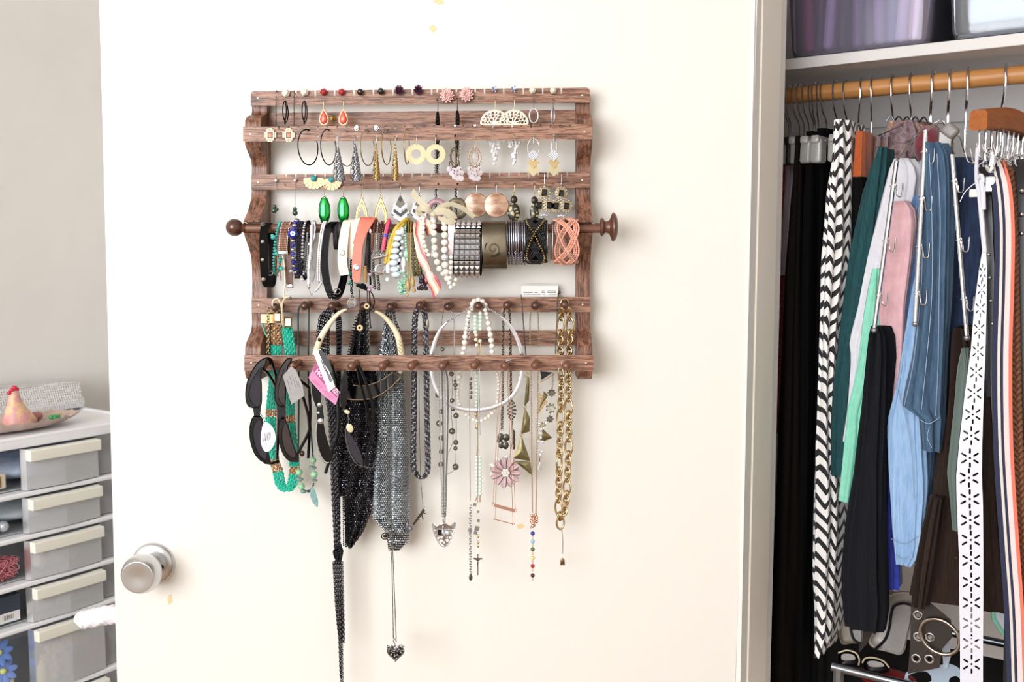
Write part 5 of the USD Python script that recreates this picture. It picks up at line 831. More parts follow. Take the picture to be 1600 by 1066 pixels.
# 10 chakra bead pendant
t = neck('fine rose gold chain with six coloured stone beads in a row, tenth pegs', 836, 700, 50)
for pts in ([(830, 484, 54), (828.5, 500, 48), (828, 540, 46)], [(841, 482, 54), (841.5, 500, 48), (842, 540, 46)]): t.part('chain', chain(pts, 2.4, 2.6, .55, 8, 4), mat('#b8aa90', .3, 1.0), kind='stuff')
for a, b in (((830, 582), (832, 800)), ((841, 582), (837.5, 805))): t.part('chain', chain(z([a, MIX(a, b, .5), b], [84, 80, 78]), 2.4, 2.4, .5, 7, 4), mat('#c4ab94', .3, 1.0), kind='stuff')
t.part('cluster', cat([ell((834 + r_.uniform(-5, 5), 812 + r_.uniform(-11, 11), 79 + r_.uniform(-2, 2)), (2.4, 3, 2), 1) for _ in range(16)] + [tb(z([(829, 806), (833, 812), (829, 826)], 79), .9, 5)]), ROSE)
for y, c in ((833.7, '#23348f'), (846.3, '#8fb4d6'), (858.6, '#4f6b3a'), (872, '#dcc98a'), (884.6, '#b0232b'), (899.4, '#4a1526')): t.part('stone_bead', ell((832.3, y, 79), 3.5, 2), mat(c, .15, coat=.5)); t.part('link', ringm((832.3, y + 6, 79), 1, 2.4, .5), ROSE)
# 11 gold chunky chain, link by link
t = neck('chunky gold curb chain necklace of large and small links, eleventh upper peg', 882, 640, 48); GC = mat('#c9b083', .2, 1.0)
def links(path, sizes):
    p = spl(path, 10); kk = K(p[:, 2].mean()); w = W(p); s = np.r_[0, np.cumsum(np.linalg.norm(np.diff(w, axis=0), axis=1))]; at = 0.0; k = 0
    while at < s[-1]:
        L = sizes[k % len(sizes)]; c = np.array([np.interp(at + L * .5 * kk, s, w[:, j]) for j in range(3)]); i = min(np.searchsorted(s, at + L * .5 * kk), len(w) - 1); tg = w[i] - w[i - 1] if i else w[1] - w[0]; tg /= np.linalg.norm(tg); Y = np.array([0, -1., 0]); X = np.cross(tg, Y); X /= np.linalg.norm(X); a = math.radians(48 if k % 2 else -26); A = X * math.cos(a) + Y * math.sin(a); Z = np.cross(tg, A); wd = 4.6 if L < 15 else 6.2
        t.part('chain_link', inst(torus(L * .62 * kk, wd * kk, 1.65 * kk, 16, 7), c[None], tg[None], A[None], Z[None]), GC); at += L * .86 * kk; k += 1
links([(877, 482, 55), (877, 495, 50), (875.5, 520, 47), (876, 560, 45), (877, 600, 45), (875, 680, 45), (873.5, 740, 45), (873, 790, 45), (875, 808, 45)], [11, 10, 22, 11, 10, 11, 10])
links([(887, 482, 55), (890, 495, 50), (891, 520, 47), (889, 560, 45), (888.5, 600, 45), (889, 680, 45), (887, 740, 45), (884, 790, 45), (879, 806, 45)], [11, 11, 21, 11, 10, 11])
t.part('chain_link', ringm((875.5, 817, 45), 6, 10.5, 1.7, 10), GC); t.part('chain_link', ringm((882, 474, 54), 6, 7, 1.6, 10), GC)
t = neck('very fine chain with small brass hand-shaped charm under the gold chain', 879, 850, 44)
t.part('chain', tb(z([(877.5, 826), (879.5, 845), (879, 866)], 44), .5, 5), BRON); t.part('palm', ell((879, 876.5, 44), (3.4, 4.6, 1.4), 2), BRON)
for k in range(5): t.part('finger', tb(z([(876.4 + 1.35 * k, 878), (876 + 1.5 * k, 882.5 + (1.2, 2, 0, 2, 1.2)[k] * .6)], 44), .8, 5, smooth=False), BRON)
t = neck('stray thin chain with ball end looping over the printed card', 830, 500, 40)
t.part('chain', cat([chain([(814.5, 462, 40), (816, 480, 48), (817.5, 500, 44), (822, 560, 40)], 2.4, 2.4, .55, 7, 4), chain([(872, 460, 44), (871, 478, 50), (870, 510, 46), (868, 552, 44)], 2.4, 2.4, .55, 7, 4)]), ASIL, kind='stuff'); t.part('ball_end', ell((874, 457, 44), 2.2, 2), mat('#6b6250', .3, .9))
# brass triangles and rhinestones
t = neck('necklace of olive brass triangles linked point to point', 822, 680, 54); OB = mat('#8d8560', .4, .9, h2='#7a7250', scale=120)
for tri in ([(824, 588), (827, 592), (826, 626), (819.5, 634)], [(820, 638), (827.5, 653), (827, 674), (814.5, 678)], [(814.5, 681), (803, 716), (828, 720)], [(805, 721), (828, 722), (831, 742)], [(850, 612), (855.5, 618), (840, 646)], [(841, 684), (845, 668), (862, 684), (848, 690)]):
    P_ = Polygon(tri).buffer(.6); m = P_.centroid; R = [W([(m.x + (x - m.x) * s, y_, 52 + e)  for x, y_ in [(x, m.y + (y - m.y) * s) for x, y in P_.exterior.coords[:-1]]]) if False else W([(m.x + (x - m.x) * s, m.y + (y - m.y) * s, 52 + e) for x, y in P_.exterior.coords[:-1]]) for s, e in ((.6, 0), (1, .8), (1, 1.4), (.45, 3.4))]
    mm = loft(np.array(R)); mm = flip(mm) if trimesh.Trimesh(*mm, process=False).volume < 0 else mm; t.part('triangle', mm, OB, smooth=20)
t.part('gold_triangle', slab(Polygon([(842, 612), (856, 628), (841, 648)]).difference(unary_union([Point(843 + 3 * a + 1.5 * (b % 2), 620 + 5 * b).buffer(1) for a in range(4) for b in range(5)])), 54, 1), mat('#c4ac84', .35, .9)); t.part('dark_triangle', slab([(844, 580), (864, 582), (846, 594)], 55, 2), BLK); t.part('triangle_frame', tb(z([(844, 598), (865, 586), (864, 583)], 56), .9, 5, smooth=False), mat('#c9b48c', .3, 1.0)); t.part('link', cat([ringm((823, 586, 54), 3, 3.4, .6), ringm((820, 636, 54), 2, 2, .6), ringm((814.5, 679.5, 54), 2, 2, .6)]), GOLD)
t = neck('rhinestone drop necklace with grey and clear star-cut gems', 850, 650, 60)
def gem(x, y, d, r, mt, n=7):
    t.part('gem', lathe((x, y, d), 'd', [(0, -1.5), (r * .9, -1.2), (r, 0), (r * .62, r * .42), (0, r * .45)], n), mt, smooth=False); t.part('gem_setting', cat([ell((x + r * math.cos(a), y + r * math.sin(a), d), r * .24, 1) for a in np.linspace(0, 2 * math.pi, n, endpoint=False)]), mat('#8f8878', .3, .9))
GR = mat('#8b8579', .06, .7); gem(862, 614, 60, 5.5, GR, 8); gem(860.5, 638, 62, 6.8, mat('#e8e3da', .05, .75)); gem(859.5, 655, 60, 5, GR); gem(848, 665, 61, 4.5, mat('#cfcbb0', .06, .7))
for x, y, r in ((843, 662, 2.6), (853, 661, 2.4), (846, 671, 2.6), (845, 677.5, 3.2), (841, 690, 2.8), (848, 691, 3), (845, 684, 2.4), (843, 704, 2.6), (847, 706, 2.6), (844, 711, 2.4), (850, 669, 2.2), (852, 656, 2.2)): t.part('crystal', ell((x, y, 61), (r, r, r * .7), 1), CRYS)
t.part('chain', cat([chain(z([(864, 586), (863.5, 600), (862.5, 608)], 60), 2.6, 2.8, .6), tb(z([(861, 644), (860, 650)], 60), .6, 4), tb(z([(856, 658), (850, 662)], 60), .6, 4), tb(z([(844, 714), (843, 722)], 60), .6, 4)]), SIL); v, f = slab(drop_outline(843, 729, 8, 14), 60, 3); t.part('crystal', (v, f), CRYS, label='pear-shaped clear crystal drop')
# lower pegs: jaguar mask
t = neck('silver filigree cat-mask pendant on three fine chains, seventh lower peg', 692, 700, 90)
for o, c in ((-6, 1.5), (-1, .6), (3, -.4), (7, -1.2)): t.part('chain', chain([(691 + o * .6, 574, 92), (692.5 + o, 600, 88), (693 + o + c, 700, 84), (693.5 + o * .35, 806, 82)], 2.6, 2.8, .6, 7, 4), (SIL, ASIL)[o in (-1, 7)], kind='stuff')
face = Polygon(spl([(676, 817), (683, 822), (694, 818), (704, 822), (711, 817), (710, 828), (706, 838), (702, 849), (694, 854.5), (687, 850), (681, 840), (677, 829)], 5, True)).buffer(0); holes = [Polygon([(684, 828), (690.5, 828), (690.5, 837), (684, 836)]), Point(698.5, 833).buffer(3.6)] + [Point(x, y).buffer(r, 4) for x, y, r in ((681, 836, 1.3), (685, 841, 1.8), (689, 846, 2.1), (694, 848, 1.8), (699, 845, 2.2), (703, 840, 1.8), (706, 834, 1.3), (694.5, 841, 1.5), (679.5, 829, 1.4), (708, 828, 1.4), (690, 841, 1.2), (699, 840.3, 1.1))]
bulge = lambda x, y: 5 * np.clip(1 - ((x - 694) / 18) ** 2, 0, 1); t.part('mask', slab(face.difference(unary_union(holes)), 80, 2, bulge), SIL); t.part('mask_rim', tube(W([(x, y, 81.5 + bulge(x, y)) for x, y in np.array(face.exterior.coords)[:-1]]), .9 * K(84), 6, True), SIL)
t.part('black_eye', slab([(684, 828), (690.5, 828), (690.5, 837), (684, 836)], 83, 2), JET); t.part('clear_eye', ell((698.5, 833, 86), (4, 4, 2.4), 2), CRYS); t.part('nose', tb([(692, 826, 86), (694, 836, 89), (693, 843, 87)], [1.4, 2, 2.6], 8), SIL); t.part('bail', ringm((694, 812, 84), 2.6, 5.5, 1.1, 60), SIL)
# 8th lower: cross rosary
t = neck('long silver chain with cube bead and hanging crucifix, eighth lower peg', 741, 700, 90)
t.part('chain', cat([chain([(737, 575, 92), (734, 600, 88), (734.5, 700, 84), (735, 782, 82)], 2.2, 2.2, .5, 6, 4), chain([(744, 574, 92), (746, 600, 88), (747, 700, 84), (746.5, 785, 82)], 2.2, 2.2, .5, 6, 4), tb(z([(749, 576), (750, 680)], 88), .45, 4)]), SIL, kind='stuff')
t.part('extension_chain', chain(z([(735.5, 792), (735, 840), (735.5, 896)], 82), 4, 4.2, .9), SIL, kind='stuff'); t.part('tag', slab(Polygon(spl([(735.5, 896), (732.5, 903), (735.5, 908), (738.5, 903)], 6, True)), 81, 1), ASIL); t.part('side_bead', cat([ell((x, y, 90), (2, 3, 2), 1) for x, y in ((736, 592), (736, 606), (736.5, 613.5), (736, 621), (735.5, 600))]), mat('#6b5d4c', .3, .6))
for x, y, s in ((745.5, 826, 7.5), (743, 833, 5.5), (747.5, 814, 5), (734.5, 829, 6), (742, 789, 5.5), (747, 800, 4.5)): t.part('cube_bead', boxg(x, y, 84, s, s, 5, 12), mat('#b9b5b8', .15, .8))
t.part('gold_bead', cat([ell((747.5, y, 83), (1.8, 3.6, 1.8), 1) for y in (838, 848, 853)]), mat('#c9b68a', .25, .8)); t.part('cross', cat([slab(sbox(745.2, 866, 747.6, 899), 81, 2), slab(sbox(740, 872, 753.5, 874.6), 81, 2)]), SIL, smooth=20); t.part('corpus', cat([ell((746.4, 880, 84), (1.3, 4.5, 1), 1), tb(z([(740.5, 872.5), (746.4, 876), (753, 872.5)], 84), .7, 5), ell((746.4, 873.5, 84.4), 1.2, 1)]), ASIL)
# 9th lower: rose gold bar swing
t = neck('delicate rose gold necklace with two swing bar pendants, ninth lower peg', 789, 700, 92)
t.part('chain', cat([tb(p, .5, 5) for p in ([(784, 576, 94), (780, 610, 90), (774, 720, 86), (770.5, 788, 85)], [(794, 574, 94), (797, 620, 90), (802, 720, 86), (805, 796, 85)], [(786, 577, 92), (783, 640, 86), (776, 740, 82), (774, 811, 81)], [(793, 577, 92), (795, 640, 86), (799, 740, 82), (801.5, 819, 81)])]), ROSE); t.part('bar', slab([(772, 787), (805, 796), (804, 801), (772, 792)], 84, 1.2), ROSE); t.part('bar', tb(z([(772.5, 811.5), (802, 819)], 81), .8, 6, smooth=False), ROSE); t.part('ring', cat([ringm((x, y, 84), 1.6, 1.8, .5) for x, y in ((770.5, 789), (806, 798), (773, 811), (802, 819))]), ROSE)
t.part('clasp', cat([ringm((794, 564, 92), 3, 3, .7), tb(z([(791, 565), (799, 562)], 93), 1.2, 6)]), SIL)
# heart locket
t = neck('thin silver chain with dark marcasite heart pendant, lowest pendant on the door', 612, 800, 88)
t.part('chain', cat([tb([(594, 576, 95), (595, 600, 88), (598, 700, 86), (611, 860, 84), (614.6, 998, 82)], .75, 5), tb([(601, 576, 95), (606, 600, 88), (607, 700, 86), (613.5, 860, 84), (619, 998, 82)], .75, 5)]), ASIL); t.part('bail', ringm((617, 1002, 82), 2, 3.6, 1.1, 20), SIL)
t.part('heart', heart(618, 1019.5, 82, 28, 27, 13), mat('#4a4848', .3, .9, h2='#2a2929', scale=300)); r_ = np.random.default_rng(8); ms, cs = [], []
for k in range(90):
    x, y = r_.uniform(-13, 13), r_.uniform(-12, 13); e = 1 - (abs(x) / 14) ** 2 - (max(y, -4) / 15) ** 2 * (1 if y > 0 else .6)
    if e > .12 and abs(x) < 13 - max(y, 0): (cs if k % 3 else ms).append(ell((618 + x, 1019 + y, 82 + 6.4 * math.sqrt(e)), 1.3, 1))
t.part('marcasite', cat(cs), mat('#7b7a7c', .15, 1.0), kind='stuff'); t.part('marcasite', cat(ms), SIL, kind='stuff')
# last lower peg: small ring + chain end
t = neck('small clear ring charm on a rose gold link, rightmost lower peg', 880, 575, 92)
t.part('ring', cat([ringm((876, 578, 88), 3.6, 4, .8, 20), ringm((881, 568, 92), 5, 6, .7, 40)]), mat('#d3c3ad', .2, .9))
# ------------------------------------------------------------------ sunglasses
FR = mat('#050506', .22, ior=1.35); FRB = mat('#150a0a', .22, ior=1.35)
LENS = usdkit.material(stage, '/World/Looks/lens', {'t': ('transparent_bsdf', {'color': lin('#6a6570')}), 'd': ('diffuse_bsdf', {'color': lin('#3f3c46')}), 'g': ('glossy_bsdf', {'roughness': .06, 'color': (.8, .8, .85)}), 'm0': ('mix_closure', {'fac': .45}), 'fr': ('fresnel', {'IOR': 1.6}), 'm': ('mix_closure', {})}, [('d.BSDF', 'm0.closure1'), ('t.BSDF', 'm0.closure2'), ('fr.fac', 'm.fac'), ('m0.closure', 'm.closure1'), ('g.BSDF', 'm.closure2')], surface='m.closure')
LENSB = mat('#0d0c0d', .12, ior=1.4)
def glasses(label, px, frames_, bridge, temples, fm, lm, d, extra=None):
    t = thing('sunglasses', label, 'sunglasses', px)
    for outer, inner in frames_:
        O = Polygon(spl(outer, 5, True)).buffer(0); t_ = None
        if inner is not None:
            I = Polygon(spl(inner, 5, True)).buffer(0).intersection(O.buffer(-1)); t.part('rim', slab(O.difference(I), d, 4), fm); t.part('lens', slab(I.buffer(.6), d + 1, 1.2), lm)
            e = np.array(O.buffer(-.9).simplify(.3).exterior.coords)[:-1]; t.part('rim_edge', tb(z(e, d + 3.6), 1.1, 6, True, 2, False), fm)
        else: t.part('lens', slab(O, d, 3), lm)
    if bridge: t.part('bridge', slab(Polygon(bridge).buffer(1).buffer(0), d, 4), fm)
    for p, w in temples: pp = spl(p, 8); t.part('temple', strap(W(pp), (.5, -.8, 0), np.interp(np.linspace(0, 1, len(pp)), np.linspace(0, 1, len(w)), w) * K(d), .0028, False, .4), fm)
    return t
t = glasses('black oval sunglasses with white barcode tag on the leftmost lower peg', (411, 640, 100),
    [(cJ(250, 106, 205, 115, 150, 170, 100, 260, 75, 350, 72, 440, 90, 500, 130, 522, 185, 520, 208, 480, 208, 330, 205, 220, 240, 165), cJ(196, 190, 150, 250, 112, 330, 98, 400, 105, 455, 140, 492, 178, 490, 190, 440, 192, 300)),
     (cJ(152, 580, 120, 620, 105, 700, 112, 800, 140, 890, 190, 955, 240, 980, 280, 970, 266, 900, 244, 800, 228, 680, 206, 596), cJ(182, 620, 142, 660, 130, 740, 150, 840, 190, 920, 235, 948, 248, 880, 226, 760, 206, 655))],
    cJ(140, 515, 195, 515, 188, 592, 150, 592), [(z(cJ(240, 112, 275, 118, 318, 240, 345, 380), [101, 92, 84, 80]), [7, 8, 9, 8]), (z(cJ(205, 190, 255, 230, 310, 320, 340, 420, 346, 600, 340, 800, 335, 950), [108, 92, 82, 78, 78, 80, 84]), [5, 6, 7, 8, 7, 6, 6]), (z(cJ(235, 975, 290, 980, 345, 965), [100, 92, 84]), [4, 5, 6])], FR, LENS, 98)
tag = Polygon(spl(cJ(215, 665, 245, 640, 290, 670, 318, 730, 322, 790, 290, 860, 245, 888, 212, 850, 200, 780), 5, True)); t.part('price_tag', slab(tag, 106, .5), mat('#f2f1f4', .6), label='white oval paper tag with barcode')
bar = cat([slab(Polygon([(a, b), (a + w_, b + .2), (a + w_ + .9, b + 12), (a + .9, b + 12)]), 106.52, .05) for a, b, w_ in ((410, 678, .8), (411.6, 677.6, .5), (413.2, 677.2, 1), (415, 676.8, .5), (416.6, 676.4, .8), (418.4, 676, .5), (420, 675.6, 1), (421.8, 675.2, .6))]); t.part('barcode', bar, mat('#3a3a42', .6), parent=t.path + '/price_tag')
t.part('print', cat([slab(Polygon([(410, y), (424, y - 3), (424, y - 2.3), (410, y + .7)]), 106.52, .05) for y in (694, 696.5, 699, 701.5)]), mat('#a5a4aa', .6), parent=t.path + '/price_tag'); t.part('tag_string', tb(z(cJ(235, 660, 225, 610, 190, 560), 106), .5, 5), mat('#2c5a3c', .5))
t = glasses('black and maroon sunglasses with blank grey tag, second lower peg', (450, 640, 100),
    [(cJ(445, 103, 405, 120, 350, 210, 320, 320, 312, 420, 332, 490, 388, 518, 408, 480, 412, 300, 428, 180, 462, 120), cJ(402, 190, 370, 260, 345, 350, 342, 430, 368, 482, 394, 482, 398, 330)),
     (cJ(385, 588, 350, 640, 342, 730, 362, 850, 400, 930, 450, 968, 515, 968, 505, 915, 465, 800, 425, 655), cJ(405, 650, 374, 720, 380, 820, 416, 905, 470, 940, 486, 905, 446, 760))],
    cJ(338, 500, 405, 510, 402, 610, 352, 610), [(z(cJ(485, 220, 520, 285, 570, 325, 610, 358), [104, 98, 90, 84]), [7, 8, 5, 4]), (z(cJ(550, 420, 590, 560, 602, 650, 600, 720, 540, 840, 480, 945), [84, 82, 82, 84, 92, 100]), [3, 4, 5, 5, 5, 5]), (z(cJ(608, 360, 612, 600, 595, 940), [82, 80, 80]), [3, 3, 2])], FRB, mat('#3a2f30', .1, h2='#2c2526', scale=40, coat=.5), 98)
g = slab(cJ(452, 172, 383, 255, 455, 492, 562, 420, 548, 330, 492, 205), 108, .6); t.part('paper_tag', g, mat('#a09c9b', .6, h2='#948f8e', scale=60), label='blank-backed grey paper tag'); t.part('print', cat([slab(Polygon([(x, y), (x + .8, y - .3), (x + .8 + dx, y + dy), (x + dx, y + dy + .3)]), 108.62, .05) for x, y, dx, dy in ((452, 588, 4, 13), (456, 586, 6, 20), (461, 590, 5, 16), (465, 594, 3, 11), (448, 592, 5, 18))]), mat('#6d6a6c', .6), parent=t.path + '/paper_tag')
t.part('screw', ell((462.5, 565, 99), 2.4, 1), mat('#5a4436', .3, .7)); t.part('hinge', ell((472, 709, 92), (4, 5, 4), 1), mat('#5a4436', .3, .7))
t = glasses('narrow black sunglasses with silver rim and pink and white tags, third lower peg', (500, 640, 100),
    [(cL(88, 330, 95, 430, 120, 500, 160, 515, 168, 430, 160, 360, 120, 320), None), (cL(140, 640, 132, 740, 150, 860, 190, 950, 240, 975, 262, 930, 240, 850, 205, 730, 185, 640), None)],
    cL(135, 500, 175, 500, 188, 600, 180, 640, 145, 640), [(z(cL(250, 150, 290, 300, 312, 500, 310, 720, 260, 880, 205, 1066), [98, 90, 84, 84, 90, 98]), [10, 9, 8, 7, 6, 5]), (z(cL(110, 330, 160, 250, 230, 170), [100, 98, 96]), [5, 7, 9])], FR, LENSB, 98)
t.part('silver_rim', cat([tb(z(cL(84, 300, 88, 400, 118, 505), 101), .9, 6), tb(z(cL(136, 640, 126, 760, 150, 890, 200, 975, 235, 975), 101), 1.1, 6)]), SIL)
for x, y, r in ((*cL(155, 495)[0], 4), (*cL(148, 562)[0], 2.2), (*cL(165, 630)[0], 5.2)): t.part('rivet', ell((x, y, 102), (r, r, r * .5), 2), SIL)
pk = cL(125, 148, 65, 265, 75, 290, 180, 410, 290, 496, 315, 425, 312, 370); t.part('pink_tag', slab(pk, 104, .6), mat('#d987b0', .5, h2='#d27ca6', scale=40), label='pink printed swing tag reading HOT TRENDS'); t.part('plum_band', slab(cL(125, 152, 98, 208, 200, 330, 300, 440, 313, 385), 104.62, .06), mat('#a4447c', .5), parent=t.path + '/pink_tag')
def text_on(txt, hpx, x, y, d, ang, mt, parent, squash=1.0, sheary=0.0):
    m = meshkit.text_mesh(txt, hpx, depth=.1, bold=True); v = np.array(m.vertices); v[:, 0] *= squash; a = math.radians(ang); X, Y = v[:, 0] * math.cos(a) - v[:, 1] * math.sin(a) * -1 * 0 - 0, v[:, 0] * math.sin(a)
    X = v[:, 0] * math.cos(a) + v[:, 1] * math.sin(a); Y = v[:, 0] * math.sin(a) - v[:, 1] * math.cos(a); t.part('lettering', (W(np.column_stack([x + X, y + Y, d + v[:, 2]])), np.array(m.faces)[:, ::-1] * 1 if False else np.array(m.faces)), mt, smooth=False, parent=parent)
LT = mat('#3b1436', .5); text_on('HOT', 8, *cL(112, 222)[0], 104.7, 40, mat('#f3d3e4', .5), t.path + '/pink_tag', .9); text_on('TRENDS', 7, *cL(192, 318)[0], 104.7, 42, mat('#f3d3e4', .5), t.path + '/pink_tag', .75)
t.part('print', cat([slab(Polygon([(x, y), (x + 14, y + 13), (x + 14, y + 13.8), (x, y + .8)]), 104.62, .05) for x, y in ((487, 593), (490, 593), (504, 610), (507, 609))]), mat('#8e4a74', .5), parent=t.path + '/pink_tag')
wt = cL(100, 52, 165, 28, 288, 345, 232, 388); t.part('white_tag', slab(wt, 108, .6, lambda x, y: 0 * x), mat('#dedce0', .5), label='white swing tag with black oval'); t.part('black_oval', slab(Polygon(spl(cL(150, 45, 172, 38, 205, 80, 240, 140, 262, 215, 245, 222, 200, 160, 165, 95), 5, True)), 108.62, .3), BLK, parent=t.path + '/white_tag')
t.part('print', cat([slab(Polygon([(cL(a, b)[0][0], cL(a, b)[0][1]), (cL(a, b)[0][0] + 1.2, cL(a, b)[0][1] - .4), (cL(a, b)[0][0] + 1.2 + dx, cL(a, b)[0][1] - .4 + dy), (cL(a, b)[0][0] + dx, cL(a, b)[0][1] + dy)]), 108.62, .05) for a, b, dx, dy in ((165, 120, 7, 18), (175, 118, 8, 21), (205, 205, 7, 19), (218, 215, 6, 17), (235, 240, 4, 11))]), mat('#4d4d58', .5), parent=t.path + '/white_tag')
t = glasses('black half-rim sunglasses with nose pads, fourth lower peg', (548, 640, 100), [(cL(372, 195, 345, 260, 328, 340, 325, 480, 348, 528, 372, 520, 385, 440, 392, 330), None)], None,
    [(z(cL(480, 165, 520, 250, 560, 370, 598, 480, 605, 620, 592, 760, 555, 880, 525, 1000), [98, 94, 92, 92, 92, 94, 98, 102]), [6, 6, 5, 4, 4, 4, 4, 4]), (z(cL(470, 170, 500, 330, 540, 480, 575, 640, 590, 700), [90, 84, 82, 82, 84]), [5, 5, 4, 4, 3])], FR, LENSB, 98)
t.part('lower_lens', slab(Polygon(spl(cL(378, 705, 400, 850, 450, 950, 520, 1005, 500, 900, 440, 780), 5, True)), 99, 1.4), LENS); t.part('wire_rim', cat([tb(z(cL(372, 705, 380, 800, 420, 920, 470, 990, 520, 1010, 545, 1012), 101), 1.2, 6), tb(z(cL(340, 320, 325, 420, 330, 510), 102), 1, 6), tb(z(cL(350, 530, 385, 560, 400, 640, 376, 705), 101), 1.3, 6), tb(z(cL(545, 1012, 600, 1020, 610, 970), 100), 1, 6)]), mat('#6d6d72', .2, 1.0))
for x, y, r, rl in ((*cL(385, 553)[0], (5, 3.2, 1.6), 20), (*cL(408, 688)[0], (5.5, 7.5, 1.8), -20)): t.part('nose_pad', ell((x, y, 104), r, 2, rl), mat('#cfc3a0', .25))
# ------------------------------------------------------------------ plastic drawer tower against the left wall
def RPt(px, py, a):
    r = ray(px, py); t = (a + CORN @ E2) / (r[:2] @ E2); return r * t + [0, 0, EYE]
def rm(v): return np.column_stack([CORN + v[:, :1] * E2 - v[:, 1:2] * N2, v[:, 2]])     # (out from left wall, along it, height)
def rb(lo, hi, bev=0): return flip(boxc(lo, hi, rm, bev))
FROST = pane_mat('frosted_drawer', '#fcfdff', .57, .25, .12); CLEARP = pane_mat('clear_plastic', '#f4f6fa', .86, .12)
SIDEP = pane_mat('drawer_side_pane', '#f3f5f8', .7, .2, .15)
WP = mat('#f3f3f6', .35); HANDLE = mat('#f4f1e4', .4)
B0, B1, DEP = .187, .535, .30
def RT(name, label, cat_, lo, group=None): return Thing(name, label, cat_, rm(np.array([lo]))[0], group, rotz=CAS)
t = RT('drawer_tower', 'white plastic drawer tower with translucent drawers against the left wall', 'drawer tower', (.15, .36, 0))
lev = [(1.064, 1.081), (.979, .988), (.904, .913), (.822, .831), (.747, .756), (.618, .628), (.47, .48), (.32, .33), (.17, .18), (.0, .03)]
for i, (z0, z1) in enumerate(lev): t.part('shelf_frame' if i else 'top_board', rb((.012, B0, z0), (DEP, B1, z1), .003), WP)
t.part('top_rim', cat([rb((DEP - .012, B0, 1.076), (DEP, B1, 1.084), .003), rb((.012, B0, 1.076), (.26, B0 + .012, 1.084), .003), rb((.012, B1 - .012, 1.076), (DEP, B1, 1.084), .003), rb((.012, B0, 1.076), (.024, B1, 1.084), .003)]), WP)
for b in (B0 + .006, B1 - .012):
    for a in (.02, DEP - .02): t.part('post', rb((a, b, .02), (a + .014, b + .012, 1.07)), WP)
for (z0, _), (_, y1) in zip(lev[:-1], lev[1:]):
    h0, h1 = y1 + .002, z0 - .003; bc = (B0 + B1) / 2; hw = .0665
    pr = [(DEP - .012, bc - hw - .004), (DEP - .001, bc - hw), (DEP + .004, bc), (DEP - .001, bc + hw), (DEP - .012, bc + hw + .004)]
    R = [np.array([(a, b, z_) for a, b in pr] + [(a - .0022, b, z_) for a, b in pr[::-1]]) for z_ in (h0, h1)]; m = loft(np.array(R)); t.part('drawer_front', (rm(m[0]), m[1]), FROST, smooth=False)
    pr2 = [(DEP - .016, B0 + .012), (DEP - .012, bc - hw - .004)], [(DEP - .012, bc + hw + .004)]
    for q2 in pr2: R = [np.array([(a, b, z_) for a, b in q2] + [(a - .0022, b, z_) for a, b in q2[::-1]]) for z_ in (h0, h1)]; m = loft(np.array(R)); t.part('clear_side', (rm(m[0]), m[1]), SIDEP, smooth=False)
    t.part('drawer_box', cat([rb((.03, B0 + .016, h0), (DEP - .02, B0 + .018, h1 - .01)), rb((.03, B1 - .018, h0), (DEP - .02, B1 - .016, h1 - .01)), rb((.03, B0 + .016, h0), (DEP - .02, B1 - .016, h0 + .002)), rb((.03, B0 + .016, h0), (.032, B1 - .016, h1 - .01))]), FROST, smooth=False)
    t.part('handle', rb((DEP - .012, bc - hw, h1 - .021), (DEP + .013, bc + hw, h1 - .001), .0025), HANDLE)
# things inside the drawers
def inside(name, label, cat_, m_parts, at, group=None):
    q = RT(name, label, cat_, at, group)
    for nm, m, mt in m_parts: q.part(nm, m, mt, kind='stuff' if nm == 'shreds' else None)
r_ = np.random.default_rng(2); zf = [y1 + .004 for _, y1 in lev[1:]]
for k, b in enumerate((.335, .365, .392)): inside('craft_ball', f'white craft ball in the third drawer, {("right", "middle", "left")[k]} one of three', 'ball', [('ball', flip(ellw(rm(np.array([(.265, b, zf[2] + .0185)]))[0], np.full(3, .0135 if k else .0125), 3)), mat('#e9e3da', .5))], (.265, b, zf[2]), 'craft balls in the third drawer')
ms = []
for k in range(110):
    p = np.array([(.265, .462, zf[2])]) + r_.uniform((-.02, -.025, .002), (.016, .03, .04), (4, 3)); ms.append(tube(rm(spl(p, 4)), .0008, 4))
inside('paper_shreds', 'nest of pink paper shreds at left of the third drawer', 'paper shreds', [('shreds', cat(ms), mat('#d98a92', .6, h2='#c06a78', scale=200))], (.265, .462, zf[2]))
bx = [('box', rb((.22, .437, zf[3]), (.279, .482, zf[3] + .05), .002), mat('#39424e', .5)), ('label', rb((.2791, .44, zf[3] + .004), (.2796, .479, zf[3] + .021)), mat('#e6e4e2', .6))]
q = RT('cardboard_box', 'dark box with white barcode label in the fourth drawer', 'box', (.25, .46, zf[3])); q.part(*bx[0]); lb = q.part(*bx[1], label='white barcode label')
for k in range(9): q.part('barcode', rb((.27965, .452 + k * .0019, zf[3] + .009), (.2797, .4526 + k * .0019 + .0005 * (k % 2), zf[3] + .017)), mat('#33353c', .6), parent=lb)
for k, (b, c) in enumerate(((.345, '#c9c6bf'), (.385, '#bcbab4'), (.315, '#b3b2b0'))): inside('paper_packet', f'{("pale", "grey", "thin grey")[k]} packet standing in the fourth drawer', 'packet', [('packet', rb((.255, b - .016, zf[3]), (.262, b + .016, zf[3] + .036 - .004 * k), .002), mat(c, .6))], (.258, b, zf[3]))
inside('ribbon_spool', 'small gold-edged spool at left of the top drawer', 'spool', [('spool', flip(boxc((.27, .452, zf[0] + .004), (.279, .485, zf[0] + .03), rm, .003)), mat('#d9cdb8', .4)), ('band', rb((.2792, .462, zf[0] + .008), (.280, .468, zf[0] + .026)), mat('#c9a26a', .3, .7))], (.275, .468, zf[0]))
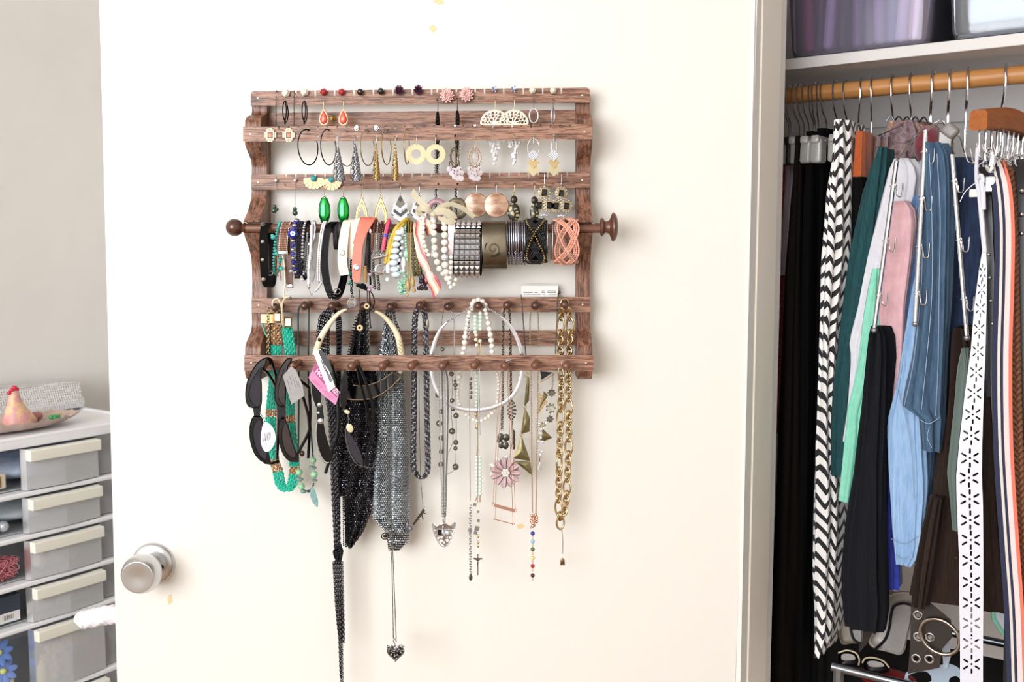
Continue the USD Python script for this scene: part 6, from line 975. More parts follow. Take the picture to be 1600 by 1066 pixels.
inside('fabric_bundle', 'soft blue bundle filling the top drawer', 'fabric', [('fabric', flip(ellw(rm(np.array([(.17, .36, zf[0] + .026)]))[0], (.10, .13, .024), 3)), mat('#8fa6c4', .8, h2='#c7c9d6', scale=25))], (.17, .36, zf[0]))
inside('fabric_bundle', 'grey blue bundle filling the second drawer', 'fabric', [('fabric', flip(ellw(rm(np.array([(.16, .36, zf[1] + .024)]))[0], (.10, .13, .022), 3)), mat('#a9b6bf', .8, h2='#c9cdd0', scale=25))], (.16, .36, zf[1]))
for k in range(3): inside('glass_jar', f'clear little jar at left of the second drawer, {ORD[k]} from the left', 'jar', [('jar', flip(ellw(rm(np.array([(.268, .49 - .017 * k, zf[1] + .012)]))[0], np.full(3, .0095), 2)), mat('#c9ced4', .15, .4))], (.268, .49 - .017 * k, zf[1]), 'clear little jars')
inside('fabric_bundle', 'teal bundle at right end of the fourth drawer', 'fabric', [('fabric', flip(boxc((.2, .203, zf[3]), (.275, .235, zf[3] + .055), rm, .008)), mat('#2f7f86', .7))], (.24, .22, zf[3]))
def silk_flower(label, a, b, zc, r, col, core):
    q = RT('silk_flower', label, 'artificial flower', (a, b, zc), 'silk flowers in the deep drawer'); c = rm(np.array([(a, b, zc)]))[0]; n3 = np.array([E2[0], E2[1], .35]); n3 /= np.linalg.norm(n3); X = np.cross([0, 0, 1.], n3); X /= np.linalg.norm(X); Y = np.cross(n3, X)
    for k in range(9):
        an = 2 * math.pi * k / 9; u = X * math.cos(an) + Y * math.sin(an); w_ = np.cross(n3, u); R = np.array([u, w_, n3]); v, f = ico(2); v = v * np.array([.42, .2, .05]) * r; q.part('petal', (c + (v + [.5 * r, 0, .06 * r + 0]) @ R, f), mat(col, .6))
    q.part('flower_centre', ellw(c + n3 * r * .1, np.full(3, r * .2), 2), mat(core, .5))
silk_flower('blue silk flower with pale green heart, upper one at left of the deep drawer', .274, .478, .715, .028, '#6f8fd6', '#c9d99a'); silk_flower('blue silk flower with yellow-green heart, lower one at left of the deep drawer', .274, .472, .68, .028, '#7f9be0', '#cfd98a')
silk_flower('orange silk flower in the middle of the deep drawer', .262, .335, .705, .03, '#e2b26a', '#d99a4a'); silk_flower('peach silk flower low in the deep drawer', .262, .37, .668, .032, '#e3b694', '#cf9a70')
silk_flower('pink silk flower behind the deep drawer front, right side', .262, .285, .66, .03, '#dc8f9c', '#c26a7c'); silk_flower('purple silk flower at the right end of the deep drawer', .27, .215, .71, .032, '#6a4a86', '#4d3266'); silk_flower('crimson silk flower at the right end of the deep drawer', .27, .213, .665, .03, '#b83a55', '#8f2440')
q = RT('craft_pack', 'printed packet with blue label at bottom left of the deep drawer', 'packet', (.268, .475, .628)); q.part('packet', rb((.255, .45, .629), (.27, .502, .66), .002), mat('#e6dfd6', .6)); lb = q.part('label', rb((.2701, .452, .630), (.2705, .5, .648)), mat('#4f88b8', .6), label='blue printed label')
def rtext(txt, h, a, b, z0, mt, pr):
    m = meshkit.text_mesh(txt, h, .0002, True); v = np.array(m.vertices); q.part('lettering', (rm(np.column_stack([a + v[:, 2], b - v[:, 0], z0 + v[:, 1]])), np.array(m.faces)), mt, smooth=False, parent=pr)
rtext('RO', .0085, .2702, .494, .650, mat('#2f4a6e', .6), q.path + '/packet')
for k in range(3): inside('craft_bottle', f'cream craft bottle standing in the deep drawer, {ORD[k]} from the left', 'bottle', [('bottle', (rm(np.column_stack([.262 + v_[:, 0], .395 - .022 * k + v_[:, 1], .6285 + v_[:, 2]])), f_[:, ::-1]), mat(('#e3cf9a', '#e9dfc0', '#dcd2bb')[k], .5)) for v_, f_ in [loft(np.array([[(rr * math.cos(an), rr * math.sin(an), hh) for an in np.linspace(0, 2 * math.pi, 12, endpoint=False)] for rr, hh in ((.009, 0), (.0095, .003), (.0095, .03), (.005, .036), (.005, .044))]))]], (.262, .395 - .022 * k, .628), 'cream craft bottles')
# things on top of the tower
t = RT('foil_box', 'silver bubble-foil wrapped box at the back of the drawer tower', 'foil package', (.065, .30, 1.081))
FOIL = usdkit.material(stage, '/World/Looks/bubble_foil', {'tc': ('texture_coordinate', {}), 'v': ('voronoi_texture', {'scale': 210.0, 'randomness': .2}), 'n': ('noise_texture', {'scale': 30.0}), 'ad': ('math', {'math_type': 'multiply_add', 'value2': .35}), 'bu': ('bump', {'strength': 1.0, 'distance': .0024, 'invert': True}), 'p': ('principled_bsdf', {'base_color': lin('#e6e7ea'), 'metallic': .95, 'roughness': .2})}, [('tc.object', 'v.vector'), ('tc.object', 'n.vector'), ('n.fac', 'ad.value1'), ('v.distance', 'ad.value3'), ('ad.value', 'bu.height'), ('bu.normal', 'p.normal')], surface='p.BSDF')
pr = [(.03, 1.084), (.098, 1.0845), (.1, 1.092), (.098, 1.104), (.094, 1.106), (.084, 1.134), (.08, 1.138), (.035, 1.139), (.03, 1.134)]; R = []
for i, b in enumerate(np.linspace(.195, .46, 26)): R.append([(a + .0015 * math.sin(9 * k + 37 * b), b, z_ + .0012 * math.sin(60 * b + k)) for k, (a, z_) in enumerate(pr)])
m = loft(np.array(R)); m = (rm(m[0]), m[1]); t.part('wrapping', m if trimesh.Trimesh(*m, process=False).volume > 0 else flip(m), FOIL, smooth=35)
t = RT('dish', 'brown fluted shell-shaped dish on top of the drawer tower', 'dish', (.20, .40, 1.081)); c0 = np.array([.21, .405]); n = 64; R = []
for s, h in ((.0, .004), (.55, .004), (.8, .007), (.93, .014), (1.0, .0165), (.985, .0145), (.9, .010), (.76, .0025), (.5, 0), (.0, 0)):
    R.append([(c0[0] + .062 * s * (1 + .03 * (s > .7) * math.cos(14 * a)) * math.cos(a), c0[1] + .125 * s * (1 + .03 * (s > .7) * math.cos(14 * a)) * math.sin(a), 1.0845 + h * (1 + .12 * math.cos(28 * a) * (s > .7))) for a in np.linspace(0, 2 * math.pi, n, endpoint=False)])
m = loft(np.array(R)); m = (rm(m[0]), m[1]); t.part('dish_body', m if trimesh.Trimesh(*m, process=False).volume > 0 else flip(m), mat('#cdb7ab', .4, h2='#bfa69a', scale=40))
t = RT('ceramic_hen', 'little pink hen figurine with red comb sitting in the brown dish', 'figurine', (.19, .39, 1.09)); b_ = .385; R = []
for h, a_, w_, o in ((0, .021, .028, 0), (.006, .023, .03, 0), (.018, .018, .024, .002), (.032, .0125, .0165, .005), (.045, .0095, .011, .007), (.054, .0085, .009, .008), (.060, .006, .0065, .008), (.062, .002, .002, .008)):
    R.append([(.205 + a_ * math.cos(q_), b_ + o + w_ * math.sin(q_) * (1 + .08 * math.sin(3 * q_ + h * 60)), 1.0895 + h) for q_ in np.linspace(0, 2 * math.pi, 20, endpoint=False)])
m = loft(np.array(R)); m = (rm(m[0]), m[1]); t.part('body', m if trimesh.Trimesh(*m, process=False).volume > 0 else flip(m), mat('#d99f9d', .45, h2='#e8c48f', scale=60, lo=.4, hi=.55))
for a, b, h, r in ((.205, .392, 1.155, .0048), (.206, .397, 1.152, .004), (.204, .387, 1.152, .004), (.207, .403, 1.1475, .0035)): t.part('comb', flip(ellw(rm(np.array([(a, b, h)]))[0], np.full(3, r), 2)), mat('#cf2f45', .4))
t.part('tail', flip(ellw(rm(np.array([(.195, .352, 1.0975)]))[0], (.013, .02, .0075), 2)), mat('#a8625f', .5))
t = RT('trinket', 'tiny green frog-like trinket in the brown dish', 'trinket', (.215, .325, 1.09)); g_ = mat('#3f9a5a', .4)
for a, b, h, r in ((.215, .325, 1.094, .0055), (.216, .319, 1.0955, .004), (.214, .331, 1.095, .0045)): t.part('body' if r > .005 else 'lump', flip(ellw(rm(np.array([(a, b, h)]))[0], np.full(3, r), 2)), g_)
t.part('yellow_bit', flip(ellw(rm(np.array([(.214, .317, 1.098)]))[0], np.full(3, .003), 1)), mat('#c9c04a', .5))
# white gathered hanger end poking out behind the door edge
t = thing('padded_hanger', 'white gathered-fabric hanger end poking from behind the door edge', 'hanger', (150, 965, -120)); R = []
pts = spl([(124, 974, -120), (127, 971, -120), (135, 968, -120), (150, 965, -118), (170, 961, -116), (200, 961, -114), (240, 966, -112), (290, 972, -110)], 8); w = W(pts); T_, Nn, Bb = frames(w); kk = K(-118)
for i in range(len(w)):
    f_ = min(1, (i / 9) ** .5) if i < 9 else 1; rr = (3 + 12 * f_) * kk; R.append([w[i] + rr * (1 + .07 * math.sin(i * 1.9) + .06 * math.sin(7 * a + i * .7)) * (Nn[i] * math.cos(a) + Bb[i] * math.sin(a)) for a in np.linspace(0, 2 * math.pi, 28, endpoint=False)])
t.part('gathered_cover', loft(np.array(R)), mat('#f0eef3', .7, bump=.0012, bs=160), smooth=60)
# ------------------------------------------------------------------ closet: shelf, rod, boxes
QR, ZR = .32, 1.655
t = cthing('closet_shelf', 'long white painted shelf board across the top of the closet', 'shelf', (.3, .45, 1.69)); t.part('board', boxc((CL, .27, 1.6885), (CR, CB, 1.706), CW, .0015), mat('#d9d5d2', .5))
t = cthing('closet_rod', 'light wooden clothes rod under the closet shelf', 'clothes rod', (.3, QR, ZR)); a_ = np.linspace(0, 2 * math.pi, 28, endpoint=False)
t.part('rod', (lambda m: (CW(m[0]), m[1]))(loft(np.array([[(s, QR + .0132 * math.cos(a), ZR + .0132 * math.sin(a)) for a in a_] for s in (CL, CR)]))), mat('#c98f55', .4, h2='#b87e46', scale=3, st=(2, 40, 40)))
def sbx(name, label, px0, px1, q0, hgt, dep, mt):
    s0, s1 = CP(px0, 80, q0)[0], CP(px1, 60, q0)[0]; z0 = 1.7065; t = cthing(name, label, 'storage box', ((s0 + s1) / 2, q0, z0)); R = []
    def ringp(ins, zz, grow=0): 
        p = sbox(s0 + .012 - grow, q0 + .012 - grow, s1 - .012 + grow, q0 + dep - .012 + grow).buffer(.0001).buffer(.012, 4).buffer(-ins); c = np.array(p.exterior.coords)[:-1]; return resample(np.column_stack([c, np.full(len(c), zz)]), .012, True)
    n = len(ringp(0, 0)); rs = [resample(np.vstack([r, r[:1]]), 1, False)[:0] if False else r for r in (ringp(.012, z0 + .001), ringp(.004, z0 + .004), ringp(0, z0 + .016), ringp(0, z0 + hgt, .01), ringp(.0025, z0 + hgt, .01), ringp(.0025, z0 + .016), ringp(.008, z0 + .005), ringp(.014, z0 + .003))]
    def rn(r): 
        c = np.vstack([r, r[:1]]); l = np.r_[0, np.cumsum(np.linalg.norm(np.diff(c, axis=0), axis=1))]; u = np.linspace(0, l[-1], 72, endpoint=False); return np.stack([np.interp(u, l, c[:, k]) for k in range(3)], 1)
    m = loft(np.array([rn(r) for r in rs])); m = (CW(m[0]), m[1]); t.part('tub', m if trimesh.Trimesh(*m, process=False).volume > 0 else flip(m), mt, smooth=50); return s0, s1, z0
LIL = pane_mat('lilac_tub', '#e6e0f0', .84, .15)
s0, s1, z0 = sbx('storage_box', 'translucent lilac storage tub of packed clothes at left on the closet shelf', 1233, 1452, .285, .2, .3, LIL)
cols = [('#b23a78', 'magenta'), ('#2c2f4f', 'navy'), ('#e3d6df', 'pale pink'), ('#20222e', 'black'), ('#8f8499', 'mauve grey'), ('#4a4f6e', 'slate blue'), ('#a9a3b5', 'grey'), ('#2f5f94', 'bright blue'), ('#c7bfd4', 'lilac'), ('#c98aa6', 'rose')]; wd = (s1 - s0 - .03) / 10
for k, (c, nm) in enumerate(cols):
    a = s0 + .015 + wd * k; t = cthing('garment_packet', f'{nm} garment in plastic wrap inside the lilac tub', 'folded garment', (a + wd / 2, .33, z0 + .012), 'wrapped garments in the tub'); t.part('fold', boxc((a + .001, .30, z0 + .012), (a + wd - .001, .52, z0 + .16 + .01 * (k % 3)), lambda v: CW(v + np.column_stack([.004 * np.sin(v[:, 2] * 60 + k), .006 * np.sin(v[:, 2] * 40 + k * 2), 0 * v[:, 0]])), .007), mat(c, .35, bump=.004, bs=60))
s0, s1, z0 = sbx('storage_box', 'clear storage tub with folded pale blue fabric at right on the closet shelf', 1483, 1760, .285, .2, .3, CLEARP)
for k, (c, nm, h) in enumerate((('#4c5468', 'dark slate', .018), ('#a9c4dd', 'pale blue', .05), ('#c9dbea', 'icy blue', .09))): 
    t = cthing('folded_fabric', f'{nm} folded fabric in the clear tub', 'folded fabric', ((s0 + s1) / 2, .33, z0 + (.006, .024, .07)[k]), 'fabrics in the clear tub'); t.part('fold', boxc((s0 + .02, .30, z0 + (.006, .026, .078)[k]), (s1 - .02, .53, z0 + (.026, .076, .16)[k]), CW, .008), mat(c, .6, bump=.003, bs=50))
# hangers: hook over the rod, stem and clear clip bar
def hook(s, lean=0, zl=.085, r=.0012):
    p = [(s - .004, QR + .016, ZR - .012), (s - .003, QR + .0165, ZR + .004), (s, QR + .009, ZR + .0155), (s + .001, QR - .006, ZR + .0165), (s + .002, QR - .0165, ZR + .004), (s + .003, QR - .017, ZR - .012), (s + .003 + lean * .4, QR - .012, ZR - .032), (s + .003 + lean, QR - .002, ZR - .05), (s + .003 + lean, QR, ZR - zl)]; return tube(CW(spl(p, 5)), r, 7)
CLEARH = pane_mat('hanger_plastic', '#f4f2ee', .55, .08); HK = mat('#b9bac0', .12, 1.0)
hp = [1226, 1231, 1240.6, 1248.7, 1257, 1266.5, 1271.7, 1279, 1285, 1304, 1320, 1346.4, 1363]
for k, px in enumerate(hp):
    s = CP(px, 140, QR)[0]; t = cthing('skirt_hanger', f'chrome-hooked clear plastic clip hanger, {("1st 2nd 3rd".split() + [f"{i}th" for i in range(4, 14)])[k]} from the left on the rod', 'hanger', (s, QR, ZR), 'clip hangers on the closet rod'); t.part('hook', hook(s, (.006, .004, .008, .007, .006, .004, .001, -.001, .006, .004, .003, -.006, -.002)[k]), HK)
    if k >= 2:
        dark = k in (5, 7); t.part('clip_bar', boxc((s - .0035, .17, ZR - .096), (s + .0095, .45, ZR - .084), CW, .003), BLK if dark else CLEARH)
        for qq in (.175, .42): t.part('clip', boxc((s - .006, qq, ZR - .125), (s + .012, qq + .028, ZR - .088), CW, .004), BLK if dark else CLEARH)
# ------------------------------------------------------------------ clothes
def garment(name, label, cat_, rows, q, dep, mt, amp=.004, nf=3.0, group=None, p=.55, seed=0, back=1.0, parts=None, nstep=30):
    rows = np.array(rows, float); ys = np.linspace(rows[0, 0], rows[-1, 0], nstep); n = 72; a = np.linspace(0, 2 * np.pi, n, endpoint=False); ca, sa = np.cos(a), np.sin(a); X = np.sign(ca) * np.abs(ca) ** p; Yq = np.sign(sa) * np.abs(sa) ** p; R = []
    for i, y in enumerate(ys):
        L, Rr = np.interp(y, rows[:, 0], rows[:, 1]), np.interp(y, rows[:, 0], rows[:, 2]); A, B = CP(L, y, q), CP(Rr, y, q); w = (B[0] - A[0]) / 2; c = (A[0] + B[0]) / 2; zz = (A[2] + B[2]) / 2
        f = meshkit.fbm(np.column_stack([ca * nf + seed * 7.1, sa * nf + 3, np.full(n, zz * 2.2)]), 3, seed) - .5; f2 = .45 * np.sin(a * 9 + seed + zz * 5) * meshkit.noise(np.column_stack([ca, sa, np.full(n, zz * 3 + seed)]), seed + 5)
        e = 1 + 0 * a; off = amp * 1.6 * (2.2 * f + f2); R.append(np.column_stack([c + (w + off) * X, q + dep / 2 + (dep / 2 + off) * Yq, np.full(n, zz)]))
    R = np.array(R); m = loft(R); t = cthing(name, label, cat_, (float(R[..., 0].mean()), q + dep / 2, float(R[-1, 0, 2])), group); m = (CW(m[0]), m[1]); t.part('cloth', m if trimesh.Trimesh(*m, process=False).volume > 0 else flip(m), mt, smooth=60); return t
def cloth(h, h2=None, rough=.85, sheen=.3, bump=.0006, bs=500, scale=120, st=(1, 1, 1), **k): return mat(h, rough, 0, h2, scale, st, bump, bs, sheen=sheen, **k)
garment('lace_top', 'coral pink open-knit top at the far left of the closet', 'top', [(232, 1224, 1236), (300, 1220, 1233), (420, 1212, 1226), (550, 1208, 1224), (678, 1207, 1220)], .30, .12, cloth('#d4686a', '#b9484f', scale=260), seed=1)
garment('blouse', 'pale pink blouse beside the coral top, mostly hidden', 'blouse', [(246, 1228, 1240), (330, 1222, 1236), (430, 1218, 1230)], .27, .06, cloth('#d8c3cc'), seed=2)
for k, (rows, c, nm) in enumerate((([(212, 1240, 1252), (300, 1232, 1252), (450, 1222, 1250), (700, 1208, 1246), (900, 1198, 1240), (1120, 1186, 1236)], '#0f0b09', 'dark brown trousers, leftmost of the dark trousers'), ([(205, 1257, 1272), (300, 1250, 1272), (450, 1246, 1270), (700, 1238, 1266), (900, 1232, 1262), (1120, 1226, 1260)], '#050505', 'black trousers in the middle of the dark trousers'), ([(200, 1270, 1292), (300, 1268, 1290), (450, 1262, 1285), (700, 1252, 1277), (950, 1247, 1276), (1120, 1244, 1273)], '#040405', 'black trousers right against the chevron skirt'))): garment('dark_trousers', nm, 'trousers', rows, .17 + .02 * k, .26, cloth(c, sheen=0, ior=1.2), .005, 3, 'dark trousers at the left', seed=10 + k)
CHEV = usdkit.material(stage, '/World/Looks/chevron', {'tc': ('texture_coordinate', {}), 'sx': ('separate_xyz', {}), 'u': ('math', {'math_type': 'add'}), 'nz': ('noise_texture', {'scale': 14.0, 'detail': 1.0}), 'un': ('math', {'math_type': 'multiply_add', 'value2': .034}), 'pp': ('math', {'math_type': 'pingpong', 'value2': .0125}), 'h': ('math', {'math_type': 'multiply_add', 'value2': 1.2}), 'd': ('math', {'math_type': 'divide', 'value2': .0225}), 'fr': ('math', {'math_type': 'fraction'}), 'lt': ('math', {'math_type': 'less_than', 'value2': .42}), 'mx': ('mix', {'color1': lin('#efecea'), 'color2': lin('#17151a')}), 'p': ('principled_bsdf', {'roughness': .8, 'sheen_weight': .2})},
    [('tc.object', 'sx.vector'), ('sx.x', 'u.value1'), ('sx.y', 'u.value2'), ('tc.object', 'nz.vector'), ('nz.fac', 'un.value1'), ('u.value', 'un.value3'), ('un.value', 'pp.value1'), ('pp.value', 'h.value1'), ('sx.z', 'h.value3'), ('h.value', 'd.value1'), ('d.value', 'fr.value1'), ('fr.value', 'lt.value1'), ('lt.value', 'mx.fac'), ('mx.color', 'p.base_color')], surface='p.BSDF')
garment('chevron_skirt', 'long black and white chevron striped skirt', 'skirt', [(186, 1299, 1317), (250, 1296, 1318), (300, 1288, 1316), (400, 1280, 1314), (500, 1277, 1304), (600, 1272, 1300), (700, 1268, 1299), (780, 1267, 1303), (850, 1266, 1301), (900, 1266, 1297), (960, 1270, 1294), (1000, 1270, 1290), (1028, 1271, 1279)], .15, .12, CHEV, .005, 2.5, seed=21, nstep=60)
STR = usdkit.material(stage, '/World/Looks/stripe', {'tc': ('texture_coordinate', {}), 'w': ('wave_texture', {'bands_direction': 'z', 'scale': 15.0, 'distortion': .6}), 'ra': ('rgb_ramp', {'interpolate': False, 'ramp': [(0, lin('#141315')), (.55, lin('#d9c2ad'))]}), 'p': ('principled_bsdf', {'roughness': .8})}, [('tc.object', 'w.vector'), ('w.fac', 'ra.fac'), ('ra.color', 'p.base_color')], surface='p.BSDF')
garment('striped_skirt', 'black and beige striped knit garment next to the chevron skirt', 'skirt', [(205, 1319, 1334), (240, 1318, 1333), (300, 1315, 1331), (360, 1312, 1322)], .19, .06, STR, .003, seed=22)
garment('orange_skirt', 'rust orange waistband garment on a clear clip hanger', 'skirt', [(205, 1335, 1351), (240, 1332, 1350), (276, 1328, 1350)], .183, .05, cloth('#b3541f', '#a34a1a'), .002, seed=23)
garment('black_skirt', 'black skirt hanging straight below the rust orange waistband', 'skirt', [(277, 1328, 1350), (330, 1324, 1350), (420, 1316, 1346), (540, 1305, 1335)], .185, .05, cloth('#0a090b', sheen=0, ior=1.2), .004, seed=24)
PAIS = usdkit.material(stage, '/World/Looks/floral', {'tc': ('texture_coordinate', {}), 'n': ('noise_texture', {'scale': 38.0, 'detail': 3.0, 'distortion': 1.6}), 'ra': ('rgb_ramp', {'ramp': [(.3, lin('#3a2b33')), (.42, lin('#6f5450')), (.5, lin('#8d7a86')), (.56, lin('#7d5a3c')), (.66, lin('#c09a8c')), (.75, lin('#5c4a58'))]}), 'p': ('principled_bsdf', {'roughness': .6})}, [('tc.object', 'n.vector'), ('n.fac', 'ra.fac'), ('ra.color', 'p.base_color')], surface='p.BSDF')
garment('floral_scarf', 'brown and mauve floral scarf gathered on a wire loop hanger', 'scarf', [(188, 1388, 1434), (205, 1378, 1445), (260, 1372, 1446), (320, 1366, 1440), (370, 1362, 1400)], .27, .12, PAIS, .012, 4, seed=25)
garment('floral_scarf', 'narrow mauve floral scarf left of the teal skirt', 'scarf', [(212, 1362, 1384), (260, 1352, 1384), (320, 1344, 1372), (360, 1340, 1362)], .25, .08, PAIS, .008, 4, seed=26)
garment('teal_skirt', 'dark teal long skirt fanning down from its hanger clip', 'skirt', [(230, 1374, 1381), (262, 1360, 1382), (300, 1349, 1378), (400, 1331, 1368), (500, 1318, 1350), (600, 1303, 1332), (660, 1299, 1328), (745, 1298, 1324)], .155, .06, cloth('#0d4c52', '#083439', scale=90, st=(6, 6, .4), sheen=.05), .006, 5, seed=27)
garment('white_trousers', 'white cotton trousers folded over a chrome hanger arm', 'trousers', [(247, 1396, 1420), (256, 1389, 1430), (275, 1384, 1437), (330, 1371, 1430), (400, 1353, 1412), (480, 1338, 1385), (535, 1322, 1372), (560, 1325, 1366), (640, 1319, 1350), (692, 1311, 1344)], .135, .1, cloth('#dcdbe3', '#d2d1da', scale=60), .006, 3, seed=28)
garment('mint_trousers', 'mint green trousers showing behind the black cotton pair', 'trousers', [(420, 1368, 1372), (450, 1361, 1375), (500, 1351, 1376), (560, 1342, 1370), (600, 1334, 1362), (645, 1322, 1348), (660, 1323, 1346), (700, 1318, 1345), (785, 1310, 1332)], 0.112, 0.04, cloth('#8fd8c0', '#7fccb2', scale=60), .005, 3, seed=29)
garment('pink_trousers', 'pale pink trousers over the second hook of the left chrome arm', 'trousers', [(314, 1397, 1416), (324, 1391, 1426), (345, 1388, 1430), (400, 1381, 1425), (480, 1373, 1414), (560, 1378, 1410), (640, 1373, 1400), (705, 1371, 1396)], 0.105, 0.05, cloth('#e0b5bb', '#d6a7ae', scale=60), .006, 3, seed=30)
garment('black_cotton_trousers', 'charcoal black cotton trousers hanging lowest on the left chrome arm', 'trousers', [(511, 1360, 1372), (520, 1357, 1378), (560, 1351, 1381), (640, 1345, 1378), (740, 1333, 1375), (820, 1318, 1376), (900, 1311, 1377), (950, 1313, 1379), (986, 1316, 1374)], 0.07, 0.04, cloth('#17191f', '#111318', scale=60, st=(8, 8, .5), sheen=.02, ior=1.25), .006, 4, seed=31)
garment('blue_shorts', 'royal blue shorts peeking out right of the black cotton trousers', 'shorts', [(690, 1368, 1392), (800, 1372, 1393), (870, 1376, 1397), (922, 1374, 1398)], 0.116, 0.05, cloth('#3242b8', '#2a389f', scale=80), .004, 3, seed=32)
DEN = lambda a, b: cloth(a, b, scale=70, st=(4, 4, .5), lo=.36, hi=.64, detail=6.0, sheen=.1)
j1 = garment('jeans', 'mid blue jeans with stitched side seam right of the pink trousers', 'jeans', [(306, 1427, 1443), (318, 1419, 1450), (400, 1409, 1442), (500, 1400, 1430), (560, 1400, 1426), (640, 1385, 1412), (700, 1374, 1402), (738, 1368, 1399)], 0.122, 0.06, DEN('#5f7fae', '#49668f'), .005, 3, 'jeans on chrome arms', seed=33)
j2 = garment('jeans', 'light sky blue jeans hanging low in the middle', 'jeans', [(410, 1436, 1440), (440, 1427, 1444), (520, 1414, 1440), (600, 1402, 1436), (660, 1388, 1440), (760, 1389, 1444), (830, 1391, 1438), (862, 1394, 1436), (884, 1399, 1420)], 0.086, 0.032, DEN('#9fbfe2', '#86a9d2'), .007, 4, 'jeans on chrome arms', seed=34)
j3 = garment('jeans', 'washed blue jeans folded over the middle chrome arm', 'jeans', [(222, 1446, 1466), (232, 1441, 1475), (260, 1438, 1480), (320, 1438, 1481), (400, 1441, 1479), (480, 1436, 1477), (560, 1426, 1473), (620, 1413, 1471), (640, 1411, 1470), (646, 1436, 1470), (706, 1442, 1466)], 0.048, 0.034, DEN('#4a6682', '#34506b'), .006, 4, 'jeans on chrome arms', seed=35)
t = garment('jeans', 'dark navy jeans with copper button behind the right chrome arm', 'jeans', [(245, 1484, 1516), (256, 1479, 1528), (350, 1478, 1538), (450, 1474, 1534), (520, 1470, 1520), (600, 1472, 1500), (645, 1470, 1494)], 0.115, 0.1, DEN('#263a5e', '#1a2947'), .006, 3, 'jeans on chrome arms', seed=36)
c = CP(1481, 616, .108); v, f = ico(2); t.part('button', (CW(v * [.005, .003, .005] + c), f), mat('#8f6b52', .3, .9))
garment('faded_jeans', 'pale blue faded denim leg under the washed jeans', 'jeans', [(640, 1424, 1452), (720, 1428, 1450), (800, 1430, 1446), (840, 1424, 1440)], 0.122, 0.04, DEN('#86a8d4', '#6d8fbd'), .006, 3, seed=37)
garment('grey_trousers', 'dark charcoal denim trousers between pale jeans and brown corduroys', 'trousers', [(640, 1468, 1492), (720, 1455, 1485), (800, 1442, 1470), (835, 1428, 1462)], 0.165, 0.05, cloth('#20212a', '#171820', scale=300, sheen=.03), .005, 3, seed=38)
BR = cloth('#33241d', '#251913', scale=50, st=(14, 14, .4), sheen=.03, ior=1.3)
t = garment('corduroy_trousers', 'dark brown corduroy trousers behind the white perforated belt', 'trousers', [(512, 1499, 1505), (530, 1492, 1516), (560, 1486, 1528), (640, 1478, 1534), (700, 1468, 1544), (800, 1450, 1556), (880, 1432, 1564), (920, 1424, 1570), (946, 1421, 1574)], 0.06, 0.05, BR, .009, 5, seed=39)
t.part('stitching', tube(CW(np.array([CP(x, y, .057) for x, y in ((1448, 866), (1470, 870), (1495, 872))])), .0006, 4), mat('#8a6a52', .7))
garment('corduroy_trousers', 'dark brown folded corduroy leg hanging at left of the corduroy pair', 'trousers', [(780, 1452, 1470), (840, 1436, 1462), (900, 1426, 1452), (952, 1424, 1442)], 0.028, 0.03, BR, .007, 4, seed=40)
garment('jeans', 'deep blue jeans right of the white perforated belt', 'jeans', [(430, 1532, 1552), (560, 1540, 1560), (740, 1545, 1574), (820, 1550, 1580), (900, 1560, 1582)], 0.12, 0.08, DEN('#2f4a76', '#1f3659'), .005, 3, 'jeans on chrome arms', seed=41)
garment('green_trousers', 'grey green trousers glimpsed left of the white perforated belt', 'trousers', [(545, 1504, 1507), (580, 1497, 1512), (640, 1492, 1510), (740, 1480, 1500), (830, 1488, 1500)], 0.035, 0.02, cloth('#5c6b66'), .003, 3, seed=42)
garment('black_coat', 'long black coat filling the dark right side of the closet', 'coat', [(255, 1550, 1720), (300, 1540, 1740), (600, 1550, 1760), (900, 1580, 1780), (1120, 1600, 1790)], 0.24, 0.2, cloth('#08080a', sheen=0, ior=1.2), .01, 4, seed=43)
JSEAM = [(j1, .118, [[(1436, 322), (1424, 400), (1414, 480), (1408, 550)], [(1432, 322), (1418, 400), (1409, 480), (1404, 550)], [(1370, 726), (1384, 731), (1397, 728)]]), (j2, .082, [[(1398, 600), (1412, 640), (1424, 700), (1428, 780)], [(1392, 842), (1412, 850), (1434, 838)], [(1398, 868), (1410, 873), (1420, 870)]]), (j3, .043, [[(1452, 240), (1456, 340), (1456, 460), (1448, 560), (1440, 640)], [(1464, 240), (1469, 340), (1467, 460), (1466, 560), (1462, 650)], [(1438, 250), (1440, 340), (1440, 440), (1428, 560), (1413, 634)], [(1437, 656), (1452, 662), (1469, 652)], [(1452, 668), (1449, 684), (1456, 700)]])]
# stitched seams and hems on the denim
def seam(path, q, pts, c='#8fa2ba', r=.0005):
    th, _ = path; v_, f_ = tube(CW(np.array([CP(x, y, q) for x, y in spl(pts, 6)])), r, 5); th.part('seam', (v_, f_), mat(c, .8))
for th, q, lines in JSEAM: 
    for ln in lines: seam((th, 0), q, ln)
